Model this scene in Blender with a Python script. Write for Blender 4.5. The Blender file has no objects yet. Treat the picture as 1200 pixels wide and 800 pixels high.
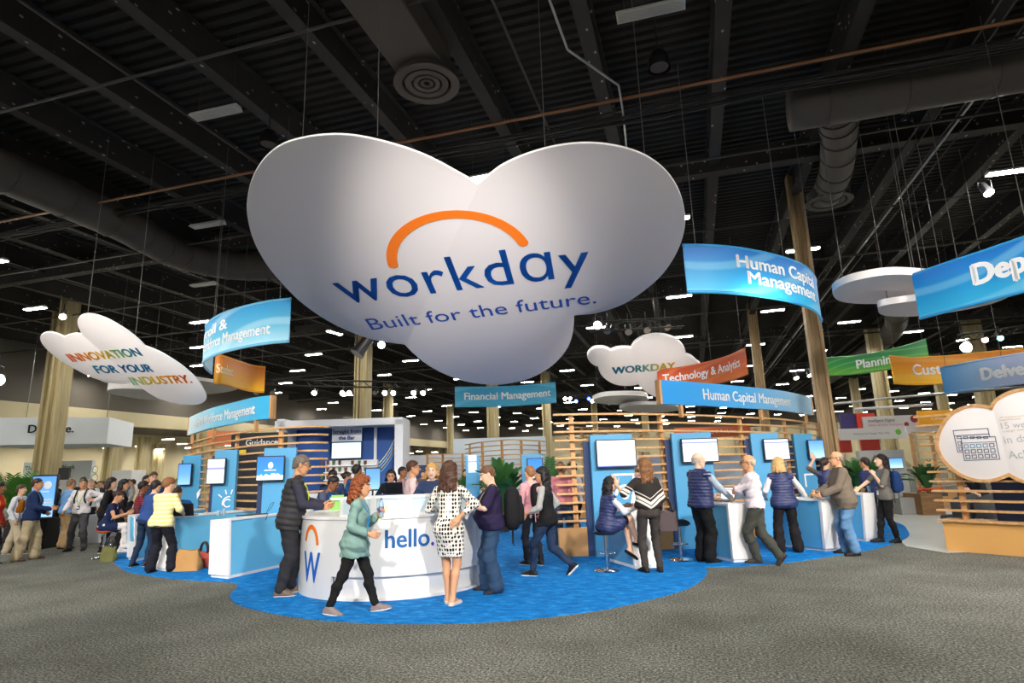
import bpy, bmesh, math, random
import numpy as np
from mathutils import Vector, Matrix

random.seed(7)
S = bpy.context.scene
COL = S.collection
PI = math.pi

# ------------------------------------------------------------------ camera
F = 705.0                      # focal length in pixels of a 1200-wide frame
EYE = 1.62
_u = np.array([497.0 - 600, 400 + 2890.0, -F]); _u /= np.linalg.norm(_u)
_f = np.array([0, 0, -1.0]); _y = _f - _u * (_f @ _u); _y /= np.linalg.norm(_y)
_x = np.cross(_y, _u)
# the hall's own axes are the world's: +Y runs along the hall, the camera looks 16.3 degrees to one side of it
YAW = math.radians(16.3)
_cy, _sy = math.cos(YAW), math.sin(YAW)
RZ = np.array([[_cy, -_sy, 0], [_sy, _cy, 0], [0, 0, 1.0]])
WM = RZ @ np.array([_x, _y, _u])    # world rows in camera axes
FWD = RZ @ np.array([0, 1.0, 0]); RGT = RZ @ np.array([1.0, 0, 0])
cam_d = bpy.data.cameras.new('camera'); cam = bpy.data.objects.new('camera', cam_d); COL.objects.link(cam)
cam_d.sensor_width = 36.0; cam_d.lens = F / 1200 * 36.0; cam_d.clip_end = 400
M4 = Matrix([list(WM[0]) + [0], list(WM[1]) + [0], list(WM[2]) + [EYE], [0, 0, 0, 1]])
cam.matrix_world = M4
S.camera = cam

def ray(px, py): return WM @ np.array([px - 600, 400 - py, -F])
def atz(px, py, z=0.0):
    d = ray(px, py); return np.array([0, 0, EYE]) + d * ((z - EYE) / d[2])
def aty(px, py, y):
    d = ray(px, py); return np.array([0, 0, EYE]) + d * (y / (d @ FWD))
def cf(x, y, z=0.0): return RZ @ np.array([x, y, z])      # metres to the right, metres ahead, height
def proj(p):
    c = WM.T @ (np.array(p, float) - [0, 0, EYE]); return 600 + F * c[0] / -c[2], 400 - F * c[1] / -c[2]

# ------------------------------------------------------------------ look
S.view_settings.view_transform = 'Standard'
S.view_settings.look = 'None'
S.view_settings.gamma = 1.0
S.view_settings.use_curve_mapping = False
S.view_settings.exposure = 0.85
try:
    S.cycles.use_denoising = True
    S.cycles.sample_clamp_indirect = 4.0
    S.cycles.max_bounces = 6
    S.cycles.diffuse_bounces = 3
except Exception: pass

wd = bpy.data.worlds.new('world'); S.world = wd; wd.use_nodes = True
bg = wd.node_tree.nodes['Background']; bg.inputs[0].default_value = (1.0, 0.97, 0.93, 1); bg.inputs[1].default_value = 0.5

LAMP_L = 120.0                  # radiance of the hall's strip lamps

U = np.array([0, 1.0, 0]); V = np.array([1.0, 0, 0]); UP = np.array([0, 0, 1.0])
HALL_YAW = 0.0

def spot(name, loc, target, power, angle=60, size=0.35, color=(1, 0.93, 0.84), blend=0.6):
    l = bpy.data.lights.new(name, 'SPOT'); l.energy = power; l.spot_size = math.radians(angle); l.spot_blend = blend
    l.shadow_soft_size = size; l.color = color
    o = bpy.data.objects.new(name, l); COL.objects.link(o)
    o.location = loc
    d = Vector(target) - Vector(loc)
    o.rotation_euler = d.to_track_quat('-Z', 'Y').to_euler()
    return o
# stage spots of the stand, hung on the truss behind the photographer
spot('stage_spotlight', cf(5.5, -4.5, 8.0), cf(1.5, 9.5, 0.3), 4200, 46)
spot('stage_spotlight', cf(-2.5, -5.0, 8.0), cf(-3.0, 9.5, 0.3), 3600, 46)
spot('stage_spotlight', cf(10.0, 0.0, 8.0), cf(6.0, 11.5, 0.3), 2700, 55)
spot('stage_spotlight', cf(-9.5, 1.0, 8.0), cf(-8.5, 14.0, 0.3), 2800, 55)

# spots for the hanging clouds
spot('cloud_spotlight', cf(-1.0, -2.0, 4.2), cf(-0.9, 10.4, 5.1), 5200, 24, .3, blend=1.0)
spot('cloud_spotlight', cf(2.5, -3.0, 4.2), cf(0.0, 10.6, 5.0), 2000, 20, .3, blend=1.0)

spot('cloud_spotlight', cf(-5.0, 1.0, 3.2), cf(-8.8, 14.0, 4.4), 4200, 22, .3, blend=1.0)  # added fill, brightens the tilted rainbow cloud; no fixture stands here
spot('cloud_spotlight', cf(4.5, 5.0, 3.6), cf(5.3, 24.0, 5.6), 5000, 16, .3, blend=1.0)  # extra fill put in to lift the face of the distant cloud
spot('stage_spotlight', cf(-1.0, 9.0, 8.0), cf(-6.0, 20.5, 1.2), 2600, 40)  # unseen fill added to brighten the bar stand
spot('stage_spotlight', cf(4.0, -1.0, 8.0), cf(9.0, 11.0, 1.2), 2600, 46)  # made-up fill for the cloud board and the stand's right edge

# ------------------------------------------------------------------ materials
def lin(c):
    if isinstance(c, str):
        c = c.lstrip('#'); c = [int(c[i:i + 2], 16) for i in (0, 2, 4)]
    r = []
    for v in c[:3]:
        v = v / 255.0
        r.append(v / 12.92 if v <= 0.04045 else ((v + 0.055) / 1.055) ** 2.4)
    return tuple(r) + (1.0,)

MATS = {}
def mat(name, color, rough=0.6, metal=0.0, noise=0.0, scale=8.0, emit=0.0, spec=0.5, alpha=1.0, trans=0.0, bump=0.0, bscale=60.0):
    if name in MATS: return MATS[name]
    m = bpy.data.materials.new(name); m.use_nodes = True
    nt = m.node_tree; b = nt.nodes['Principled BSDF']
    c = lin(color)
    b.inputs['Base Color'].default_value = c
    b.inputs['Roughness'].default_value = rough; b.inputs['Metallic'].default_value = metal
    b.inputs['Specular IOR Level'].default_value = spec
    tc = nt.nodes.new('ShaderNodeTexCoord')
    if noise > 0:
        n = nt.nodes.new('ShaderNodeTexNoise'); n.inputs['Scale'].default_value = scale; n.inputs['Detail'].default_value = 4
        nt.links.new(tc.outputs['Object'], n.inputs['Vector'])
        r = nt.nodes.new('ShaderNodeMix'); r.data_type = 'RGBA'
        r.inputs['A'].default_value = tuple(max(0, v * (1 - noise)) for v in c[:3]) + (1,)
        r.inputs['B'].default_value = tuple(min(1, v * (1 + noise)) for v in c[:3]) + (1,)
        nt.links.new(n.outputs['Fac'], r.inputs['Factor']); nt.links.new(r.outputs['Result'], b.inputs['Base Color'])
    if bump > 0:
        n2 = nt.nodes.new('ShaderNodeTexNoise'); n2.inputs['Scale'].default_value = bscale
        nt.links.new(tc.outputs['Object'], n2.inputs['Vector'])
        bp = nt.nodes.new('ShaderNodeBump'); bp.inputs['Strength'].default_value = bump; bp.inputs['Distance'].default_value = 0.01
        nt.links.new(n2.outputs['Fac'], bp.inputs['Height']); nt.links.new(bp.outputs['Normal'], b.inputs['Normal'])
    if emit > 0:
        b.inputs['Emission Color'].default_value = c; b.inputs['Emission Strength'].default_value = emit
    if trans > 0: b.inputs['Transmission Weight'].default_value = trans
    if alpha < 1: b.inputs['Alpha'].default_value = alpha
    MATS[name] = m
    return m

def nodes_of(m):
    nt = m.node_tree; return nt, nt.nodes, nt.links, nt.nodes['Principled BSDF']

def ramp(nt, stops, interp='LINEAR'):
    r = nt.nodes.new('ShaderNodeValToRGB'); cr = r.color_ramp; cr.interpolation = interp
    while len(cr.elements) < len(stops): cr.elements.new(0.5)
    for e, (p, c) in zip(cr.elements, stops): e.position = p; e.color = lin(c) if not isinstance(c, tuple) or max(c) > 1 else c
    return r

def wood_mat(name, dark, light, axis='X', scale=2.0):
    """plain grain: noise stretched along one object axis"""
    if name in MATS: return MATS[name]
    m = mat(name, light, 0.55); nt, N, L, b = nodes_of(m)
    tc = N.new('ShaderNodeTexCoord'); mp = N.new('ShaderNodeMapping')
    sc = {'X': (0.15, 3, 3), 'Y': (3, 0.15, 3), 'Z': (3, 3, 0.15)}[axis]
    mp.inputs['Scale'].default_value = [v * scale for v in sc]
    n = N.new('ShaderNodeTexNoise'); n.inputs['Scale'].default_value = 6; n.inputs['Detail'].default_value = 6; n.inputs['Distortion'].default_value = 0.4
    L.new(tc.outputs['Object'], mp.inputs['Vector']); L.new(mp.outputs['Vector'], n.inputs['Vector'])
    r = ramp(nt, [(0.3, dark), (0.7, light)]); L.new(n.outputs['Fac'], r.inputs['Fac']); L.new(r.outputs['Color'], b.inputs['Base Color'])
    return m

# ------------------------------------------------------------------ object helpers
def link(o, parent=None):
    COL.objects.link(o)
    if parent is not None: o.parent = parent
    return o
def setp(o, label=None, cat=None, group=None, kind=None):
    if label: o['label'] = label
    if cat: o['category'] = cat
    if group: o['group'] = group
    if kind: o['kind'] = kind
    return o
def empty(name, loc=(0, 0, 0), rz=0.0, label=None, cat=None, group=None):
    o = bpy.data.objects.new(name, None); o.empty_display_size = 0.1; COL.objects.link(o)
    o.location = loc; o.rotation_euler = (0, 0, rz)
    return setp(o, label, cat, group)
def copy_tree(o, parent=None):
    c = o.copy(); COL.objects.link(c)
    if parent is not None: c.parent = parent
    for ch in list(o.children): copy_tree(ch, c)
    return c

class MB:
    """collects polygons for one mesh"""
    def __init__(self): self.v = []; self.f = []; self.mi = []
    def add(self, vs, fs, mi=0):
        n = len(self.v); self.v += [tuple(float(c) for c in p) for p in vs]; self.f += [tuple(i + n for i in f) for f in fs]; self.mi += [mi] * len(fs)
        return self
    def box(self, c, s, rz=0.0, mi=0, taper=None):
        x, y, z = (v / 2 for v in s); tx, ty = taper if taper else (1, 1)
        p = [(-x, -y, -z), (x, -y, -z), (x, y, -z), (-x, y, -z), (-x * tx, -y * ty, z), (x * tx, -y * ty, z), (x * tx, y * ty, z), (-x * tx, y * ty, z)]
        cr, sr = math.cos(rz), math.sin(rz)
        p = [(c[0] + a * cr - b * sr, c[1] + a * sr + b * cr, c[2] + d) for a, b, d in p]
        return self.add(p, [(0, 3, 2, 1), (4, 5, 6, 7), (0, 1, 5, 4), (1, 2, 6, 5), (2, 3, 7, 6), (3, 0, 4, 7)], mi)
    def hexa(self, p, mi=0):
        return self.add(p, [(0, 3, 2, 1), (4, 5, 6, 7), (0, 1, 5, 4), (1, 2, 6, 5), (2, 3, 7, 6), (3, 0, 4, 7)], mi)
    def tube(self, pts, r, n=8, mi=0, cap=True):
        pts = [np.array(p, float) for p in pts]; rs = r if hasattr(r, '__len__') else [r] * len(pts)
        ring = []; up = np.array([0.0, 0, 1])
        for i, p in enumerate(pts):
            d = pts[min(i + 1, len(pts) - 1)] - pts[max(i - 1, 0)]; d /= (np.linalg.norm(d) + 1e-9)
            a = np.cross(d, up)
            if np.linalg.norm(a) < 0.05: a = np.cross(d, [1.0, 0, 0])
            a /= np.linalg.norm(a); b = np.cross(a, d)
            ring.append([p + rs[i] * (math.cos(t) * a + math.sin(t) * b) for t in [2 * PI * k / n for k in range(n)]])
        vs = [q for rg in ring for q in rg]; fs = []
        for i in range(len(pts) - 1):
            for k in range(n):
                k2 = (k + 1) % n; fs.append((i * n + k, (i + 1) * n + k, (i + 1) * n + k2, i * n + k2))
        if cap: fs.append(tuple(range(n))); fs.append(tuple(reversed([(len(pts) - 1) * n + k for k in range(n)])))
        return self.add(vs, fs, mi)
    def lathe(self, prof, c=(0, 0, 0), n=24, mi=0, a0=0.0, a1=2 * PI):
        full = abs(a1 - a0 - 2 * PI) < 1e-6; m = n if full else n + 1
        vs = []; fs = []
        for r, z in prof:
            for k in range(m):
                t = a0 + (a1 - a0) * k / n; vs.append((c[0] + r * math.cos(t), c[1] + r * math.sin(t), c[2] + z))
        for i in range(len(prof) - 1):
            for k in range(n):
                k2 = (k + 1) % m; fs.append((i * m + k, i * m + k2, (i + 1) * m + k2, (i + 1) * m + k))
        return self.add(vs, fs, mi)
    def strip(self, poly, z0, z1, th, mi=0, closed=False):
        """a wall of thickness th following a plan polyline"""
        P = [np.array(p[:2], float) for p in poly]; n = len(P); L = []; R = []
        for i in range(n):
            d = P[min(i + 1, n - 1)] - P[max(i - 1, 0)]; d /= np.linalg.norm(d); nn = np.array([-d[1], d[0]])
            L.append(P[i] + nn * th / 2); R.append(P[i] - nn * th / 2)
        vs = []
        for i in range(n): vs += [(*L[i], z0), (*R[i], z0), (*R[i], z1), (*L[i], z1)]
        fs = []
        for i in range(n - 1):
            a, b = i * 4, (i + 1) * 4
            for k in range(4):
                k2 = (k + 1) % 4; fs.append((a + k, a + k2, b + k2, b + k))
        fs.append((3, 2, 1, 0)); e = (n - 1) * 4; fs.append((e, e + 1, e + 2, e + 3))
        return self.add(vs, fs, mi)
    def mesh(self, name, mats, smooth=False, bevel=0.0):
        me = bpy.data.meshes.new(name); me.from_pydata(self.v, [], self.f); me.validate()
        for m in (mats if isinstance(mats, (list, tuple)) else [mats]): me.materials.append(m)
        if len(self.mi) == len(me.polygons): me.polygons.foreach_set('material_index', self.mi)
        bm = bmesh.new(); bm.from_mesh(me); bmesh.ops.recalc_face_normals(bm, faces=bm.faces)
        if bevel > 0:
            es = [e for e in bm.edges if e.is_manifold and e.calc_face_angle(0) > 0.6]
            bmesh.ops.bevel(bm, geom=es, offset=bevel, segments=2, affect='EDGES', profile=0.5, clamp_overlap=True)
        bm.to_mesh(me); bm.free()
        if smooth:
            me.polygons.foreach_set('use_smooth', [True] * len(me.polygons))
            if smooth == 'auto': me.set_sharp_from_angle(angle=0.6)
        me.update()
        return me
    def build(self, name, mats, parent=None, smooth=False, bevel=0.0, loc=None, rz=None):
        o = bpy.data.objects.new(name, self.mesh(name, mats, smooth, bevel)); link(o, parent)
        if loc is not None: o.location = loc
        if rz is not None: o.rotation_euler = (0, 0, rz)
        return o

def spline(pts, n=8, closed=False):
    """Catmull-Rom through points"""
    P = [np.array(p, float) for p in pts]; out = []
    m = len(P)
    for i in range(m - (0 if closed else 1)):
        g = (lambda k: P[k % m]) if closed else (lambda k: P[k] if 0 <= k < m else (2 * P[0] - P[1] if k < 0 else 2 * P[-1] - P[-2]))
        p0, p1, p2, p3 = g(i - 1), g(i), g(i + 1), g(i + 2)
        for k in range(n):
            t = k / n
            out.append(0.5 * ((2 * p1) + (-p0 + p2) * t + (2 * p0 - 5 * p1 + 4 * p2 - p3) * t * t + (-p0 + 3 * p1 - 3 * p2 + p3) * t ** 3))
    if not closed: out.append(P[-1])
    return out

def text_mesh(body, size=1.0, bold=0.0, align='CENTER', shear=0.0, space=1.0, width=None, line=1.0):
    """lettering as a flat mesh in XY: arrays of vertices and faces"""
    cu = bpy.data.curves.new('t', 'FONT'); cu.body = body; cu.size = size; cu.align_x = align
    cu.shear = shear; cu.space_character = space; cu.space_line = line; cu.resolution_u = 3
    ob = bpy.data.objects.new('t', cu); COL.objects.link(ob)
    dg = bpy.context.evaluated_depsgraph_get(); dg.update()
    me = bpy.data.meshes.new_from_object(ob.evaluated_get(dg))
    vs = np.array([v.co[:] for v in me.vertices]); fs = [tuple(p.vertices) for p in me.polygons]
    bpy.data.objects.remove(ob); bpy.data.curves.remove(cu); bpy.data.meshes.remove(me)
    if bold > 0 and len(vs):                       # heavier strokes: the outline laid down several times, slightly shifted
        b_ = bold * size; n0 = len(vs); sh = [(-b_, 0), (b_, 0), (0, -b_ * .6), (0, b_ * .6), (0, 0)]
        vs = np.concatenate([vs + [dx, dy, 0] for dx, dy in sh]); fs = [tuple(i + k * n0 for i in f) for k in range(len(sh)) for f in fs]
    if width and len(vs):
        w = vs[:, 0].max() - vs[:, 0].min(); vs[:, 0] *= width / w
    return vs, fs

def put_text(name, body, fn, material, parent, **kw):
    """lettering mapped by fn(x, y) -> world point"""
    vs, fs = text_mesh(body, **kw)
    mb = MB(); mb.add([fn(v[0], v[1]) for v in vs], fs)
    me = bpy.data.meshes.new(name); me.from_pydata(mb.v, [], mb.f); me.materials.append(material); me.update()
    o = bpy.data.objects.new(name, me); link(o, parent)
    return o
# ================================================================== the hall
def hall(along, across, z=0.0): return U * along + V * across + UP * z

M_black = mat('blackened_steel', '262422', 0.8, noise=0.25, scale=1.5)
M_deck = mat('painted_deck', '2b2825', 0.85, noise=0.3, scale=0.6)
M_beam = mat('painted_beam', '322e2a', 0.8, noise=0.35, scale=2.0)
nt, N, L, b_ = nodes_of(M_beam)                      # old paint flakes and clamps along the steel
_tc = N.new('ShaderNodeTexCoord'); _mp = N.new('ShaderNodeMapping'); _mp.inputs['Scale'].default_value = (1, .6, 1); _v = N.new('ShaderNodeTexVoronoi'); _v.inputs['Scale'].default_value = 5
L.new(_tc.outputs['Object'], _mp.inputs['Vector']); L.new(_mp.outputs['Vector'], _v.inputs['Vector'])
_r = ramp(nt, [(0, 'ffffff'), (.13, '000000')], 'CONSTANT'); L.new(_v.outputs['Distance'], _r.inputs['Fac'])
_mx = N.new('ShaderNodeMix'); _mx.data_type = 'RGBA'; _mx.inputs['B'].default_value = lin('a8a296')
_src = b_.inputs['Base Color'].links[0].from_socket; L.new(_src, _mx.inputs['A']); L.new(_r.outputs['Color'], _mx.inputs['Factor']); L.new(_mx.outputs['Result'], b_.inputs['Base Color'])
M_duct = mat('duct_paint', '4a433d', 0.7, noise=0.2, scale=1.2)
M_pipe = mat('galvanised_pipe', '8d8983', 0.45, metal=0.6)
M_pipe_dark = mat('dark_pipe', '3c3835', 0.6)
M_copper = mat('sprinkler_pipe', '8a5a34', 0.5)
M_cable = mat('cable_black', '1e1d1c', 0.6)
M_beige = mat('hall_beige', 'cfc19c', 0.8, noise=0.06, scale=0.3)
M_beige2 = mat('hall_beige_dark', 'a89c80', 0.8, noise=0.06, scale=0.3)
M_upper = mat('upper_wall_paint', '625b52', 0.85, noise=0.1, scale=0.3)
M_white = mat('white_laminate', 'f2f1f0', 0.35)
M_wpaint = mat('white_matte', 'e9e8e8', 0.6)
M_grey = mat('grey_panel', '9c9fa3', 0.55)
M_lgrey = mat('light_grey_panel', 'c9ccd2', 0.55)
M_dark = mat('black_plastic', '141416', 0.4)
M_chrome = mat('chrome', 'd8d8dc', 0.15, metal=1.0)
M_blue = mat('stand_blue', '4a9ccc', 0.45)
M_blue_l = mat('counter_light_blue', '66bde8', 0.4)
M_navy = mat('navy_panel', '17335f', 0.6)
M_steel_l = mat('steel_light', 'b9b8b6', 0.4, metal=0.7)

# ---- gray carpet
m = mat('grey_carpet', '6a6a64', 0.95, spec=0.1); nt, N, L, b = nodes_of(m)
tc = N.new('ShaderNodeTexCoord')
n1 = N.new('ShaderNodeTexNoise'); n1.inputs['Scale'].default_value = 42; n1.inputs['Detail'].default_value = 6; n1.inputs['Roughness'].default_value = 0.75
L.new(tc.outputs['Object'], n1.inputs['Vector'])
r = ramp(nt, [(0.36, '292a27'), (0.5, '676862'), (0.62, 'a5a69f')]); L.new(n1.outputs['Fac'], r.inputs['Fac'])
n3 = N.new('ShaderNodeTexNoise'); n3.inputs['Scale'].default_value = 1.2; n3.inputs['Detail'].default_value = 3
L.new(tc.outputs['Object'], n3.inputs['Vector'])
mx = N.new('ShaderNodeMix'); mx.data_type = 'RGBA'; mx.blend_type = 'MULTIPLY'; mx.inputs['Factor'].default_value = 1
r3 = ramp(nt, [(0.3, 'd8d8d4'), (0.7, 'ffffff')]); L.new(n3.outputs['Fac'], r3.inputs['Fac'])
L.new(r.outputs['Color'], mx.inputs['A']); L.new(r3.outputs['Color'], mx.inputs['B']); L.new(mx.outputs['Result'], b.inputs['Base Color'])
bp = N.new('ShaderNodeBump'); bp.inputs['Strength'].default_value = 0.6; bp.inputs['Distance'].default_value = 0.01
L.new(n1.outputs['Fac'], bp.inputs['Height']); L.new(bp.outputs['Normal'], b.inputs['Normal'])
M_carpet = m
# ---- blue carpet
m = mat('blue_carpet', '0a78d8', 0.9, spec=0.15); nt, N, L, b = nodes_of(m)
tc = N.new('ShaderNodeTexCoord'); mp = N.new('ShaderNodeMapping'); mp.inputs['Scale'].default_value = (1.2, 2.2, 1); mp.inputs['Rotation'].default_value = (0, 0, -YAW)
L.new(tc.outputs['Object'], mp.inputs['Vector'])
n1 = N.new('ShaderNodeTexNoise'); n1.inputs['Scale'].default_value = 4.5; n1.inputs['Detail'].default_value = 8; n1.inputs['Roughness'].default_value = 0.7; n1.inputs['Distortion'].default_value = 0.15
L.new(mp.outputs['Vector'], n1.inputs['Vector'])
r = ramp(nt, [(0.34, '005ca6'), (0.52, '0a78c6'), (0.74, '44a4e4')]); L.new(n1.outputs['Fac'], r.inputs['Fac']); L.new(r.outputs['Color'], b.inputs['Base Color'])
M_bcarpet = m

# ---- floor, walls, ceiling
mb = MB(); c = [hall(-25, -60), hall(-25, 60), hall(112, 60), hall(112, -60)]
mb.add(c, [(0, 1, 2, 3)]); fl = mb.build('floor', M_carpet); setp(fl, kind='structure')
# light vinyl flooring behind the stand on the right
mb = MB(); q = [atz(1062, 640), atz(1110, 648), atz(1300, 640), atz(1300, 585), atz(1050, 588), atz(1040, 620)]
mb.add([(p[0], p[1], 0.004) for p in q], [tuple(range(len(q)))])
setp(mb.build('floor_aisle', mat('pale_vinyl', 'b9bcb8', 0.35, noise=0.08, scale=1.5)), kind='structure')

DECK = 10.3
mb = MB(); per = 0.26; x0, x1 = -60, 60; prof = []
a = -14.0
while a < 112: prof += [(a, 0), (a + per * 0.35, 0), (a + per * 0.5, 0.07), (a + per * 0.85, 0.07)]; a += per
vs = []
for al, dz in prof: vs += [hall(al, x0, DECK + dz), hall(al, x1, DECK + dz)]
mb.add(vs, [(2 * i, 2 * i + 1, 2 * i + 3, 2 * i + 2) for i in range(len(prof) - 1)])
setp(mb.build('ceiling', M_deck), kind='structure')
# wall at the far end: beige below, dark above, with diagonal braces
mb = MB()
mb.hexa([hall(110, -60, 0), hall(110, 60, 0), hall(110.4, 60, 0), hall(110.4, -60, 0), hall(110, -60, 7.6), hall(110, 60, 7.6), hall(110.4, 60, 7.6), hall(110.4, -60, 7.6)])
setp(mb.build('wall_back', M_beige), kind='structure')
mb = MB()
mb.hexa([hall(110, -60, 7.6), hall(110, 60, 7.6), hall(110.4, 60, 7.6), hall(110.4, -60, 7.6), hall(110, -60, 10.5), hall(110, 60, 10.5), hall(110.4, 60, 10.5), hall(110.4, -60, 10.5)])
setp(mb.build('wall_upper', M_upper), kind='structure')
mb = MB()
for k in range(-56, 57, 8):
    s = 1 if (k // 8) % 2 else -1
    mb.tube([hall(109.6, k, 0.3), hall(109.6, k + s * 6, 7.3)], 0.28, 6)
    mb.tube([hall(109.6, k - 1.2 * s, 0), hall(109.6, k - 1.2 * s, 7.6)], 0.3, 6)
setp(mb.build('trim_braces', M_beige2), kind='structure')
# left side: high fascia over an opening, a beige wall further out
mb = MB()
mb.hexa([hall(8, -39.6, 5.6), hall(8, -39, 5.6), hall(110, -39, 5.6), hall(110, -39.6, 5.6), hall(8, -39.6, 6.6), hall(8, -39, 6.6), hall(110, -39, 6.6), hall(110, -39.6, 6.6)])
setp(mb.build('trim_fascia', M_beige), kind='structure')
mb = MB(); mb.hexa([hall(8, -39.6, 6.6), hall(8, -39.2, 6.6), hall(110, -39.2, 6.6), hall(110, -39.6, 6.6), hall(8, -39.6, 10.4), hall(8, -39.2, 10.4), hall(110, -39.2, 10.4), hall(110, -39.6, 10.4)])
setp(mb.build('wall_left', M_upper), kind='structure')
mb = MB(); mb.hexa([hall(0, -58, 0), hall(0, -57.6, 0), hall(110, -57.6, 0), hall(110, -58, 0), hall(0, -58, 7), hall(0, -57.6, 7), hall(110, -57.6, 7), hall(110, -58, 7)])
setp(mb.build('wall_side_bay', M_beige), kind='structure')
mb = MB(); mb.hexa([hall(-25, 58, 0), hall(-25, 58.4, 0), hall(110, 58.4, 0), hall(110, 58, 0), hall(-25, 58, 10.4), hall(-25, 58.4, 10.4), hall(110, 58.4, 10.4), hall(110, 58, 10.4)])
setp(mb.build('wall_right', M_beige2), kind='structure')

# ---- steel beams along the hall, joists across
k = -12
for k in range(-14, 15):
    ac = 1.2 + 2.45 * k
    mb = MB(); w = 0.13
    for z0, z1, ww in ((9.55, 9.6, 0.14), (9.6, 10.25, 0.03), (10.25, 10.3, 0.14)):
        mb.hexa([hall(-12, ac - ww, z0), hall(-12, ac + ww, z0), hall(110, ac + ww, z0), hall(110, ac - ww, z0), hall(-12, ac - ww, z1), hall(-12, ac + ww, z1), hall(110, ac + ww, z1), hall(110, ac - ww, z1)])
    setp(mb.build('ceiling_beam', M_beam), kind='structure')
for al in list(range(16, 110, 12)):
    mb = MB()
    for z0, z1, ww in ((9.3, 9.36, 0.16), (9.36, 9.9, 0.04)):
        mb.hexa([hall(al - ww, -39, z0), hall(al + ww, -39, z0), hall(al + ww, 55, z0), hall(al - ww, 55, z0), hall(al - ww, -39, z1), hall(al + ww, -39, z1), hall(al + ww, 55, z1), hall(al - ww, 55, z1)])
    setp(mb.build('ceiling_beam', M_beam), kind='structure')

# ---- pipes, conduits, cable runs under the deck
def pipe(name, pts, r, m, label, cat='pipe', n=8):
    mb = MB(); mb.tube(pts, r, n); o = mb.build(name, m, smooth=True); return setp(o, label, cat)
pipe('sprinkler_pipe', [hall(11.2, -30, 8.95), hall(11.2, 30, 8.95)], 0.032, M_copper, 'long rust-brown sprinkler pipe crossing below the beams beside the black cable bundle')
mb = MB()
for k in range(9):
    ph = random.random() * 6; r0 = random.uniform(-0.13, 0.13); rz = random.uniform(-0.1, 0.1)
    mb.tube([hall(11.8 + r0 + 0.03 * math.sin(i * 0.9 + ph), -30 + i * 2.0, 8.9 + rz + 0.06 * math.sin(i * 1.57 + ph)) for i in range(31)], 0.02, 5)
setp(mb.build('cable_bundle', M_cable, smooth=True), 'thick bundle of black cables sagging across the whole ceiling', 'cable')
pts = [atz(640, -40, 8.9), atz(644, 0, 8.9), atz(665, 58, 8.9), atz(725, 100, 8.9), atz(730, 130, 8.9), atz(738, 215, 8.9)]
pipe('steel_conduit', pts, 0.022, M_steel_l, 'bright bent steel conduit above the right lobe of the large hanging cloud', 'conduit')
pipe('steel_conduit', [hall(4, 6.5, 9.2), hall(60, 6.5, 9.2)], 0.03, M_steel_l, 'bright straight conduit running away above the blue banner and the wooden column', 'conduit')
for dx, dz in ((-0.12, 0.04), (-0.5, 0.12), (0.25, 0.02), (-0.85, 0.0)):
    pipe('dark_conduit', [hall(2, 6.5 + dx, 9.15 + dz), hall(70, 6.5 + dx, 9.15 + dz)], 0.022, M_pipe_dark, 'dark thin conduit in the parallel run beside the bright straight conduit', 'conduit').__setitem__('group', 'dark conduits beside the bright conduit')
for i, (al, rr) in enumerate(((7.6, .03), (14.6, .035), (19.5, .03), (24, .045), (31, .04), (40, .05), (52, .05))):
    o = pipe('ceiling_pipe', [hall(al, -38, 9.05), hall(al, 45, 9.05)], rr, M_pipe_dark, 'dark grey pipe crossing the hall under the ceiling beams', 'pipe'); o['group'] = 'dark pipes across the ceiling'
for i, ac in enumerate((-9.94, -18.2, -2.6, 11.5, -23)):
    o = pipe('ceiling_pipe', [hall(-5, ac, 9.4), hall(105, ac, 9.4)], .03, M_pipe_dark, 'dark grey pipe running lengthwise between the ceiling beams', 'pipe'); o['group'] = 'dark pipes along the ceiling'
# trusses with rigging
def truss(p, q, name_label, w=0.3):
    p = np.array(p, float); q = np.array(q, float); d = (q - p); Ln = np.linalg.norm(d); d /= Ln; s = np.cross(d, UP); s /= np.linalg.norm(s)
    mb = MB(); ch = [s * w / 2 + UP * w / 2, -s * w / 2 + UP * w / 2, s * w / 2 - UP * w / 2, -s * w / 2 - UP * w / 2]
    for c_ in ch: mb.tube([p + c_, q + c_], 0.025, 6)
    n = int(Ln / w / 1.2)
    for k in range(n):
        a, b_ = p + d * Ln * k / n, p + d * Ln * (k + 1) / n
        for (i, j) in ((0, 1), (2, 3), (0, 2), (1, 3)):
            mb.tube([a + ch[i if k % 2 else j], b_ + ch[j if k % 2 else i]], 0.011, 4, cap=False)
    o = mb.build('lighting_truss', M_black); setp(o, name_label, 'truss')
    return p, d, Ln
def lamp_can(pos, aim, lit, label, group=None, col='fff3e0', r=0.12, e=40):
    """theatre spotlight: can, lens, yoke"""
    d = Vector(aim) - Vector(pos); d.normalize(); d = np.array(d)
    o = empty('stage_light', pos, 0, label, 'stage light', group); z = np.zeros(3)
    mb = MB(); mb.tube([z - d * r * 2.2, z - d * r * 1.8, z + d * r * 0.3, z + d * r * 1.3], [r * .5, r * .85, r * .9, r * 1.15], 12); mb.build('can', M_dark, o, smooth='auto')
    mb = MB(); mb.tube([z + d * r * 1.31, z + d * r * 1.34], [r * 1.0, r * 1.0], 12)
    mb.build('lens', mat('lens_' + col, col, 0.3, emit=e) if lit else mat('lens_dull', '8d8270', 0.2), o)
    mb = MB(); mb.tube([np.array([r * 1.2, 0, 0]), np.array([r * 1.2, 0, r * 2]), np.array([0, 0, r * 2.5]), np.array([-r * 1.2, 0, r * 2]), np.array([-r * 1.2, 0, 0])], 0.015, 5)
    mb.tube([np.array([0, 0, r * 2.5]), np.array([0, 0, r * 4.5])], 0.015, 5); mb.build('yoke', M_dark, o)
    return o

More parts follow.
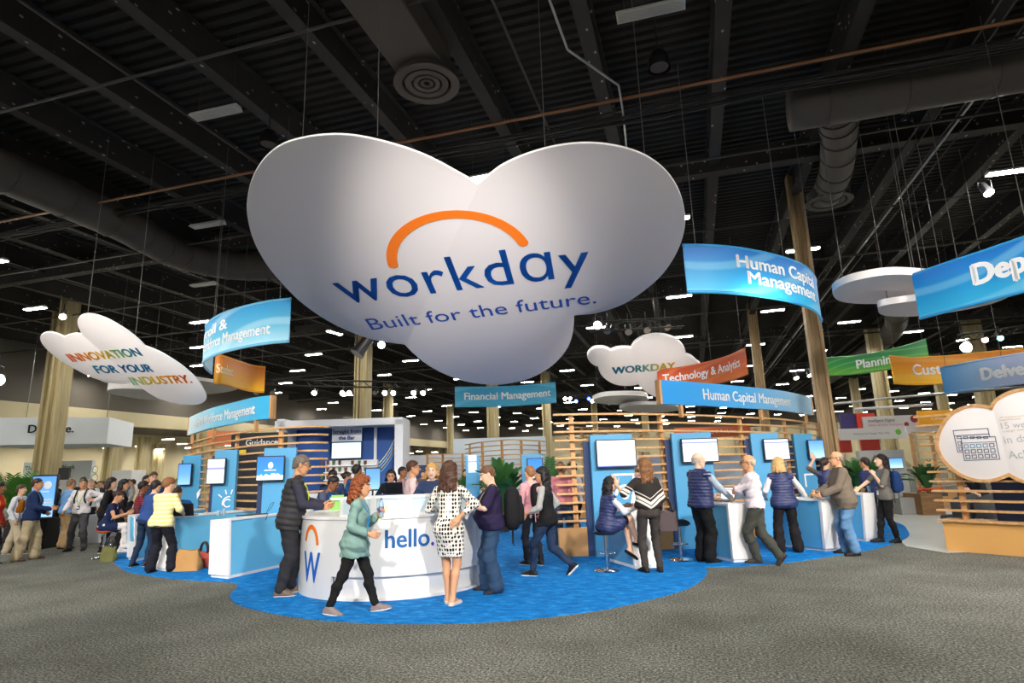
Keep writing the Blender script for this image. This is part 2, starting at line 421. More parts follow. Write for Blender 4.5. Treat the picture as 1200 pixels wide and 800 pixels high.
# ---- strip lamps of the hall: checkerboard grid
M_tube = mat('lit_tubes', 'fffdf4', 0.5, emit=LAMP_L)
M_tube_off = mat('unlit_tubes', 'b9b7b3', 0.4)
M_troffer = mat('lamp_housing', 'c9c7c2', 0.5)
def make_lamp(lit, label, group):
    o = empty('strip_lamp', (0, 0, 0), 0, label, 'ceiling lamp', group)
    mb = MB(); mb.hexa([(-.53, -.13, 0), (.53, -.13, 0), (.53, .13, 0), (-.53, .13, 0), (-.53, -.07, .08), (.53, -.07, .08), (.53, .07, .08), (-.53, .07, .08)]); mb.build('housing', M_troffer, o)
    mb = MB()
    for yy in (-.095, -.06, -.025, .01, .045, .08): mb.box((0, yy + .007, -.008), (1.0, .024, .014))
    mb.build('tubes', M_tube if lit else M_tube_off, o)
    mb = MB()
    for xx in (-.4, .4): mb.tube([(xx, 0, .08), (xx, 0, 1.69)], .006, 4)
    mb.build('hanger', M_pipe_dark, o)
    return o
lit0 = make_lamp(True, 'lit white strip lamp hanging in the rows below the dark ceiling', 'lit strip lamps of the hall')
off0 = make_lamp(False, 'unlit grey strip lamp', None)
OFF = {(0, 0): 'unlit grey strip lamp above the right lobe of the large cloud', (0, -2): 'unlit grey strip lamp above the round duct bend, higher of two there',
       (1, -3): 'unlit grey strip lamp just left of the large hanging cloud', (2, -4): 'small unlit strip lamp beside the round duct bend',
       (4, -2): 'thin unlit strip lamp beside the bottom lobe of the large cloud'}
nl = no = 0
for i in range(-1, 25):
    for j in range(-9, 14):
        if (i + j) % 2: continue
        p = hall(8.5 + 4.27 * i, -0.05 + 4.16 * j, 8.6); px, py = proj(p)
        if not (-60 < px < 1260 and -60 < py < 505) and i > 2: continue
        if (i, j) in OFF:
            o = off0 if no == 0 else copy_tree(off0); no += 1; o['label'] = OFF[(i, j)]
        else:
            o = lit0 if nl == 0 else copy_tree(lit0); nl += 1
        o.location = p; o.rotation_euler = (0, 0, HALL_YAW + (1.45 if (i, j) == (4, -4) else random.uniform(-.04, .04)))
for al in range(22, 100, 6):
    for ac in (-41.5, -46, -51, -55):
        o = copy_tree(lit0); nl += 1; o.location = hall(al, ac, 5.0); o['label'] = 'lit strip lamp in the low side bay beyond the beige fascia'; o['group'] = 'lit strip lamps in the side bay'
mb = MB(); mb.hexa([hall(8, -58, 6.69), hall(8, -39.6, 6.69), hall(110, -39.6, 6.69), hall(110, -58, 6.69), hall(8, -58, 6.9), hall(8, -39.6, 6.9), hall(110, -39.6, 6.9), hall(110, -58, 6.9)]); setp(mb.build('ceiling_side_bay', M_upper), kind='structure')
print('lamps', nl, no)

# ---- ducts
def ring_diffuser(c, label, r=0.62):
    o = empty('round_diffuser', c, 0, label, 'air diffuser')
    for k, (r1, r2, z) in enumerate(((1.0, .72, 0), (.66, .44, .015), (.4, .24, .02), (.2, .07, .03))):
        mb = MB(); mb.lathe([(r * r1, z), (r * r1, z + .03), (r * r2 * 1.03, z + .1), (r * r2, z + .07), (r * r2 + .02, z), (r * r1, z)], n=40)
        mb.build('cone_ring', M_duct, o, smooth='auto')
    mb = MB(); mb.lathe([(r * .9, .1), (r * .92, .3), (0.0, .3)], n=32); mb.build('neck', M_beam, o, smooth='auto')
    return o
c1 = hall(9.3, -4.24, 8.8); ring_diffuser(c1, 'large round ring diffuser above the notch of the big cloud')
c2 = hall(17.9, 4.3, 8.8); ring_diffuser(c2, 'round ring diffuser beside the top of the wooden column')
def ductbox(name, al0, al1, ac0, ac1, z0, z1, label):
    mb = MB(); mb.hexa([hall(al0, ac0, z0), hall(al0, ac1, z0), hall(al1, ac1, z0), hall(al1, ac0, z0), hall(al0, ac0, z1), hall(al0, ac1, z1), hall(al1, ac1, z1), hall(al1, ac0, z1)])
    return setp(mb.build(name, M_duct, bevel=.02), label, 'air duct')
ductbox('square_duct', -4, 9.4, -4.72, -3.8, 8.95, 9.5, 'square dark duct ending above the round ring diffuser by the cloud notch')
def rduct(name, pts, r, label):
    mb = MB(); sp = spline(pts, 14); mb.tube(sp, r, 20)
    o = empty(name, (0, 0, 0), 0, label, 'air duct'); mb.build('duct_tube', M_duct, o, smooth=True)
    for k in range(3, len(sp) - 2, 6):
        d = sp[k + 1] - sp[k]; d /= np.linalg.norm(d); mb = MB(); mb.tube([sp[k] - d * .03, sp[k] + d * .03], r + .025, 20); mb.build('seam_band', M_duct, o, smooth='auto')
    return o
rduct('round_duct', [hall(13.3, 3.6, 9.12), hall(14.5, 3.9, 9.12), hall(16.6, 4.25, 9.12), hall(18.0, 4.3, 9.12)], .4, 'round dark duct running back to the diffuser beside the wooden column')
rduct('round_duct', [hall(12.8, 2.6, 9.0), hall(12.8, 6, 9.0), hall(12.8, 10, 9.0), hall(12.8, 20, 9.0)], .5, 'wide round duct crossing behind the lit strip lamp towards the hall side')
rduct('round_duct', [hall(5.5, -15.1, 8.9), hall(9, -15.1, 8.9), hall(12.2, -15.2, 8.9), hall(14.6, -15.6, 8.9), hall(16.2, -15.0, 8.9), hall(16.9, -13.6, 8.9), hall(17.0, -11.5, 8.9), hall(17, -8, 8.9)], .5, 'long round duct bending behind the left lobe of the big cloud')
rduct('round_duct', [hall(28, 9, 8.95), hall(34, 10.5, 8.95), hall(42, 12, 8.95), hall(60, 12.2, 8.95)], .55, 'round dark duct slanting above the green banner')

# ---- columns
M_colw = wood_mat('column_cladding', '7d6544', 'b99a6c', 'Z', 1.2)
M_colb = wood_mat('column_plaster', 'a3926a', 'c9b98c', 'Z', 0.6)
def column(x, y, w, top, m, label, rz=HALL_YAW, pipe_side=0):
    o = empty('column', (x, y, 0), rz, label, 'column'); o['kind'] = 'structure'
    mb = MB(); t = w * .22
    mb.box((0, 0, top / 2), (w, w * .42, top)); mb.build('web', m, o, bevel=.01)
    for s in (-1, 1):
        mb = MB(); mb.box((s * w * .4, 0, top / 2), (t, w, top)); mb.build('flange', m, o, bevel=.01)
    mb = MB(); mb.box((0, 0, .35), (w * 1.25, w * 1.25, .7)); mb.build('base_guard', m, o, bevel=.02)
    if pipe_side:
        mb = MB(); mb.tube([(pipe_side * w * .85, -.1, 0), (pipe_side * w * .85, -.1, top)], .05, 8); mb.build('downpipe', M_colb, o, smooth=True)
    return o
for (px, py, zt, w, m, lb, ps) in ((933, 240, 9.25, .39, M_colw, 'tall wood-toned column rising behind the large blue curved banner', 0),
        (82, 364, 9.3, .56, M_colb, 'thick beige column behind the tilted white cloud, nearest on that side', 0),
        (70, 381, 9.3, .46, M_colb, 'beige column standing close beside the thick column and its downpipe', -1),
        (428, 389, 9.3, .6, M_colb, 'beige column behind the left end of the large cloud', -1),
        (882, 374, 9.3, .45, M_colw, 'slimmer wood-toned column behind the orange banner', 0)):
    p = atz(px, py, zt); column(p[0], p[1], w, 10.2, m, lb, pipe_side=ps)
for px, d, w in ((131, 44, 1.1), (166, 55, 1.0), (185, 66, 1.1), (245, 50, 2.0), (334, 62, 1.2), (454, 56, .9), (579, 44, .9), (643, 50, .8), (1047, 36, .9), (1170, 36, 1.0), (1118, 48, .8), (1015, 60, .9), (980, 66, .9), (528, 70, .8), (700, 72, .8), (760, 60, .8)):
    p = aty(px, 545, d); o = column(p[0], p[1], w * .78, 10.0 if px > 300 else 5.6, M_colb, 'beige column standing far back in the hall'); o['group'] = 'columns far back in the hall'

# ---- lighting trusses with small lamps
pT, dT, LT = truss(aty(280, 447, 30), aty(520, 452, 30), 'black lighting truss with lit stage lamps left of the bottom cloud lobe')
for px, lit in ((301, 0), (320, 0), (369, 1), (402, 1), (410, 1), (440, 0), (452, 1), (462, 1), (486, 1), (497, 1)):
    p = aty(px, 459, 30); lamp_can(p, p + cf(.25 * (400 - px) / 100, -1, -.55), lit, 'small stage lamp on the truss left of the bottom cloud lobe', 'stage lamps on the truss left of the cloud', e=25)
truss(aty(690, 384, 19), aty(800, 378, 19), 'black lighting truss behind the right lobe of the large cloud')
for k, (px, py) in enumerate(((712, 385), (736, 386), (757, 384), (780, 381))):
    p = aty(px, py, 19); lamp_can(p, p + cf(-.3 + .2 * k, -.8, -.8), 0, 'unlit stage lamp on the truss behind the right cloud lobe', 'unlit stage lamps behind the right cloud lobe')
p = aty(700, 381, 18); lamp_can(p, cf(0.5, 0, 1.6), 1, 'bright lit stage lamp just below the right lobe of the large cloud', e=30)
p = aty(424, 407, 18); lamp_can(p, p + cf(-.55, -.3, -.9), 0, 'black stage lamp with pale lens in front of the beige column', r=.2)
p = aty(447, 404, 20); lamp_can(p, (0, 0, 1.6), 1, 'lit stage lamp beside the lower edge of the left cloud lobe', e=30)
truss(aty(650, 463, 42), aty(735, 465, 42), 'distant truss beside the blue hanging banner')
for k, (px, c_) in enumerate(((662, 'fff3e0'), (675, '4a60ff'), (690, '3448ff'), (694, 'ffffff'), (668, 'fff3e0'))):
    p = aty(px, 467 + (k % 2) * 3, 42); lamp_can(p, cf(1, 0, 1.5), 1, 'tiny coloured stage lamp on the distant truss beside the blue banner', 'stage lamps on the distant truss', col=c_, e=12)
truss(aty(1125, 396, 26), aty(1240, 380, 26), 'black lighting truss above the orange and pale blue banners')
p = aty(1132, 407, 25); lamp_can(p, (0.3, 0, 1.62), 1, 'dazzling white stage lamp above the orange banner', col='fffdf0', r=.2, e=160)
p = aty(1154, 398, 26); lamp_can(p, cf(2, 0, 1), 1, 'small pink stage lamp beside the dazzling lamp', col='ffc8b8', e=12)
p = aty(1172, 396, 26); lamp_can(p, cf(2, 0, 1), 1, 'small turquoise stage lamp on the truss above the banners', col='5fe8d8', e=8)
p = aty(-3, 445, 20); lamp_can(p, (-1, 0, 1.62), 1, 'dazzling white stage lamp above the boxy white sign', col='fffdf0', r=.2, e=160)
p = aty(74, 371, 24); lamp_can(p, (-4, 0, 1.6), 1, 'round stage lamp beside the top of the thick beige column', e=20)
for k, (px, py, d) in enumerate(((948, 437, 30), (932, 440, 30), (1155, 222 - 0, 14.5))):
    p = aty(px, py, d); lamp_can(p, p + cf(0, -.6, -1), 1, ['round work lamp beside the wooden column', 'work lamp hung under a strip lamp by the wooden column', 'small round lamp under the strip lamp at the upper side'][k], e=20)
# speakers and hanging gear silhouettes
for k, (px, py, lb) in enumerate(((315, 163, 'black bell-shaped pendant lamp hanging above the left cloud lobe'), (772, 72, 'black bell-shaped pendant lamp hanging under the unlit strip lamp'))):
    p = atz(px, py, 8.6); o = empty('pendant_lamp', p, 0, lb, 'pendant lamp')
    mb = MB(); mb.lathe([(.2, -.15), (.19, .0), (.13, .16), (.05, .22), (0, .22)], n=20); mb.build('shade', M_dark, o, smooth=True)
    mb = MB(); mb.lathe([(.0, -.12), (.16, -.12)], n=20); mb.build('lens', mat('lens_off', '3a3836', .2), o)
    mb = MB(); mb.tube([(0, 0, .2), (0, 0, .95)], .012, 5); mb.build('hanger', M_dark, o)
# ================================================================== hanging clouds
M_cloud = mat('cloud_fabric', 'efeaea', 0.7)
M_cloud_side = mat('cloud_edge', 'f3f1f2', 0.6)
M_tblue = mat('logo_blue', '1262c4', 0.5)
M_torange = mat('logo_orange', 'f57a0a', 0.5)
M_twhite = mat('lettering_white', 'f6f8fb', 0.5)
M_tnavy = mat('lettering_navy', '1c3f96', 0.5)
M_wire = mat('wire', '6f6d6a', 0.4, metal=0.5)

def ramp_mat(name, stops, axis=0, wave=None, rough=0.5):
    """printed colour blend along one axis of the object's own bounds; wave adds pale printed swooshes"""
    m = mat(name, '888888', rough); nt, N, L, b = nodes_of(m)
    tc = N.new('ShaderNodeTexCoord'); sp = N.new('ShaderNodeSeparateXYZ'); L.new(tc.outputs['Generated'], sp.inputs['Vector'])
    r = ramp(nt, stops); L.new(sp.outputs[axis], r.inputs['Fac']); out = r.outputs['Color']
    if wave:
        col, cx, cz, freq, amt = wave
        mp = N.new('ShaderNodeMapping'); mp.inputs['Location'].default_value = (-cx, 0, -cz); mp.inputs['Scale'].default_value = (1, 0, .45)
        w = N.new('ShaderNodeTexWave'); w.wave_type = 'RINGS'; w.rings_direction = 'Y'; w.inputs['Scale'].default_value = freq; w.inputs['Distortion'].default_value = 0.6; w.inputs['Detail'].default_value = 0
        L.new(tc.outputs['Generated'], mp.inputs['Vector']); L.new(mp.outputs['Vector'], w.inputs['Vector'])
        r2 = ramp(nt, [(0.72, '000000'), (0.95, 'ffffff')]); L.new(w.outputs['Fac'], r2.inputs['Fac'])
        ml = N.new('ShaderNodeMath'); ml.operation = 'MULTIPLY'; ml.inputs[1].default_value = amt; L.new(r2.outputs['Color'], ml.inputs[0])
        mx = N.new('ShaderNodeMix'); mx.data_type = 'RGBA'; mx.inputs['B'].default_value = lin(col)
        L.new(ml.outputs[0], mx.inputs['Factor']); L.new(out, mx.inputs['A']); out = mx.outputs['Result']
    L.new(out, b.inputs['Base Color'])
    return m

class Plane:
    """a flat hanging sign: c a pixel on it at depth dist, vp where its 'down' lines vanish, slope of its baselines in the photo"""
    def __init__(s, c, dist, vp, slope):
        s.o = aty(c[0], c[1], dist); s.dn = ray(*vp); s.dn /= np.linalg.norm(s.dn)
        r1 = ray(*c); r2 = ray(c[0] + 100, c[1] + 100 * slope)
        a = -(r2 @ s.dn) / (r1 @ s.dn); s.b = a * r1 + r2; s.b /= np.linalg.norm(s.b)
        if s.b @ RGT < 0: s.b = -s.b
        s.n = np.cross(s.b, s.dn)
        if s.n @ (np.array([0, 0, EYE]) - s.o) < 0: s.n = -s.n
    def hit(s, px, py):
        d = ray(px, py); e = np.array([0, 0, EYE]); return e + d * (((s.o - e) @ s.n) / (d @ s.n))
    def at(s, x, y, off=0.0): return s.o + s.b * x - s.dn * y + s.n * off
    def loc(s, p): q = p - s.o; return np.array([q @ s.b, -(q @ s.dn)])
    def px(s, px, py): return s.loc(s.hit(px, py))

def cloud(name, label, pl, arcs, th, bev=0.05, ns=6, face=None):
    pts = []
    for a in arcs:
        sp = spline([pl.px(*p) for p in a], ns); pts += sp[:-1]
    P = np.array(pts); n = len(P); A = 0.5 * np.sum(P[:, 0] * np.roll(P[:, 1], -1) - np.roll(P[:, 0], -1) * P[:, 1])
    if A < 0: P = P[::-1]
    t = np.roll(P, -1, 0) - np.roll(P, 1, 0); t /= np.linalg.norm(t, axis=1)[:, None] + 1e-9; nr = np.c_[-t[:, 1], t[:, 0]]   # inward
    rings = [(bev, 0.0), (bev * .3, -bev * .3), (0, -bev), (0, -th + bev), (bev, -th)]
    o = empty(name, (0, 0, 0), 0, label, 'hanging cloud sign')
    mb = MB(); vs = []; fs = []
    for ins, dz in rings: vs += [pl.at(q[0] + ins * v[0], q[1] + ins * v[1], dz) for q, v in zip(P, nr)]
    fs.append(tuple(range(n))); fs.append(tuple((len(rings) - 1) * n + k for k in reversed(range(n))))
    mi = [0, 0]
    for r in range(len(rings) - 1):
        for k in range(n):
            k2 = (k + 1) % n; fs.append((r * n + k, (r + 1) * n + k, (r + 1) * n + k2, r * n + k2)); mi.append(1 if r in (1, 2) else 0)
    mb.add(vs, fs); mb.mi = mi
    mb.build('cloud_panel', [face or M_cloud, M_cloud_side], o, smooth='auto')
    return o
def plane_text(o, pl, body, p0, p1, material, bold=0.0, off=0.012, shear=0, name='lettering', space=1.0, ysc=1.0):
    a, b_ = pl.px(*p0), pl.px(*p1); w = np.linalg.norm(b_ - a); ex = (b_ - a) / w; ey = np.array([-ex[1], ex[0]])
    vs, fs = text_mesh(body, 1.0, bold, 'LEFT', shear, space); x0 = vs[:, 0].min(); sc = w / (vs[:, 0].max() - x0)
    mb = MB(); q = [a + ex * (v[0] - x0) * sc + ey * v[1] * sc * ysc for v in vs]
    mb.add([pl.at(x[0], x[1], off) for x in q], fs); return mb.build(name, material, o)
def plane_arc(o, pl, p0, pm, p1, w, material, off=0.012):
    A, B, C = pl.px(*p0), pl.px(*pm), pl.px(*p1)
    M = np.array([2 * (B - A), 2 * (C - A)]); c = np.linalg.solve(M, [B @ B - A @ A, C @ C - A @ A]); r = np.linalg.norm(A - c)
    tm = math.atan2(*(B - c)[::-1]); wr = lambda t: (t - tm + PI) % (2 * PI) - PI + tm
    t0, t1 = [wr(math.atan2(*(q - c)[::-1])) for q in (A, C)]
    out = []; n = 40
    for k in range(n + 1):
        t = t0 + (t1 - t0) * k / n; out.append(c + (r + w / 2) * np.array([math.cos(t), math.sin(t)]))
    for k in range(9):
        ph = t1 + (PI if t1 > t0 else -PI) * k / 8; e = c + r * np.array([math.cos(t1), math.sin(t1)]); out.append(e + w / 2 * np.array([math.cos(ph), math.sin(ph)]))
    inn = []
    for k in range(n + 1):
        t = t1 + (t0 - t1) * k / n; out.append(c + (r - w / 2) * np.array([math.cos(t), math.sin(t)]))
    for k in range(9):
        ph = t0 + PI + (PI if t1 > t0 else -PI) * k / 8; e = c + r * np.array([math.cos(t0), math.sin(t0)]); out.append(e + w / 2 * np.array([math.cos(ph), math.sin(ph)]))
    mb = MB(); bm = bmesh.new(); f = bm.faces.new([bm.verts.new(pl.at(q[0], q[1], off)) for q in out]); f.normal_update(); bmesh.ops.triangulate(bm, faces=[f])
    me = bpy.data.meshes.new('arc'); bm.to_mesh(me); bm.free(); me.materials.append(material); return link(bpy.data.objects.new('logo_arc', me), o)
def wires(o, tops, z=9.5, r=0.006, spread=0.0):
    for p in tops:
        mb = MB(); mb.tube([p, (p[0], p[1], z)], r, 5); mb.build('suspension_wire', M_wire, o)

pl = Plane((545, 330), 11.0, (735, 835), -.118)
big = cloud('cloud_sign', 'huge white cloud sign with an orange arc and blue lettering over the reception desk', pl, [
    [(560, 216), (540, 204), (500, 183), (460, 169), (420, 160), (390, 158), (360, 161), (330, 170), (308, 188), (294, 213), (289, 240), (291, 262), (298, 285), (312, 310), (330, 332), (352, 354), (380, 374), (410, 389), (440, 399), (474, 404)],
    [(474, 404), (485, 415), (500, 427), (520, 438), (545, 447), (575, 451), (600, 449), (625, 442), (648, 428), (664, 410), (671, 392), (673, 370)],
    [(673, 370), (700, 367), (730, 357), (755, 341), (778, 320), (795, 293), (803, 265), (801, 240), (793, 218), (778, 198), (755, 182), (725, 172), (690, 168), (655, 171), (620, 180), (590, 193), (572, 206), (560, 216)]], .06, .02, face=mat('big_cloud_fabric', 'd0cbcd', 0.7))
plane_text(big, pl, 'workd\u0251y', (405, 355), (692, 321), M_tblue, .004, space=1.08, ysc=1.2)
plane_text(big, pl, 'Built for the future.', (436, 386), (699, 354.5), M_tnavy, 0)
plane_arc(big, pl, (460.7, 310), (541, 250.6), (613, 284), .19, M_torange)
wires(big, [pl.hit(350, 200) - pl.n * .3, pl.hit(440, 175) - pl.n * .3, pl.hit(640, 190) - pl.n * .3, pl.hit(760, 215) - pl.n * .3, pl.hit(520, 420) - pl.n * .3, pl.hit(630, 420) - pl.n * .3])
print('big cloud z', pl.hit(400, 160), pl.hit(575, 450), pl.hit(800, 260))
BIG_C = pl.hit(560, 320); BIG_N = pl.n

pl2 = Plane((150, 425), 14.0, (560, 950), -.05)
K = lambda L: [(30 + x / 5.4545, 360 + y / 5.4545) for x, y in L]
cl = cloud('cloud_sign', 'tilted white cloud sign with three lines of rainbow capitals, before the thick beige columns', pl2, [
    K([(245, 190), (200, 170), (150, 160), (110, 170), (92, 195), (105, 235), (150, 285), (220, 340), (290, 382), (350, 415), (420, 448), (490, 472), (540, 484), (610, 492), (660, 488), (700, 475)]),
    K([(700, 475), (760, 530), (840, 580), (940, 612), (1040, 624), (1110, 620), (1150, 595), (1155, 560), (1130, 510), (1080, 445), (1000, 375), (900, 310), (830, 275), (765, 250)]),
    K([(765, 250), (720, 205), (650, 150), (560, 95), (480, 60), (410, 45), (360, 52), (335, 75), (330, 105), (342, 142), (357, 172)]),
    K([(357, 172), (320, 170), (280, 176), (245, 190)])], .05, .015)
M_rb1 = ramp_mat('rainbow_warm_to_teal', [(0, 'ee6a35'), (.3, 'f2a52a'), (.5, 'e8c92e'), (.7, '7fb77c'), (.85, '2b95a8'), (1, '0f6fa6')])
M_rb2 = ramp_mat('rainbow_blue', [(0, '0e86ab'), (.5, '0f70a8'), (1, '2278ad')])
M_rb3 = ramp_mat('rainbow_green_to_orange', [(0, '7fc2ae'), (.2, 'c9d07a'), (.4, 'efc52a'), (.7, 'ef9a2a'), (1, 'e8622c')])
for b_, p0, p1, m_ in (('INNOVATION', (302, 346), (752, 306), M_rb1), ('FOR YOUR', (462, 419), (824, 408), M_rb2), ('INDUSTRY.', (690, 494), (1070, 478), M_rb3)):
    plane_text(cl, pl2, b_, K([p0])[0], K([p1])[0], m_, .045, ysc=1.7)
wires(cl, [pl2.hit(100, 375) - pl2.n * .15, pl2.hit(156, 405) - pl2.n * .15])
# flat slabs behind it
def slab(label, pts, z, th, dist_note=None):
    P = [atz(px, py, z) for px, py in pts]; sp = spline([p[:2] for p in P], 6, True); n = len(sp)
    mb = MB(); vs = [(q[0], q[1], z) for q in sp] + [(q[0], q[1], z + th) for q in sp]
    mb.add(vs, [tuple(reversed(range(n))), tuple(range(n, 2 * n))] + [(k, (k + 1) % n, n + (k + 1) % n, n + k) for k in range(n)])
    o = mb.build('cloud_slab', M_cloud, smooth='auto'); setp(o, label, 'hanging cloud slab')
    c = np.mean(sp, axis=0)
    w = MB()
    for k in (0, n // 3, 2 * n // 3): w.tube([(*(np.array(sp[k]) * .8 + c * .2), z + th), (*(np.array(sp[k]) * .8 + c * .2), 9.6)], .008, 4)
    w.build('suspension_wire', M_wire, o); return o
slab('grey-white cloud slab with pale edge, under the tilted rainbow cloud', [(126, 460), (140, 463.5), (170, 468), (200, 469), (215, 467), (205, 462), (180, 457), (150, 455), (130, 456)], 5.0, .35)
slab('flat white cloud slab showing behind the tip of the tilted rainbow cloud', [(118, 446), (140, 452), (190, 461), (240, 462), (272, 458), (276, 454), (255, 449), (220, 444), (170, 441), (130, 441)], 5.6, .14)
slab('larger flat cloud slab behind the dark blue banner, seen from below', [(976, 345), (985, 353), (1010, 356), (1040, 355), (1080, 350), (1130, 343), (1150, 337), (1130, 329), (1080, 323), (1040, 322), (1000, 329), (980, 338)], 5.2, .16)
slab('smaller flat cloud slab below the larger one behind the dark blue banner', [(1029, 362), (1034, 369), (1060, 371), (1100, 368), (1150, 359), (1180, 349), (1175, 344), (1120, 347), (1060, 354), (1035, 358)], 4.8, .14)
slab('oval cloud slab hanging under the distant rainbow-lettered cloud', [(695, 470), (705, 473), (725, 474), (745, 473), (759, 469), (755, 464), (735, 463), (710, 464), (698, 467)], 5.4, .25)
slab('lower oval cloud slab half hidden behind the blue header sign', [(726, 480), (745, 483), (775, 483), (797, 480), (790, 475), (765, 474), (738, 475)], 5.0, .2)

pl3 = Plane((750, 430), 24.0, (790, 1500), -.08)
K3 = lambda L: [(640 + x / 6.667, 360 + y / 6.667) for x, y in L]
cl3 = cloud('cloud_sign', 'distant white cloud sign with rainbow capitals behind the orange banner', pl3, [
    K3([(505, 340), (470, 322), (430, 315), (370, 322), (330, 355), (322, 395), (345, 435), (380, 460), (405, 465)]),
    K3([(405, 465), (415, 505), (445, 550), (500, 590), (560, 612), (640, 618), (700, 612), (720, 605)]),
    K3([(720, 605), (760, 650), (820, 690), (900, 715), (1000, 715), (1080, 680), (1140, 600)]),
    K3([(1140, 600), (1190, 560), (1215, 500), (1210, 450), (1180, 425), (1140, 390), (1095, 372)]),
    K3([(1095, 372), (1085, 330), (1060, 290), (1010, 250), (940, 225), (870, 218), (800, 225), (740, 245), (690, 280), (665, 322)]),
    K3([(665, 322), (620, 318), (560, 322), (505, 340)])], .25, .06)
M_rb4 = ramp_mat('rainbow_teal_to_yellow', [(0, '1a6f9a'), (.45, '4f9aa6'), (.6, '9fc0a0'), (.75, 'd9c95a'), (1, 'e8c02a')])
plane_text(cl3, pl3, 'WORKDAY', K3([(515, 520)])[0], K3([(1010, 480)])[0], M_rb4, .05)
wires(cl3, [pl3.hit(700, 412) - pl3.n * .2, pl3.hit(770, 397) - pl3.n * .2])

# ================================================================== banners
def arclen(P):
    P = np.array(P); d = np.r_[0, np.cumsum(np.linalg.norm(np.diff(P, axis=0), axis=1))]; return d
def along(P, d, s):
    s = min(max(s, 0), d[-1]); i = min(np.searchsorted(d, s, side='right') - 1, len(P) - 2); t = (s - d[i]) / (d[i + 1] - d[i] + 1e-9)
    p = P[i] + (P[i + 1] - P[i]) * t; e = P[i + 1] - P[i]; e = e / np.linalg.norm(e); return p, e
def facing(p, e):
    n = np.array([e[1], -e[0]]); return n if n @ (-p) > 0 else -n
def near_s(P, d, px, py, z):
    """arclength where the sight line through (px,py) meets the strip"""
    q = None; best = (1e9, 0)
    for s in np.linspace(0, d[-1], 400):
        p, _ = along(P, d, s); x, y = proj((p[0], p[1], z)); best = min(best, (abs(x - px), s))
    return best[1]
def strip_text(o, P, body, s0, s1, z0, material, bold=.03, off=.02, side=1, name='lettering', ysc=1.0, line=1.0, hfix=None):
    P = np.array([p[:2] for p in P]); d = arclen(P)
    vs, fs = text_mesh(body, 1.0, bold, 'CENTER' if '\n' in body else 'LEFT', line=line); x0 = vs[:, 0].min(); sc = (s1 - s0) / (vs[:, 0].max() - x0)
    q = []
    for v in vs:
        s = s0 + (v[0] - x0) * sc
        p, e = along(P, d, s); n = facing(p, e) * side; q.append((*(p + n * off), z0 + v[1] * (hfix or sc) * ysc))
    mb = MB(); mb.add(q, fs); return mb.build(name, material, o)
def banner(label, top_px, zt, zb, material, texts=(), extra=None, wire_at=(0.05, .5, .95), th=.03, back=None, pre=None):
    P = [atz(px, py, zt)[:2] for px, py in top_px]
    if extra: P += [atz(px, py, zb)[:2] for px, py in extra]
    P = spline(P, 8); d = arclen(P); P = np.array(P)
    o = empty('hanging_banner', (0, 0, 0), 0, label, 'hanging banner')
    mb = MB(); mb.strip(P, zb, zt, th); mb.build('fabric', material, o, smooth='auto')
    for z in (zb, zt):
        mb = MB(); mb.tube([(p[0], p[1], z) for p in P], .03, 6); mb.build('hem_tube', back or material, o, smooth=True)
    for body, pxa, pxb, zz, m_, kw in texts:
        sa, sb = near_s(P, d, pxa, 0, zz), near_s(P, d, pxb, 0, zz); strip_text(o, P, body, min(sa, sb), max(sa, sb), zz, m_, **kw) if sb > sa else strip_text(o, P[::-1], body, d[-1] - sa, d[-1] - sb, zz, m_, **kw)
    for f in wire_at:
        p, e = along(P, d, f * d[-1])
        mb = MB(); mb.tube([(p[0], p[1], zt), (p[0], p[1], 9.5)], .007, 4)
        q = p + e * .35
        mb.build('suspension_wire', M_wire, o)
    return o, P, d
M_ban_blue = ramp_mat('banner_print_sky', [(0, 'a9dbef'), (.45, '4fb5de'), (1, '109ade')], 2, ('cfeefa', .9, -.2, 1.1, .35))
M_ban_deep = ramp_mat('banner_print_deep', [(0, '2fb4e4'), (.4, '179bdc'), (1, '0f72cf')], 2, ('8fd8f4', .1, .9, 1.2, .35))
M_ban_org = ramp_mat('banner_print_amber', [(0, 'dba514'), (.45, 'db8f1e'), (1, 'c96a1e')], 2)
M_ban_red = ramp_mat('banner_print_rust', [(0, 'e07a36'), (.5, 'd55a28'), (1, 'b84722')], 2, ('e8925a', .9, -.2, 1.2, .3))
M_ban_grn = ramp_mat('banner_print_green', [(0, '6cb33a'), (.5, '2c9a48'), (1, '137a4c')], 2, ('8fcf6a', .5, -.4, 2.4, .3))
M_ban_yel = ramp_mat('banner_print_orange', [(0, 'fcc62a'), (.5, 'f7a931'), (1, 'ee8a2c')], 2, ('fbd27a', .2, -.3, 1.1, .3))
M_ban_pale = ramp_mat('banner_print_pale', [(0, '3f95d8'), (.25, '8ab4dc'), (.5, 'a9bbe0'), (1, 'c3c9e4')], 0)
M_ban_fin = ramp_mat('banner_print_teal', [(0, '4ab4dc'), (1, '2b9dcb')], 2, ('7fd0ec', .5, -.4, 1.2, .35))

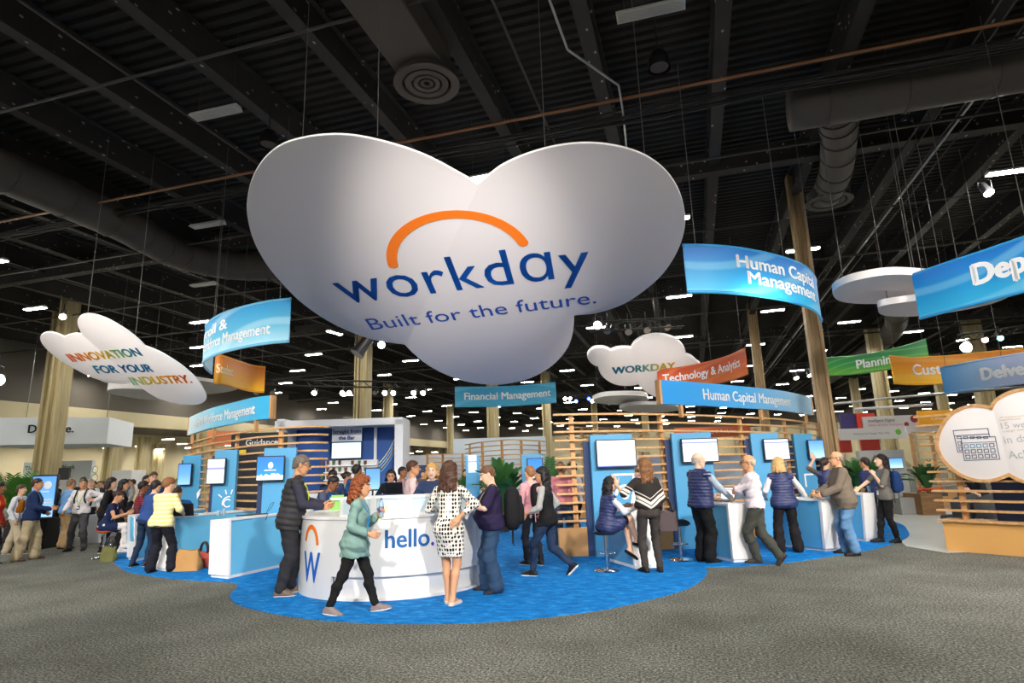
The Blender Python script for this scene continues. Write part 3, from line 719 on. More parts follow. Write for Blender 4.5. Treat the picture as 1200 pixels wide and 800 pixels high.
banner('sky-blue curved banner with two lines of white lettering beside the left cloud lobe', [(341, 350), (315, 353), (285, 359.5), (262, 367), (249, 374), (241.5, 381)], 5.24, 4.34, M_ban_blue,
       [('Payroll &', 241.5, 267, 4.86, M_twhite, dict(hfix=.33)), ('Workforce Management', 236.5, 317, 4.54, M_twhite, dict(hfix=.33))], extra=[(241, 431), (248, 437.5)])
zt = aty(311, 430, 20)[2]; zb = aty(308, 459.5, 20)[2]
banner('amber curved banner showing under the sky-blue curved banner', [(252.5, 416), (262, 417), (280, 423), (295, 428), (311, 430)], zt, zb, M_ban_org, [('Student', 253, 272, zb + .32, mat('lettering_cream', 'f3e2b8'), dict(hfix=.4))])
zt = aty(800, 287, 10.6)[2]; zb = aty(803, 342, 10.6)[2]
banner('large blue curved banner with two lines of white lettering before the wood-toned column', [(800, 287), (830, 287.5), (860, 290), (890, 295), (915, 301), (935, 308), (948, 316), (955, 326)], zt, zb, M_ban_deep,
       [('Human Capital', 863, 953, zb + .52, M_twhite, dict(hfix=.36)), ('Management', 876, 955, zb + .22, M_twhite, dict(hfix=.36))], extra=[(962, 377)])
zt = aty(1069, 322, 11.6)[2]; zb = aty(1077, 373, 11.6)[2]
banner('deep blue banner with bold white letters in front of the flat cloud slabs', [(1069, 322), (1110, 308), (1150, 295), (1200, 278), (1260, 258), (1330, 233), (1400, 207)], zt, zb, M_ban_deep, [('Deployment', 1141, 1370, zb + .34, M_twhite, dict(bold=.06))])
zt = aty(1085, 398, 26)[2]; zb = aty(1087, 418, 26)[2] - .15
banner('green curved banner behind the wood-toned column', [(968, 419), (1000, 417), (1030, 412), (1060, 405), (1085, 397)], zt, zb, M_ban_grn, [('Planning', 1004, 1051, zb + .26, M_twhite, {})])
zt = aty(1043, 417, 20)[2]; zb = aty(1047, 449, 20)[2]
banner('orange curved banner above the pale blue banner', [(1042.5, 417), (1070, 419), (1110, 417), (1150, 413), (1200, 408), (1260, 400)], zt, zb, M_ban_yel, [('Customers', 1070, 1160, zb + .33, M_twhite, {})])
zt = aty(1102, 431, 16)[2]; zb = aty(1106, 461, 16)[2]
banner('pale blue-violet banner with bold white letters below the orange banner', [(1102, 431), (1150, 422), (1200, 413.5), (1260, 402)], zt, zb, M_ban_pale, [('Delve', 1151, 1203, zb + .2, M_twhite, dict(bold=.06))])
zt = aty(873, 408, 20)[2]; zb = aty(875, 438, 20)[2]
banner('rust-orange curved banner above the blue header sign', [(770, 433.5), (800, 430), (830, 424), (855, 416.5), (873, 408)], zt, zb, M_ban_red, [('Technology & Analytics', 777, 868, zb + .36, M_twhite, {})])
zt = aty(651, 449, 28)[2]; zb = aty(651, 472, 28)[2]
banner('small teal-blue banner below the bottom lobe of the large cloud', [(533, 453.5), (560, 453.5), (590, 453), (620, 451), (651, 448)], zt, zb, M_ban_fin, [('Financial Management', 544, 646, zb + .32, M_twhite, {})])

# ================================================================== slat walls with header signs
M_slat = wood_mat('slat_wood', 'b98a56', 'dcb07c', 'X', 1.2)
M_slat_end = wood_mat('post_wood', 'b07f4c', 'd6a873', 'Z', 1.2)
M_ply = mat('planter_wood', 'c4955f', 0.6, noise=.15, scale=2)
def slat_wall(label, px_list, ztop, nsl, pitch, posts, th=.09, hh=.036, seg=8, dz_posts=.0, mw=None):
    P = [np.array(p) for p in spline([atz(px, py, ztop)[:2] for px, py in px_list], seg)] if mw is None else mw
    d = arclen(P); o = empty('slat_wall', (0, 0, 0), 0, label, 'slatted wall')
    for k in range(nsl):
        z = ztop - k * pitch; mb = MB(); mb.strip(P, z - hh, z, th); mb.build('slat', M_slat, o)
    for f in posts:
        p, e = along(np.array(P), d, f * d[-1]); n = facing(p, e); c = p - n * (th / 2 + .03)
        mb = MB(); mb.box((c[0], c[1], (ztop + dz_posts) / 2), (.09, .06, ztop + dz_posts), math.atan2(e[1], e[0])); mb.build('post', M_slat_end, o)
    mb = MB(); mb.strip([p - facing(*along(np.array(P), d, s_)) * .0 for p, s_ in zip(P, d)], 0, .52, .12); mb.build('base_panel', M_ply, o)
    return o, np.array(P), d
wallR, PR, dR = slat_wall('curved timber slat wall carrying the blue header sign on the right of the stand', [(648, 485), (700, 484), (780, 484.5), (850, 487), (910, 490), (945, 494), (966, 497.5), (975, 499)], 2.68, 13, .168, (.03, .2, .42, .6, .74, .86, .97))
wallL, PL, dL = slat_wall('curved timber slat wall carrying the blue header sign on the left of the stand', [(221, 520), (230, 516.5), (253, 510.5), (280, 506), (306, 502), (340, 499.6), (366, 498.5), (384, 499)], 2.68, 13, .168, (.02, .1, .22, .4, .62, .86))
def header(label, P, s0, s1, body, t0, t1, z0=2.86, z1=3.36, mat_=None):
    d = arclen(P); pts = []
    for s in np.linspace(s0, s1, 24):
        p, e = along(P, d, s); pts.append(p + facing(p, e) * .1)
    pts = np.array(pts); o = empty('header_sign', (0, 0, 0), 0, label, 'sign')
    mb = MB(); mb.strip(pts, z0, z1, .1); mb.build('panel', mat_, o, smooth='auto')
    for q, q2 in ((pts[0], pts[1]), (pts[-1], pts[-2])):
        e = q - q2; e /= np.linalg.norm(e); c = q + e * .03 - facing(q, e) * 0; mb = MB(); mb.box((c[0], c[1], (z0 + z1) / 2), (.05, .14, z1 - z0), math.atan2(e[1], e[0])); mb.build('end_cap', M_slat_end, o)
    for f in (.08, .5, .92):
        p, e = along(pts, arclen(pts), f * arclen(pts)[-1]); mb = MB(); mb.box((p[0], p[1], (z0 + 2.6) / 2), (.07, .07, z0 - 2.6), math.atan2(e[1], e[0])); mb.build('support', M_slat_end, o)
    dd = arclen(pts); a, b_ = near_s(pts, dd, t0, 0, (z0 + z1) / 2), near_s(pts, dd, t1, 0, (z0 + z1) / 2)
    if b_ > a: strip_text(o, pts, body, a, b_, z0 + .14, M_twhite, off=.062)
    else: strip_text(o, pts[::-1], body, dd[-1] - a, dd[-1] - b_, z0 + .14, M_twhite, off=.062)
    return o
M_hdrR = ramp_mat('header_print', [(0, '1f8fdc'), (.5, '4aa0d8'), (1, 'a9cfe8')], 0)
M_hdrL = ramp_mat('header_print_left', [(0, 'cfe6f0'), (.5, '5fbde0'), (1, '2fa9dc')], 0)
def s_at(P, px, z=3.1):
    return near_s(P, arclen(P), px, 0, z)
header('blue header sign with white lettering above the right-hand slat wall', PR, s_at(PR, 769), s_at(PR, 945), 'Human Capital Management', 821, 924, mat_=M_hdrR)
header('pale blue header sign with white lettering above the left-hand slat wall', PL, s_at(PL, 228), s_at(PL, 322), 'Payroll & Workforce Management', 230, 302, mat_=M_hdrL)

# ---- blue screen panels standing in front of the slat walls
def screen_mat(name, base, kind):
    m = mat(name, base, .3); nt, N, L, b = nodes_of(m)
    tc = N.new('ShaderNodeTexCoord'); sp = N.new('ShaderNodeSeparateXYZ'); L.new(tc.outputs['Generated'], sp.inputs['Vector'])
    if kind == 'clouds':
        n = N.new('ShaderNodeTexNoise'); n.inputs['Scale'].default_value = 6; L.new(tc.outputs['Generated'], n.inputs['Vector'])
        ad = N.new('ShaderNodeMath'); ad.operation = 'MULTIPLY_ADD'; L.new(n.outputs['Fac'], ad.inputs[0]); ad.inputs[1].default_value = -.35; L.new(sp.outputs[2], ad.inputs[2])
        r = ramp(nt, [(0.02, 'ffffff'), (0.06, '1d8fe0'), (.9, '1673cf')], 'LINEAR'); L.new(ad.outputs[0], r.inputs['Fac']); out = r.outputs['Color']
    else:
        stops = {'page': [(0, 'f4f6fb'), (.8, 'eef2fa'), (.84, '3f5fc0'), (.9, 'e9edf8'), (1, 'dfe6f6')],
                 'white': [(0, '2b55c8'), (.05, 'cfdcf8'), (.1, 'f4f8ff'), (1, 'f4f8ff')],
                 'table': [(0, 'd9f0fa'), (.55, 'eef4fb'), (.6, '6a6ac0'), (.7, 'e8ecf8'), (1, 'eef2fb')],
                 'blue': [(0, 'bfe0fa'), (.5, '7fb8ee'), (1, '4f92dd')], 'totem': [(0, '8fc2f2'), (.5, '5f9fe6'), (1, '4a8fdd')],
                 'sky': [(0, 'd6f0f7'), (.5, 'e8f6fa'), (1, 'bfe4f4')]}[kind]
        r = ramp(nt, stops); L.new(sp.outputs[2], r.inputs['Fac']); out = r.outputs['Color']
    b.inputs['Base Color'].default_value = (0.02, 0.02, 0.02, 1)
    L.new(out, b.inputs['Emission Color']); b.inputs['Emission Strength'].default_value = .9
    return m
def monitor(o, c, e, n, w, h, kind, mname, tilt=0.0, arm=.06):
    """flat screen: c its centre on the wall face"""
    e = np.array([e[0], e[1], 0]); n = np.array([n[0], n[1], 0]); c = np.array(c)
    rz = math.atan2(e[1], e[0]); cc = c + n * (arm + .03)
    mb = MB(); mb.box(tuple(cc), (w, .05, h), rz); hs = mb.build('monitor', M_dark, o, bevel=.006)
    mb = MB(); f = c + n * (arm + .058)
    q = [f + e * (-w / 2 + .02) - UP * (h / 2 - .025), f + e * (w / 2 - .02) - UP * (h / 2 - .025), f + e * (w / 2 - .02) + UP * (h / 2 - .02), f + e * (-w / 2 + .02) + UP * (h / 2 - .02)]
    mb.add(q, [(0, 1, 2, 3)]); mb.build('screen', screen_mat('screen_' + mname, '1d6fd0', kind), hs)
    mb = MB(); a = c + n * arm / 2; mb.box(tuple(a), (.12, arm, .12), rz); mb.build('bracket', M_dark, hs)
    return hs
def unit2(v): return v / np.linalg.norm(v)
def screen_panel(label, P, pxl, pxr, ztop, mon=None, front=.16, face=0.0, side_m=None, extra_px=None):
    s0, s1 = s_at(P, pxl, 2.0), s_at(P, pxr, 2.0); d = arclen(P)
    pa, ea = along(P, d, (s0 + s1) / 2); n = facing(pa, ea)
    # sight-line positions at the panel's own depth
    c0 = pa + n * front
    a = math.radians(face); v = -c0 / np.linalg.norm(c0); n2 = np.array([v[0] * math.cos(a) - v[1] * math.sin(a), v[0] * math.sin(a) + v[1] * math.cos(a)]); e2 = np.array([-n2[1], n2[0]])
    if e2 @ RGT[:2] < 0: e2 = -e2
    def hit(px):
        dd = ray(px, 560)[:2]; t = (c0 @ n2) / (dd @ n2); return dd * t
    wl = np.array(spline(list(P), 4))
    for it in range(24):                                   # far enough out that the board clears the slats
        L_, R_ = hit(pxl), hit(pxr)
        bad = False
        for q in (L_, R_, (L_ + R_) / 2):
            for bk in (.14,):
                qq = q - n2 * bk; i_ = np.argmin(((wl - qq) ** 2).sum(1)); _, ee = along(P, d, d[-1] * i_ / (len(wl) - 1)); nn2 = facing(wl[i_], ee)
                if (qq - wl[i_]) @ nn2 < .06: bad = True
        if not bad: break
        c0 = c0 - unit2(c0) * .05
    L_, R_ = hit(pxl), hit(pxr); w = (R_ - L_) @ e2; c = (L_ + R_) / 2 - n2 * .06
    o = empty('screen_panel', (0, 0, 0), 0, label, 'display panel')
    rz = math.atan2(e2[1], e2[0])
    mb = MB(); mb.box((c[0], c[1], ztop / 2), (w, .12, ztop), rz); mb.build('board', M_blue, o, bevel=.004)
    cb = c - n2 * .1 - e2 * .12; mb = MB(); mb.box((cb[0], cb[1], ztop / 2 - .06), (w, .06, ztop - .12), rz); mb.build('backing', M_navy, o)
    if mon:
        ml, mr, z0, z1, kind, mn = mon
        A, B = hit(ml), hit(mr); mc = (A + B) / 2 + n2 * 0.0
        monitor(o, (mc[0], mc[1], (z0 + z1) / 2), e2, n2, (B - A) @ e2, z1 - z0, kind, mn)
    return o, c + n2 * .06, e2, n2, w
pz = {}
pz['R1'] = screen_panel('blue display panel with the large blank white screen, behind the seated woman', PR, 694, 744, 2.24, (699, 746, 1.61, 2.14, 'white', 'blank'), front=.2, face=14)
pz['R2'] = screen_panel('blue display panel with a screen behind the bald man in a quilted vest', PR, 791, 838, 2.26, (800, 843, 1.66, 2.14, 'page', 'form'), front=.2, face=18)
pz['R3'] = screen_panel('blue display panel with a screen above the blond woman in a quilted vest', PR, 885, 918, 2.28, (897, 927, 1.66, 2.14, 'page', 'dashboard'), front=.2, face=22)
pz['R4'] = screen_panel('blue display panel with a pale screen above the woman raising her hand', PR, 936, 958, 2.3, (949, 968, 1.66, 2.14, 'blue', 'pale'), front=.2, face=30)
pz['R5'] = screen_panel('narrow blue display panel at the far end of the right-hand slat wall', PR, 966, 979, 2.3, (971, 982, 1.7, 2.1, 'blue', 'edge'), front=.2, face=38)
pz['L1'] = screen_panel('blue display panel with a screen above the man at the laptop', PL, 213, 234, 2.26, (211, 227, 1.5, 2.05, 'totem', 'left'), front=.3, face=-34)
pz['L2'] = screen_panel('blue display panel with a tilted screen and white sun emblem', PL, 250, 276, 2.26, (244, 266, 1.52, 2.08, 'table', 'list'), front=.3, face=-24)
pz['L3'] = screen_panel('blue display panel with a screen of white clouds, behind the man in the black vest', PL, 308, 346, 2.22, (301, 334, 1.56, 2.06, 'clouds', 'clouds'), front=.3, face=-12)
def on_panel(key, fn, name='emblem', m_=None):
    o, c, e, n, w = pz[key]; mb = MB(); fn(mb, lambda x, z, off=.012: (c[0] + e[0] * x + n[0] * off, c[1] + e[1] * x + n[1] * off, z)); return mb.build(name, m_ or M_twhite, o)
def band(mb, T, cx, cz, r, w, a0, a1, n=24):
    vs = []; fs = []
    for k in range(n + 1):
        t = a0 + (a1 - a0) * k / n; vs += [T(cx + (r - w / 2) * math.cos(t), cz + (r - w / 2) * math.sin(t)), T(cx + (r + w / 2) * math.cos(t), cz + (r + w / 2) * math.sin(t))]
    fs = [(2 * k, 2 * k + 1, 2 * k + 3, 2 * k + 2) for k in range(n)]; mb.add(vs, fs)
def quadT(mb, T, x0, z0, x1, z1): mb.add([T(x0, z0), T(x1, z0), T(x1, z1), T(x0, z1)], [(0, 1, 2, 3)])
def em_frame(mb, T):
    quadT(mb, T, -.05, .98, -.01, 1.5); quadT(mb, T, -.05, 1.46, .4, 1.5); quadT(mb, T, .36, .98, .4, 1.5)
    band(mb, T, .2, 1.1, .17, .05, 0, PI); band(mb, T, .2, 1.1, .06, .035, 0, 2 * PI)
on_panel('R1', em_frame)
def em_sun(mb, T):
    T0 = T; T = lambda x, z, off=.012: T0(.12 + (x - .12) * .72, 1.12 + (z - 1.18) * .72, off)
    band(mb, T, .1, 1.17, .11, .035, .25 * PI, 1.75 * PI); band(mb, T, .14, 1.17, .19, .035, .45 * PI, 1.1 * PI)
    for a in (75, 105, 140): 
        ca, sa = math.cos(math.radians(a)), math.sin(math.radians(a)); mb.add([T(.12 + ca * .26 - sa * .015, 1.18 + sa * .26 + ca * .015), T(.12 + ca * .26 + sa * .015, 1.18 + sa * .26 - ca * .015), T(.12 + ca * .4 + sa * .015, 1.18 + sa * .4 - ca * .015), T(.12 + ca * .4 - sa * .015, 1.18 + sa * .4 + ca * .015)], [(0, 1, 2, 3)])
on_panel('L2', em_sun)
def em_leaf(mb, T): mb.add([T(.22, 1.15), T(.3, 1.28), T(.3, 1.42), T(.2, 1.3)], [(0, 1, 2, 3)])
on_panel('L1', em_leaf)
def em_balloon(mb, T):
    mb.add([T(-.15 + .05 * math.cos(t), 1.87 + .065 * math.sin(t), .13) for t in np.linspace(0, 2 * PI, 20)[:-1]], [tuple(range(19))]); quadT(mb, lambda x, z: T(x, z, .13), -.27, 1.765, -.04, 1.785)
on_panel('L3', em_balloon)
for key, z in (('R2', 1.2), ('R3', 1.2), ('R4', 1.2)):
    def em_plain(mb, T): quadT(mb, T, -.1, 1.0, -.06, 1.32); quadT(mb, T, -.1, 1.28, .14, 1.32)
    if key == 'R4': on_panel(key, em_plain)

# ================================================================== counters
def counter(label, A0, B0, A1, B1, C0, h, blue, name='demo_counter', L=None):
    """white slanted end slab (A left, B right; 0 ground, 1 top pixels) on a blue body running back towards C0"""
    a0, b0 = atz(*A0), atz(*B0); a1, b1 = atz(*A1, h), atz(*B1, h); c = atz(*C0)
    dv = c - a0 if L is None or L > 0 else c - b0
    Ln = np.linalg.norm(dv) if not L else abs(L); dv = dv / np.linalg.norm(dv)
    o = empty(name, (0, 0, 0), 0, label, 'counter')
    z = lambda p, zz: np.array([p[0], p[1], zz]); pl_h = .06
    t = .06
    def lerp(p, q, f): return p + (q - p) * f
    f0 = pl_h / h
    A_lo, B_lo = lerp(a0, a1, f0), lerp(b0, b1, f0)
    mb = MB(); mb.hexa([A_lo, B_lo, B_lo + dv * t, A_lo + dv * t, a1, b1, b1 + dv * t, a1 + dv * t]); mb.build('end_panel', M_white, o, bevel=.004)
    ins = (b0 - a0) * .04
    mb = MB(); mb.hexa([A_lo + dv * t + ins, B_lo + dv * t - ins, B_lo + dv * Ln - ins, A_lo + dv * Ln + ins, a1 + dv * t + ins - UP * .04, b1 + dv * t - ins - UP * .04, b1 + dv * Ln - ins - UP * .04, a1 + dv * Ln + ins - UP * .04]); mb.build('body', blue, o)
    mb = MB(); mb.hexa([a1 + dv * t * .98 - UP * .04, b1 + dv * t * .98 - UP * .04, b1 + dv * Ln - UP * .04, a1 + dv * Ln - UP * .04, a1 + dv * t * .98, b1 + dv * t * .98, b1 + dv * Ln, a1 + dv * Ln]); mb.build('worktop', M_white, o, bevel=.004)
    i2 = (b0 - a0) * .06
    mb = MB(); mb.hexa([z(a0 + i2 + dv * .03, 0), z(b0 - i2 + dv * .03, 0), z(b0 - i2 + dv * (Ln - .02), 0), z(a0 + i2 + dv * (Ln - .02), 0), z(a0 + i2 + dv * .03, pl_h), z(b0 - i2 + dv * .03, pl_h), z(b0 - i2 + dv * (Ln - .02), pl_h), z(a0 + i2 + dv * (Ln - .02), pl_h)]); mb.build('plinth', M_white, o)
    return o, (a1, b1, dv, Ln)
kA = {}
kA['K1'] = counter('blue demo counter with white end, beside the woman seated on a stool', (744.5, 668), (773, 666), (739, 593.5), (757, 592.5), (715, 659), .96, M_blue, L=1.0)
kA['K2'] = counter('blue demo counter with white end, between the two bald men', (860, 660), (888, 659), (853, 590), (877, 589), (817, 650), .96, M_blue_l, L=1.1)
kA['K3'] = counter('blue demo counter with white end, in front of the grey jacketed man', (968, 647), (989, 645.5), (962, 584.5), (979, 583), (944, 644), .96, M_blue_l, L=1.0)
kA['K4'] = counter('blue demo counter with white end, under the hand of the woman in grey', (1015.5, 635.5), (1032.5, 633), (1011, 578), (1024, 577), (985, 632), .96, M_blue_l, L=1.0)
kA['A'] = counter('long pale blue counter with white end, in front of the man in the black vest', (244, 677), (266.8, 679.5), (246.5, 609), (268, 607.5), (322, 667), .96, M_blue_l, L=-2.1)
kA['C'] = counter('pale blue counter with the open laptop, behind the woman in yellow', (178, 668), (196, 671), (184, 605.5), (203, 604.5), (250, 661.5), .96, M_blue_l, L=-2.0)
kA['B'] = counter('pale blue counter where the group sits, at the far end of the left row', (148.5, 656), (157.6, 658.5), (149.5, 603), (158.5, 602.5), (205, 650), .96, M_blue_l, L=-2.0)

# ================================================================== carpet of the stand
K8 = [(130, 655), (145, 668), (170, 674), (200, 678), (240, 681), (274, 683), (278, 688), (270, 697), (274, 706), (290, 712), (320, 719), (360, 725), (410, 729), (470, 731), (540, 730.5), (600, 727), (660, 721), (710, 714), (760, 703), (800, 692), (822, 680), (829, 670), (826, 664.5)]
edge = spline([atz(*p)[:2] for p in K8], 5)
right = [atz(*p)[:2] for p in [(826, 664.5), (880, 663), (940, 657), (990, 649), (1030, 642), (1062, 631), (1064, 622), (1050, 612), (1000, 600)]]
right = spline(right, 5)
back = [cf(9.0, 19)[:2], cf(0, 21)[:2], cf(-9, 20)[:2], cf(-11, 17)[:2]]
Pc = [p for p in edge] + right[1:] + back
mb = MB(); n = len(Pc); mb.add([(p[0], p[1], .012) for p in Pc] + [(p[0], p[1], .0) for p in Pc], [tuple(range(n))] + [(k, (k + 1) % n, n + (k + 1) % n, n + k) for k in range(n)])
setp(mb.build('floor_carpet', M_bcarpet), kind='structure')

# ================================================================== reception desk
DC = cf(-1.883, 9.77); DR = 1.43
def cyl(px, py, r=DR):
    d = ray(px, py)[:2]; A = d @ d; B = -2 * d @ DC[:2]; C = DC[:2] @ DC[:2] - r * r; t = (-B - math.sqrt(max(B * B - 4 * A * C, 0))) / (2 * A)
    q = d * t - DC[:2]; z = EYE + ray(px, py)[2] * t; return math.atan2(q[1], q[0]), z
def aw(a): return math.radians(a) + YAW
desk = empty('reception_desk', tuple(DC), 0, 'round white reception desk with blue greeting lettering and an orange arc emblem', 'reception desk')
def dring(name, prof, a0, a1, m_, n=48, bev=0.0):
    mb = MB(); a0, a1 = aw(a0), aw(a1); mb.lathe(prof + [prof[0]], n=n, a0=a0, a1=a1)
    k = len(prof); 
    mb.f.append(tuple(i * (n + 1) for i in range(k))); mb.f.append(tuple(i * (n + 1) + n for i in reversed(range(k)))); mb.mi += [0, 0]
    return mb.build(name, m_, desk, smooth='auto')
A_L, A_R = -212, -20
dring('front_panel', [(DR - .04, .31), (DR, .31), (DR, 1.04), (DR - .04, 1.04)], -116, -27, M_white)
dring('side_panel', [(DR - .04, .0), (DR, .0), (DR, 1.04), (DR - .04, 1.04)], A_L, -116, M_white)
dring('end_panel', [(DR - .12, .0), (DR, .0), (DR, 1.04), (DR - .12, 1.04)], -27, A_R, M_lgrey, 8)
dring('base', [(DR - .1, .0), (DR - .06, .0), (DR - .06, .33), (DR - .1, .33)], -116, -27, M_white)
dring('plinth', [(DR - .1, .0), (DR - .005, .0), (DR - .005, .045), (DR - .1, .045)], -116, -27, M_white)
dring('worktop', [(DR - .5, 1.04), (DR + .02, 1.04), (DR + .02, 1.075), (DR - .5, 1.075)], A_L, A_R, M_white)
dring('inner_wall', [(DR - .5, .0), (DR - .47, .0), (DR - .47, 1.04), (DR - .5, 1.04)], A_L, A_R, M_wpaint)
a_l, a_r = math.degrees(cyl(398, 600)[0] - YAW), math.degrees(cyl(549, 600)[0] - YAW)
if a_l > 0: a_l -= 360
if a_r > 0: a_r -= 360
dring('display_case_top', [(DR - .36, 1.3), (DR - .01, 1.3), (DR - .01, 1.335), (DR - .36, 1.335)], a_l, a_r, M_white)
dring('display_case_sill', [(DR - .06, 1.075), (DR - .01, 1.075), (DR - .01, 1.105), (DR - .06, 1.105)], a_l, a_r, M_white)
M_glass = mat('frosted_glass', 'cfe6f2', 0.25)
nb = 4
for k in range(nb):
    f0 = a_l + (a_r - a_l) * k / nb; f1 = a_l + (a_r - a_l) * (k + 1) / nb
    dring('glass_pane', [(DR - .035, 1.105), (DR - .025, 1.105), (DR - .025, 1.3), (DR - .035, 1.3)], f0 + 1.6, f1 - 1.6, M_glass, 10)
    dring('mullion', [(DR - .05, 1.105), (DR - .012, 1.105), (DR - .012, 1.3), (DR - .05, 1.3)], f0 - .1, f0 + 1.6, M_white, 3)
    dring('mullion', [(DR - .05, 1.105), (DR - .012, 1.105), (DR - .012, 1.3), (DR - .05, 1.3)], f1 - 1.6, f1 + .1, M_white, 3)
def desk_text(body, p0, p1, m_, bold=.02, z0=None, hpx=None, name='lettering'):
    (t0, z_), (t1, z1_) = cyl(*p0), cyl(*p1); vs, fs = text_mesh(body, 1, bold, 'LEFT'); x0 = vs[:, 0].min(); w = vs[:, 0].max() - x0
    zz = (z_ + z1_) / 2; hs = hpx
    q = [((DR + .006) * math.cos(t0 + (v[0] - x0) / w * (t1 - t0)), (DR + .006) * math.sin(t0 + (v[0] - x0) / w * (t1 - t0)), zz + v[1] * hs) for v in vs]
    mb = MB(); mb.add(q, fs); return mb.build(name, m_, desk)
desk_text('hello', (451, 642.5), (503.5, 638), M_tblue2 := mat('greeting_blue', '1467b0', .45), .022, hpx=.33)
desk_text('.', (505, 638.5), (508.5, 638), mat('dot_violet', '5a2ab8', .45), .03, hpx=.33)
desk_text('W', (356, 680), (374.5, 682), M_tblue, .02, hpx=.56)
(t0, z0_), (t1, z1_), (tm, zm) = cyl(357.5, 637), cyl(374, 643), cyl(364, 618.5)
mb = MB(); vs = []; fs = []; n = 24
for k in range(n + 1):
    f = PI - .25 - (PI - .35) * k / n
    for rr in (.14, .195):
        th_ = (t0 + t1) / 2 + rr * math.cos(f) / DR; vs.append(((DR + .006) * math.cos(th_), (DR + .006) * math.sin(th_), (z0_ + z1_) / 2 + (rr + .07) * math.sin(f) * 1.1))
fs = [(2 * k, 2 * k + 1, 2 * k + 3, 2 * k + 2) for k in range(n)]; mb.add(vs, fs); mb.build('logo_arc', M_torange, desk)
# ================================================================== neighbouring stands and background
def bx(name, label, cat, box, d, th, m, z0=None, group=None, rz=YAW, parent=None, bevel=0.0, push=0.0, y0=None):
    """upright board or box whose front fills the pixel box at depth d; z0 = 0 lets it stand on the floor"""
    x0, ya, x1, yb = box; xm = (x0 + x1) / 2
    pt, pb = aty(xm, ya, d), aty(xm, yb, d); zt, zb = pt[2], (pb[2] if z0 is None else z0)
    w = np.linalg.norm((aty(x1, yb, d) - aty(x0, yb, d))[:2]); c = aty(xm, (ya + yb) / 2, d)
    n = np.array([math.sin(rz), -math.cos(rz)])         # towards the viewer
    c2 = c[:2] - n * (th / 2 + push)
    mb = MB(); mb.box((0, 0, (zt - zb) / 2), (w, th, zt - zb))
    o = mb.build(name, m, None, bevel=bevel); 
    if parent is None:
        o.location = (c2[0], c2[1], zb); o.rotation_euler = (0, 0, rz); setp(o, label, cat, group)
    else:
        o.location = (c2[0] - parent.location[0], c2[1] - parent.location[1], zb - parent.location[2])
        o.rotation_euler = (0, 0, rz); o.parent = parent
        if parent.rotation_euler.z: 
            R = Matrix.Rotation(-parent.rotation_euler.z, 4, 'Z'); o.location = R @ o.location; o.rotation_euler = (0, 0, rz - parent.rotation_euler.z)
    return o
def sign_text(o, body, p0, p1, d, m, bold=.01, off=.03, rz=YAW, name='lettering', h=None):
    """flat lettering between two baseline pixels at depth d, as a part of o"""
    a, b_ = aty(*p0, d), aty(*p1, d); vs, fs = text_mesh(body, 1, bold, 'LEFT'); x0 = vs[:, 0].min(); w = vs[:, 0].max() - x0
    e = np.array([math.cos(rz), math.sin(rz), 0]); n = np.array([math.sin(rz), -math.cos(rz), 0]); W = (b_ - a) @ e; sc = W / w
    org = np.array(o.location); r = -o.rotation_euler.z; R = np.array([[math.cos(r), -math.sin(r), 0], [math.sin(r), math.cos(r), 0], [0, 0, 1]])
    q = [R @ (a + e * (v[0] - x0) * sc + UP * v[1] * (h or sc) + n * off - org) for v in vs]
    mb = MB(); mb.add(q, fs); return mb.build(name, m, o)

# ---- bar stand
D_ = 21
g = aty(396, 560, D_); bar = empty('bar_stand', (g[0], g[1], 0), YAW, 'white framed bar stand with navy wall and a bright screen behind the reception desk', 'exhibition stand')
bx('top_beam', None, None, (322, 491, 472, 499), D_, 1.4, M_lgrey, parent=bar)
for a, b_ in ((322, 331), (462, 472)): bx('side_frame', None, None, (a, 491, b_, 600), D_, 1.4, M_lgrey, z0=0, parent=bar)
bx('back_wall', None, None, (330, 498, 463, 600), D_, .1, mat('bar_navy', '1c4d95', .6), z0=0, parent=bar, push=1.2)
bx('divider', None, None, (430, 498, 433.5, 560), D_, .08, M_lgrey, z0=0, parent=bar, push=1.0)
hb = bx('title_board', None, None, (382, 498, 418, 516), D_, .06, M_lgrey, parent=bar, push=.7)
scr = bx('bar_screen', None, None, (381, 516.5, 418, 537), D_, .08, M_dark, parent=bar, push=.7)
M_sky = screen_mat('screen_sky', '000000', 'sky')
bx('screen_face', None, None, (382, 517.5, 417, 536), D_, .01, M_sky, parent=bar, push=.68)
sign_text(bar, 'Straight from', (383, 506.5), (417, 505.5), D_, M_tnavy, .035, off=-.68); sign_text(bar, 'the Bar', (390, 514), (410, 513.3), D_, M_tnavy, .035, off=-.68)
sh = bx('shelf_unit', None, None, (372, 538.5, 436, 590), D_, .25, M_lgrey, z0=0, parent=bar, push=.8)
for y in (545, 553, 562): bx('shelf_board', None, None, (372, y - .5, 436, y + .5), D_, .1, M_white, parent=bar, push=.66)
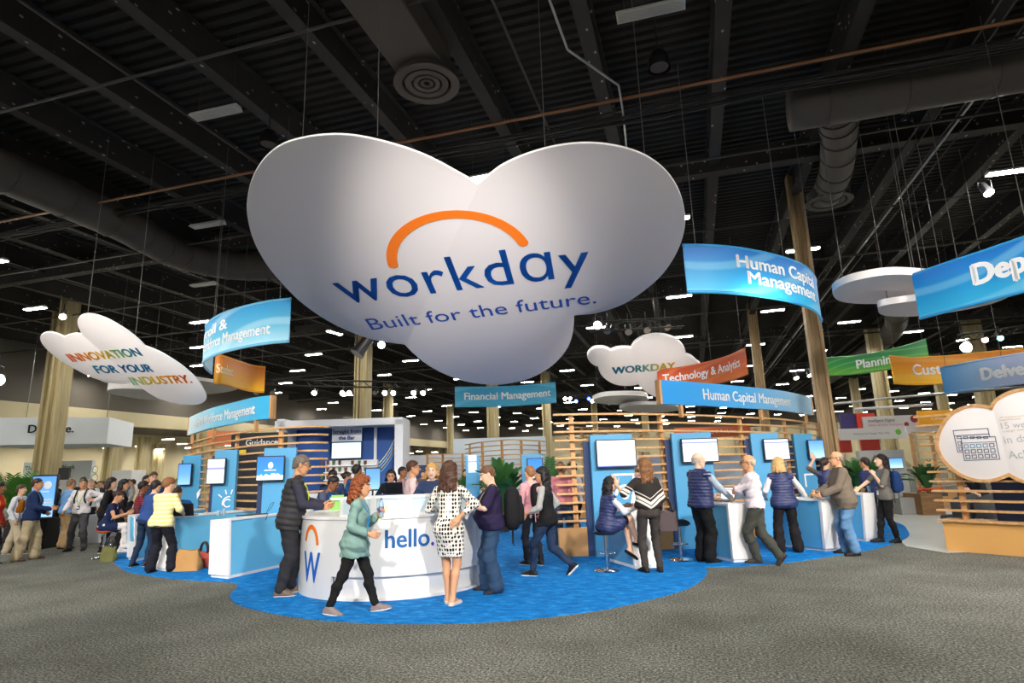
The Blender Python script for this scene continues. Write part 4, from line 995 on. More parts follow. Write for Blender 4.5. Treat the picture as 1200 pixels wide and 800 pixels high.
# printed swoosh on the navy wall
for k, c_ in enumerate(('5fb4e8', 'e8c84a', '8fd0f0', 'f0e6a0')):
    mb = MB(); vs = []; Rm = bar.matrix_basis.inverted()
    ctrl = spline([(434, 560 - k * 3), (446, 552 - k * 4), (456, 540 - k * 4.5), (462, 529 - k * 5)], 6)
    for p in ctrl:
        for dy in (0, 1.3): q = aty(p[0], p[1] + dy, D_ + 1.19); vs.append(q - np.array(bar.location))
    R = np.array(Matrix.Rotation(-YAW, 3, 'Z')); vs = [R @ v for v in vs]
    mb.add(vs, [(2 * i, 2 * i + 1, 2 * i + 3, 2 * i + 2) for i in range(len(ctrl) - 1)]); mb.build('printed_swoosh', mat('swoosh' + str(k), c_, .5), bar)
M_cup = mat('coffee_cup', '6a3f28', .5)
def cup(p, label, group, m=M_cup, s=1.0):
    mb = MB(); mb.lathe([(0, 0), (.035 * s, 0), (.045 * s, .11 * s), (.048 * s, .115 * s), (.04 * s, .125 * s), (0, .125 * s)], n=12); o = mb.build('paper_cup', m, smooth='auto'); o.location = p; return setp(o, label, 'cup', group)
i = 0
for y in (545, 553, 562):
    for px in (377, 384, 391, 398, 405, 413, 421, 428):
        if (px + y) % 5 == 0: continue
        p = aty(px, y - .5, D_ + .7); cup(p, 'small dark cup on the white shelves of the bar', 'cups on the bar shelves', M_cup if (px + y) % 3 else mat('cup_green', '4a6a3a', .5), 1.2)
bx('bar_counter', 'low white bar counter in front of the shelves with cups', 'counter', (350, 577, 470, 640), 17.5, .6, M_lgrey, z0=0)

# ---- boxy hanging sign, far left
D_ = 31; sg = bx('box_sign', 'boxy pale hanging sign with black lettering behind the thick beige column', 'sign', (-4, 489, 118, 520.5), D_, 4.0, mat('box_sign_white', 'dfe4e8', .5), rz=YAW + .28)
rz_ = YAW + .28
sign_text(sg, 'Deloitte.', (36, 507.5), (84, 507), D_ - .02, mat('lettering_black', '101012', .5), .03, off=.5 * 0 + .35, rz=rz_)
for t in (-1, 1):
    mb = MB(); mb.tube([(t * 1.9, 0, 1.3), (t * 1.9, 0, 7)], .02, 5); mb.build('suspension_wire', M_wire, sg)
D_ = 35; sg = bx('message_wall', 'white wall with green lettering behind the far palm and totem screen', 'wall panel', (24, 540.5, 105, 600), D_, .3, mat('message_white', 'e4e8e4', .6), z0=0)
sign_text(sg, 'The Future of Work', (29, 551), (88, 548.5), D_, mat('lettering_green', '2f8a4a', .5), .02, off=.02)
mb = MB()
for k in range(3): mb.tube([(2.2 + .25 * math.cos(t) * (1 - .2 * k), -.17, 1.5 + .45 * k + .2 * math.sin(t)) for t in np.linspace(0, 2 * PI, 14)], .025, 4)
mb.build('line_drawing', mat('drawing_grey', '8fa9a0', .6), sg)
D_ = 24
tt = empty('totem_screen', tuple(aty(54, 560, 16.0) * [1, 1, 0]), YAW + .1, 'tall blue totem screen on a black draped table', 'screen')
mb = MB(); mb.box((0, 0, 1.33), (.62, .08, 1.1)); mb.build('casing', M_dark, tt, bevel=.01)
mb = MB(); q = [(-.285, -.042, .82), (.285, -.042, .82), (.285, -.042, 1.84), (-.285, -.042, 1.84)]; mb.add(q, [(0, 1, 2, 3)]); mb.build('screen', screen_mat('screen_totem', '000000', 'totem'), tt)
mb = MB(); mb.add([(.09 + .1 * math.cos(t), -.044, 1.62 + .1 * math.sin(t)) for t in np.linspace(0, 2 * PI, 24)[:-1]], [tuple(range(23))])
for z, w in ((1.44, .2), (1.24, .36), (1.17, .36), (1.05, .28)): mb.add([(.05 - w / 2, -.044, z), (.05 + w / 2, -.044, z), (.05 + w / 2, -.044, z + .03), (.05 - w / 2, -.044, z + .03)], [(0, 1, 2, 3)])
mb.build('screen_graphics', M_twhite, tt)
p = aty(46, 560, 16.6); tb = empty('draped_table', (p[0], p[1], 0), YAW, 'table under a floor-length black cloth, carrying the totem screen', 'table')
mb = MB(); n = 60; vs = []
for z, s, wv in ((.76, 1.0, 0), (.74, 1.02, 0.0), (.4, 1.03, .02), (0.0, 1.06, .04)):
    for k in range(n):
        t = 2 * PI * k / n; ex = 5; cx = abs(math.cos(t)) ** (2 / ex) * math.copysign(1, math.cos(t)); sx = abs(math.sin(t)) ** (2 / ex) * math.copysign(1, math.sin(t)); r = 1 + wv * math.sin(9 * t)
        vs.append((.55 * s * cx * r, .35 * s * sx * r, z))
mb.add(vs, [tuple(range(n))] + [(r * n + k, (r + 1) * n + k, (r + 1) * n + (k + 1) % n, r * n + (k + 1) % n) for r in range(3) for k in range(n)]); mb.build('cloth', mat('black_cloth', '1a1a1c', .9), tb, smooth=True)
bx('grey_counter', 'pale grey counter behind the standing man in white shirt', 'counter', (101, 603, 122, 640), 17.5, .6, M_lgrey, z0=0)
bx('black_display', 'small dark display board beside the totem screen', 'display', (68, 548, 81, 562), 26, .1, mat('board_black', '2a2725', .5))
bx('white_booth', 'small white stand far back on the left beyond the crowd', 'exhibition stand', (129, 551, 152, 600), 38, 1.5, M_wpaint, z0=0)

# ---- palms
M_leaf = mat('palm_leaf', '4f8a34', .55, noise=.3, scale=3); M_leaf_d = mat('fern_leaf', '2f5f2a', .55, noise=.3, scale=3); M_pot = mat('planter_pot', '3a3531', .6)
def palm(px, py_top, d, spread, nf, label, leaf=M_leaf, dens=14, base_z=0.0, droop=1.0):
    g = aty(px, 560, d); zt = aty(px, py_top, d)[2]
    o = empty('potted_palm', (g[0], g[1], base_z), random.random() * 6, label, 'plant'); rnd = random.Random(int(px * 7 + d))
    mb = MB(); mb.lathe([(0, 0), (.2, 0), (.26, .4), (.24, .42), (.22, .36), (0, .36)], n=20); mb.build('pot', M_pot, o, smooth='auto')
    st = MB(); lf = MB(); H_ = zt - base_z
    for k in range(nf):
        a = 2 * PI * k / nf + rnd.uniform(-.3, .3); el = rnd.uniform(.25, 1.0); L = H_ * rnd.uniform(.75, 1.0)
        pts = []
        for t in np.linspace(0, 1, 9):
            r = spread * el * t ** 1.3; z = .35 + (L - .35) * (t - droop * .42 * el * t ** 2.6)
            pts.append(np.array([r * math.cos(a), r * math.sin(a), z]))
        st.tube(pts, [.014 * (1 - t * .8) for t in np.linspace(0, 1, 9)], 4)
        sp = spline(pts, dens // 8 + 1); m_ = len(sp)
        for q in range(int(m_ * .3), m_):
            d_ = sp[min(q + 1, m_ - 1)] - sp[max(q - 1, 0)]; d_ /= np.linalg.norm(d_); sd = np.cross(d_, UP); sd /= np.linalg.norm(sd) + 1e-6
            ll = spread * .42 * (1 - abs(2 * (q / m_) - 1.25) * .6)
            for s in (-1, 1):
                tip = sp[q] + (sd * s * .8 + d_ * .6) * ll + UP * -.12 * ll; w = d_ * .016 + UP * .008
                mid = (sp[q] + tip) / 2 + UP * .04 * ll; lf.add([sp[q] - w, mid - w * 1.6, tip, mid + w * 1.6, sp[q] + w], [(0, 1, 2, 3, 4)])
    st.build('stem', leaf, o); lf.build('fronds', leaf, o)
    return o
palm(22, 540, 22, 1.2, 22, 'bright green palm at the far left behind the man with orange straps', M_leaf)
palm(587, 522, 17, .75, 24, 'dark green palm behind the man in the navy polo shirt', M_leaf_d, 20)
palm(549, 545, 19, .6, 16, 'small dark palm beside the distant blue display panel', M_leaf_d)
palm(1014, 527, 16.5, 1.0, 34, 'dense dark green palm behind the grey jacketed man', M_leaf_d, 22)
palm(643, 528, 19, .8, 14, 'dark palm behind the left end of the right slat wall', M_leaf_d)
palm(196, 552, 24, .7, 16, 'light green palm behind the left slat wall beyond the crowd', M_leaf)
palm(1086, 530, 20, .5, 18, 'leafy green plant behind the distant slat fence', M_leaf_d)

# ---- slatted pavilions behind
slat_wall('distant slatted timber pavilion behind the palm', [(546, 520.5), (560, 518), (580, 516), (598, 514.5), (615, 515), (638, 516.5)], 2.68, 13, .168, (.05, .3, .5, .7, .95))
slat_wall('low distant slat fence left of the timber pavilion', [(500, 531.5), (520, 531.5), (545, 531)], 2.4, 11, .168, (.05, .5, .95))
slat_wall('second slat fence of the pavilion, seen behind the blue display panels', [(672, 500), (720, 501), (760, 503)], 3.0, 5, .168, (.1, .9))
pv = bx('display_panel', 'distant blue display panel with a screen, behind the woman in the black vest', 'display panel', (612, 532, 636, 600), 15.5, .12, M_blue, z0=0)
mb = MB(); mb.box((0.08, -.09, 1.65), (.4, .05, .52)); mn = mb.build('monitor', M_dark, pv); mb = MB(); mb.add([(-.1, -.117, 1.41), (.26, -.117, 1.41), (.26, -.117, 1.89), (-.1, -.117, 1.89)], [(0, 1, 2, 3)]); mb.build('screen', screen_mat('screen_dist', '000000', 'clouds'), mn)
pv = bx('display_panel', 'small distant blue display panel with a pale screen left of the palm', 'display panel', (546, 534, 562, 600), 18, .12, M_blue, z0=0)
mb = MB(); mb.add([(-.12, -.065, 1.6), (.12, -.065, 1.6), (.12, -.065, 2.1), (-.12, -.065, 2.1)], [(0, 1, 2, 3)]); mb.build('screen', screen_mat('screen_dist2', '000000', 'table'), pv)
bx('white_partition', 'long pale partition behind the timber pavilion', 'partition', (531, 512.5, 642, 600), 30, .2, mat('pale_blue_wall', 'c9d6e0', .6), z0=0)
bx('white_partition', 'pale partition seen between the bar stand and the pavilion', 'partition', (470, 533, 532, 600), 34, .2, M_lgrey, z0=0)
bx('dark_stand', 'dark blue low stand right of the bar stand', 'exhibition stand', (474, 545, 503, 600), 24, .8, M_navy, z0=0)
bs = bx('guidance_stand', 'black stand wall with white lettering seen through the left slat wall', 'exhibition stand', (268, 507, 330, 600), 19, .4, mat('black_wall', '22262c', .6), z0=0)
sign_text(bs, 'Guidance', (288, 522), (326, 520.5), 19, M_twhite, .02, off=.02)
bx('orange_board', 'orange board seen between the slats under the left header sign', 'board', (243, 505, 277, 522), 20, .2, mat('orange_board', 'd97a4a', .6), z0=None)
bx('yellow_sign', 'small yellow sign on the black wall behind the left slat wall', 'sign', (277, 527, 288, 532), 18.9, .03, mat('yellow_sign', 'e8c832', .5))
bx('orange_banner_board', 'rust-orange board behind the right slat wall with white lettering', 'board', (791, 500, 880, 512), 17, .1, mat('rust_board', 'd8683c', .6))
o = bpy.data.objects['orange_banner_board']; sign_text(o, 'Technology & Analytics', (812, 508), (862, 505), 17, M_twhite, .01, off=.03)
bx('far_partition', 'beige partition behind the right-hand slat wall', 'partition', (655, 513, 800, 530), 22, .2, M_beige, z0=None)
bx('far_partition', 'pale partition behind the right-hand slat wall under the rust-orange board', 'partition', (740, 532, 975, 600), 19, .2, mat('pale_partition', 'b9c3cc', .6), z0=0)

# ---- stands on the far right
D_ = 27
bx('purple_board', 'dark purple board beside the red board at the far right stand', 'board', (986, 484.5, 1005, 503), D_, .15, mat('purple_board', '3a2f6a', .6))
bx('red_board', 'bright red board above the grey sign at the far right stand', 'board', (1004.5, 484, 1026, 502), D_ - .1, .15, mat('red_board', 'd8402e', .6))
bx('red_board', 'red panel under the grey sign behind the palm', 'board', (1010, 512, 1031, 528), D_, .15, mat('red_panel', 'b8382a', .6))
bx('red_board', 'red panel beside the dark panel at the edge of the palm', 'board', (984, 513, 998, 530), D_ + .2, .15, mat('red_panel', 'b8382a', .6))
gs = bx('grey_sign', 'pale grey overhead sign with a red molecule emblem', 'sign', (1013, 487, 1076, 503), D_ - .4, .1, mat('sign_grey', 'c9c9c9', .6), rz=YAW - .1)
sign_text(gs, 'Intelligent Digital', (1017, 494.5), (1048, 492.5), D_ - .45, mat('lettering_grey', '5a5a60', .6), .01, off=.03); sign_text(gs, 'Next of your company', (1018, 499.5), (1058, 497), D_ - .45, mat('lettering_pink', 'c05a72', .6), .0, off=.03)
mb = MB()
for x, z, r in ((.95, .42, .16), (.6, .2, .1), (1.2, .12, .05)):
    mb.add([(x + r * math.cos(t), -.08, z + r * math.sin(t)) for t in np.linspace(0, 2 * PI, 24)[:-1]], [tuple(range(23))])
mb.build('molecule_emblem', mat('emblem_red', '8f1f26', .5), gs)
gs2 = bx('grey_sign', 'lower pale grey sign strip with a small green disc', 'sign', (985, 501, 1066, 514.5), D_ - .6, .08, mat('sign_grey', 'c9c9c9', .6), rz=YAW - .1)
sign_text(gs2, 'Software for People Who Plan', (1000, 509.5), (1042, 506), D_ - .65, mat('lettering_grey', '5a5a60', .6), .0, off=.03)
mb = MB(); mb.add([(.95 + .12 * math.cos(t), -.06, .28 + .12 * math.sin(t)) for t in np.linspace(0, 2 * PI, 24)[:-1]], [tuple(range(23))]); mb.build('green_disc', mat('disc_green', '5aa832', .5), gs2)
D2 = 21
yo = bx('yellow_sign', 'yellow-orange sign above the distant slat fence', 'sign', (1077, 480.5, 1122, 498), D2, .1, mat('sign_yellow', 'eda71c', .5)); sign_text(yo, 'Connect', (1091, 492), (1110, 490.5), D2, M_twhite, .01, off=.03)
bx('white_board', 'pale board under the yellow-orange sign', 'board', (1062, 498, 1118, 505), D2 + .3, .1, M_lgrey)
pipe('white_rail', [aty(975, 473.5, 24), aty(1040, 466.5, 24), aty(1215, 452, 24)], .05, M_steel_l, 'long pale metal rail above the grey sign at the far right', 'rail')
pipe('white_rail', [aty(1002, 479.5, 22), aty(1092, 474, 22)], .05, M_lgrey, 'short thick pale rail above the red board', 'rail')
slat_wall('brown slat fence of the far right stand behind the woman with the backpack', [(1065, 507), (1080, 506.5), (1100, 506), (1118, 505.5)], 2.46, 10, .22, (.05, .5, .95))
gw = bx('grey_wall', 'grey stand wall with a blue screen behind the woman with the backpack', 'exhibition stand', (1012, 527, 1066, 610), 19, .2, mat('stand_grey', 'a5a7a6', .6), z0=0)
mnx = bx('wall_screen', 'blue wall screen behind the woman with the blue backpack', 'screen', (1042, 536, 1058, 549), 18.95, .05, M_dark); mb = MB(); h_ = aty(1050, 536, 18.95)[2] - aty(1050, 549, 18.95)[2]; mb.add([(-.2, -.03, .02), (.2, -.03, .02), (.2, -.03, h_ - .02), (-.2, -.03, h_ - .02)], [(0, 1, 2, 3)]); mb.build('screen', screen_mat('screen_wall', '000000', 'blue'), mnx)
bx('grey_cabinet', 'low grey cabinet on the pale floor behind the woman with the backpack', 'cabinet', (1056, 583, 1082, 605), 18.3, .7, mat('cabinet_grey', '8f918e', .5), z0=0)
bx('wooden_bench', 'low wooden block bench at the foot of the brown slat fence', 'bench', (1080, 578, 1106, 601), 18, .8, wood_mat('bench_wood', '6a4a2c', '8f6a42', 'X'), z0=0)
mb = MB(); rnd = random.Random(3)
p = aty(1092, 577, 18.2)
fl_ = empty('flower_tray', (p[0], p[1], p[2] - .1), 0, 'tray of orange flowers on the wooden bench', 'flowers')
mb = MB(); mb.box((0, 0, .05), (.7, .3, .1)); mb.build('tray', M_pot, fl_)
mb = MB()
for k in range(60): mb.lathe([(0, .0), (.04, .02), (.0, .05)], (rnd.uniform(-.33, .33), rnd.uniform(-.13, .13), .1 + rnd.uniform(0, .1)), n=6)
mb.build('blossoms', mat('blossom_orange', 'd8501c', .6), fl_)

# ---- slatted seating wall with the wooden-rimmed cloud board, right foreground
PF = [atz(1110, 645)[:2], atz(1200, 652.2)[:2]]; ef = PF[1] - PF[0]; ef = ef / np.linalg.norm(ef); nf_ = facing(PF[0], ef)
PF2 = [PF[0], PF[0] + ef * 4.0]
sw = empty('seating_wall', (0, 0, 0), 0, 'low timber seating wall with open slats and plywood base, on the pale floor', 'slatted wall')
M_ply2 = mat('plywood_base', 'd9a45e', .55, noise=.08, scale=1.2)
def off(P, k): return [p - nf_ * k for p in P]
mb = MB(); mb.strip(off(PF2, .22), 0, .5, .44); mb.build('base', M_ply2, sw)
mb = MB(); mb.strip([PF2[0] - ef * .06 - nf_ * .2, PF2[1] - nf_ * .2], .5, .53, .5); mb.build('ledge', M_slat, sw)
for k in range(11):
    z = .70 + .168 * k; mb = MB(); mb.strip([PF2[0] - ef * (.08 + .012 * k) - nf_ * .1, PF2[1] - nf_ * .1], z - .03, z + .005, .12); mb.build('slat', M_slat, sw)
for f in (.32, 1.5, 2.8):
    p = PF2[0] + ef * f - nf_ * .17; mb = MB(); mb.box((p[0], p[1], 1.2), (.09, .05, 2.4), math.atan2(ef[1], ef[0])); mb.build('post', M_slat_end, sw)
p = PF2[0] + ef * 2.2 - nf_ * .26; mb = MB(); mb.box((p[0], p[1], 1.2), (2.9, .04, 1.45), math.atan2(ef[1], ef[0])); mb.build('navy_panel', M_navy, sw)
class PlaneV(Plane):
    def __init__(s, o, b, n): s.o = np.array(o); s.b = np.array([b[0], b[1], 0]); s.dn = np.array([0, 0, -1.0]); s.n = np.array([n[0], n[1], 0])
pv_o = (*(PF[0] + nf_ * .02), 1.9); plv = PlaneV(pv_o, ef, nf_)
arcs = [[(1162.5, 480.5), (1158, 478.5), (1145, 476.5), (1130, 479), (1115, 487.5), (1104, 503), (1100, 520), (1105, 535), (1118, 549), (1132, 557.5), (1148, 561.5), (1165, 560.5), (1183, 554)],
        [(1183, 554), (1193, 560), (1208, 564), (1230, 563), (1255, 550), (1268, 520), (1262, 490), (1240, 468), (1220, 460), (1205, 458), (1192, 459), (1180, 463), (1168, 471), (1162.5, 480.5)]]
plr = PlaneV((*(PF[0] + nf_ * .0), 1.9), ef, nf_)
M_cw = M_cloud; M_cs = M_cloud_side
M_cloud_side_w = M_slat
cb = cloud('cloud_board', 'white cloud board with calendar drawings and a wooden rim, on the low timber seating wall', plv, arcs, .04, .012)
# wooden rim: an outline band behind and around the white face
pts = []
for a in arcs: pts += [plv.px(*p) for p in spline([np.array(q, float) for q in a], 6)[:-1]]
Pp = np.array(pts); nn_ = len(Pp); A_ = np.sum(Pp[:, 0] * np.roll(Pp[:, 1], -1) - np.roll(Pp[:, 0], -1) * Pp[:, 1])
tt_ = np.roll(Pp, -1, 0) - np.roll(Pp, 1, 0); tt_ /= np.linalg.norm(tt_, axis=1)[:, None]; nr_ = np.c_[tt_[:, 1], -tt_[:, 0]] * (1 if A_ > 0 else -1)
mb = MB(); vs = []
for q, v in zip(Pp, nr_):
    for o_, z_ in ((-.004, .015), (.05, .015), (.05, -.05), (-.004, -.05)): vs.append(plv.at(q[0] + v[0] * o_, q[1] + v[1] * o_, z_))
mb.add(vs, [(4 * k + j, 4 * k + (j + 1) % 4, 4 * ((k + 1) % nn_) + (j + 1) % 4, 4 * ((k + 1) % nn_) + j) for k in range(nn_) for j in range(4)]); mb.build('wooden_rim', M_slat, cb)
M_ink = mat('ink_navy', '4a5578', .6); M_inkb = mat('ink_blue', '4f93b8', .6); M_ink_l = mat('ink_pale', 'b9bcc0', .6); M_ink_t = mat('ink_tan', 'd0b8a0', .6)
def line2(mb, a, b_, w):
    a, b_ = np.array(a), np.array(b_); d = b_ - a; d = d / np.linalg.norm(d); nn = np.array([-d[1], d[0]]) * w / 2; a = a - d * w / 2; b_ = b_ + d * w / 2
    mb.add([plv.at(*(a - nn), .006), plv.at(*(b_ - nn), .006), plv.at(*(b_ + nn), .006), plv.at(*(a + nn), .006)], [(0, 1, 2, 3)])
Q = lambda x, y: plv.px(1080 + x / 6.15, 450 + y / 6.15)
mb = MB(); mbb = MB()
def box4(mb, c, w): 
    for k in range(4): line2(mb, c[k], c[(k + 1) % 4], w)
c1_ = [Q(285, 390), Q(530, 377), Q(565, 540), Q(310, 550)]; box4(mb, c1_, .012)
mbx = lambda c, u, v: c[0] + (c[1] - c[0]) * u + (c[3] - c[0]) * v + (c[2] - c[1] - c[3] + c[0]) * u * v
line2(mb, mbx(c1_, 0, .22), mbx(c1_, 1, .22), .01)
for r_ in range(3):
    for q_ in range(5):
        u0, v0 = .06 + q_ * .185, .3 + r_ * .235; box4(mbb if r_ == 0 and q_ < 4 else mb, [mbx(c1_, u0, v0), mbx(c1_, u0 + .12, v0), mbx(c1_, u0 + .12, v0 + .15), mbx(c1_, u0, v0 + .15)], .012)
c2_ = [Q(228, 335), Q(478, 318), Q(490, 378), Q(262, 490)]
for a, b_ in ((c2_[0], c2_[1]), (c2_[1], c2_[2]), (c2_[0], c2_[3]), (Q(238, 372), Q(486, 358)), (c2_[3], Q(296, 488))): line2(mb, a, b_, .012)
for k in range(5): x = 255 + 48 * k; box4(mb, [Q(x, 378), Q(x + 28, 376), Q(x + 30, 390), Q(x + 3, 392)], .01)
for k in range(2): y = 415 + k * 38; box4(mb, [Q(262 + 6 * k, y), Q(284 + 6 * k, y - 1), Q(286 + 6 * k, y + 24), Q(268 + 6 * k, y + 25)], .01)
mb.build('calendar_drawing', M_ink, cb); mbb.build('calendar_marks', M_inkb, cb)
for b_, p0, p1, m_ in (('We implemented in', (562, 247), (740, 232), M_ink_t), ('supported over', (562, 266), (720, 252), M_ink_t), ('15 weeks', (578, 322), (860, 300), M_ink_l), ('a longer month', (592, 345), (760, 330), M_ink_t), ('in days', (602, 428), (850, 404), M_ink_l), ('Achieve', (632, 538), (950, 512), M_ink_l)):
    plane_text(cb, plv, b_, (1080 + p0[0] / 6.15, 450 + p0[1] / 6.15), (1080 + p1[0] / 6.15, 450 + p1[1] / 6.15), m_, 0, .006)

# ---- grey chairs on the far side of the seating wall
M_chair = mat('chair_grey', '4a4e54', .8, noise=.1, scale=8)
def lounge_chair(p, rz, label):
    o = empty('lounge_chair', (p[0], p[1], 0), rz, label, 'chair')
    mb = MB(); mb.box((0, 0, .42), (.56, .54, .12)); mb.build('seat', M_chair, o, bevel=.04, smooth='auto')
    mb = MB(); n = 12; vs = []
    for i in range(n + 1):
        t = -1.1 + 2.2 * i / n
        for r, z in ((.3, .46), (.35, .46), (.36, .9), (.31, .9)): vs.append((r * math.sin(t), -.0 - r * math.cos(t) * .9 + .05, z - (.12 * abs(t) ** 2 / 1.2 if z > .8 else 0)))
    mb.add(vs, [(4 * i + j, 4 * i + (j + 1) % 4, 4 * i + 4 + (j + 1) % 4, 4 * i + 4 + j) for i in range(n) for j in range(4)] + [(0, 1, 2, 3), (4 * n + 3, 4 * n + 2, 4 * n + 1, 4 * n)]); mb.build('backrest', M_chair, o, smooth='auto')
    for sx in (-1, 1):
        for sy in (-1, 1): mb = MB(); mb.tube([(sx * .22, sy * .2, .37), (sx * .25, sy * .23, 0)], .014, 6); mb.build('leg', M_dark, o)
    return o
lounge_chair(aty(1120, 560, 12.5), YAW + .15, 'grey rounded chair behind the open slats, nearer the pale aisle')
lounge_chair(aty(1152, 560, 12.2), YAW - .1, 'grey rounded chair behind the slats beside the navy panel')
# ================================================================== people: one skinned surface per body and per garment
class Grid:
    """scalar field on a grid that is finer near hands and face"""
    def __init__(s, lo, hi, h, fine):
        s.ax = []
        for k in range(3):
            xs = [lo[k]]
            while xs[-1] < hi[k]:
                x = xs[-1]; st = h
                for flo, fhi, fh in fine:
                    if flo[k] - h <= x <= fhi[k]: st = min(st, fh)
                xs.append(x + st)
            s.ax.append(np.array(xs))
        s.D = np.full([len(a) for a in s.ax], 9.0, dtype=np.float32)
    def sub(s, lo, hi):
        sl = []
        for k in range(3):
            a = max(0, np.searchsorted(s.ax[k], lo[k]) - 1); b = min(len(s.ax[k]), np.searchsorted(s.ax[k], hi[k]) + 1)
            if b - a < 1: return None
            sl.append(slice(a, b))
        X, Y, Z = np.meshgrid(*[s.ax[k][sl[k]] for k in range(3)], indexing='ij', sparse=True)
        return tuple(sl), X, Y, Z
    def union(s, prim, k=0.02, pad=0.045):
        f, lo, hi = prim
        r = s.sub(np.array(lo) - pad, np.array(hi) + pad)
        if r is None: return
        sl, X, Y, Z = r; d = f(X, Y, Z).astype(np.float32); a = s.D[sl]
        if k > 0:
            h = np.maximum(k - np.abs(a - d), 0) / k; s.D[sl] = np.minimum(a, d) - h * h * k * .25
        else: s.D[sl] = np.minimum(a, d)
    def carve(s, prim, k=0.01, pad=0.03):
        f, lo, hi = prim; r = s.sub(np.array(lo) - pad, np.array(hi) + pad)
        if r is None: return
        sl, X, Y, Z = r; d = -f(X, Y, Z).astype(np.float32); a = s.D[sl]
        h = np.maximum(k - np.abs(a - d), 0) / k; s.D[sl] = np.maximum(a, d) + h * h * k * .25
    def cut(s, fn):
        X, Y, Z = np.meshgrid(*s.ax, indexing='ij', sparse=True); s.D = np.maximum(s.D, fn(X, Y, Z).astype(np.float32))
    def ripple(s, amp, fr, seed=0):
        X, Y, Z = np.meshgrid(*s.ax, indexing='ij', sparse=True); q = seed * 1.7
        s.D = s.D + (amp * (np.sin(fr * (X * .9 + .35 * Z) + q) * np.sin(fr * (Y + .5 * Z) + 2 * q) + .7 * np.sin(fr * 1.1 * (Z * 1.2 - .6 * X + .4 * Y) + q))).astype(np.float32)
    def mesh(s):
        D = s.D; ins = D < 0
        c = np.zeros([n - 1 for n in D.shape], np.uint8)
        for i in (0, 1):
            for j in (0, 1):
                for k in (0, 1): c += ins[i:D.shape[0] - 1 + i, j:D.shape[1] - 1 + j, k:D.shape[2] - 1 + k]
        act = np.argwhere((c > 0) & (c < 8))
        if len(act) == 0: return np.zeros((0, 3)), np.zeros((0, 4), int)
        I, J, K = act.T; idx = np.full(c.shape, -1, np.int64); idx[I, J, K] = np.arange(len(act))
        acc = np.zeros((len(act), 3)); cnt = np.zeros(len(act)); cor = {}
        for i in (0, 1):
            for j in (0, 1):
                for k in (0, 1): cor[i, j, k] = (D[I + i, J + j, K + k].astype(float), np.c_[s.ax[0][I + i], s.ax[1][J + j], s.ax[2][K + k]])
        for a in cor:
            for ax in range(3):
                if a[ax]: continue
                b = list(a); b[ax] = 1; b = tuple(b); da, pa = cor[a]; db, pb = cor[b]; m = (da < 0) != (db < 0)
                t = np.where(m, da / np.where(m, da - db, 1), 0); acc[m] += (pa + (pb - pa) * t[:, None])[m]; cnt[m] += 1
        V_ = acc / np.maximum(cnt, 1)[:, None]; Q = []
        for ax in range(3):
            o1, o2 = [(1, 2), (2, 0), (0, 1)][ax]
            sl0 = [slice(None)] * 3; sl1 = [slice(None)] * 3; sl0[ax] = slice(0, -1); sl1[ax] = slice(1, None)
            ch = ins[tuple(sl0)] != ins[tuple(sl1)]; e = np.argwhere(ch)
            ok = (e[:, o1] > 0) & (e[:, o2] > 0) & (e[:, o1] < D.shape[o1] - 1) & (e[:, o2] < D.shape[o2] - 1); e = e[ok]
            if len(e) == 0: continue
            q = []
            for d1, d2 in ((-1, -1), (0, -1), (0, 0), (-1, 0)):
                g = e.copy(); g[:, o1] += d1; g[:, o2] += d2; q.append(idx[g[:, 0], g[:, 1], g[:, 2]])
            q = np.stack(q, 1); fl = ~ins[e[:, 0], e[:, 1], e[:, 2]]; q[fl] = q[fl][:, ::-1]; Q.append(q)
        Q = np.concatenate(Q); Q = Q[(Q >= 0).all(1)]
        return V_, Q

def P_cone(a, b, ra, rb, flat=None):
    """tapered capsule; flat = (unit vector, factor) squashes it along that vector"""
    a, b = np.array(a, float), np.array(b, float); ba = b - a; L2 = ba @ ba + 1e-9; R = max(ra, rb)
    def f(X, Y, Z):
        x, y, z = X - a[0], Y - a[1], Z - a[2]; t = np.clip((x * ba[0] + y * ba[1] + z * ba[2]) / L2, 0, 1)
        x, y, z = x - t * ba[0], y - t * ba[1], z - t * ba[2]
        if flat is not None:
            n, k = flat; w = x * n[0] + y * n[1] + z * n[2]; g = w * (1 / k - 1); x, y, z = x + g * n[0], y + g * n[1], z + g * n[2]
            return (np.sqrt(x * x + y * y + z * z) - (ra + (rb - ra) * t)) * (k if k < 1 else 1)
        return np.sqrt(x * x + y * y + z * z) - (ra + (rb - ra) * t)
    if flat is not None and flat[1] > 1: R *= flat[1]
    return f, np.minimum(a, b) - R, np.maximum(a, b) + R
def P_ell(c, r, M=None):
    """ellipsoid with axes in the rows of M"""
    c = np.array(c, float); r = np.array(r, float); M = np.eye(3) if M is None else np.array(M)
    def f(X, Y, Z):
        x, y, z = X - c[0], Y - c[1], Z - c[2]
        u = [(x * M[i][0] + y * M[i][1] + z * M[i][2]) / r[i] for i in range(3)]
        k0 = np.sqrt(u[0] ** 2 + u[1] ** 2 + u[2] ** 2); k1 = np.sqrt((u[0] / r[0]) ** 2 + (u[1] / r[1]) ** 2 + (u[2] / r[2]) ** 2) + 1e-6
        return k0 * (k0 - 1) / k1
    R = np.abs(M.T) @ r
    return f, c - R, c + R
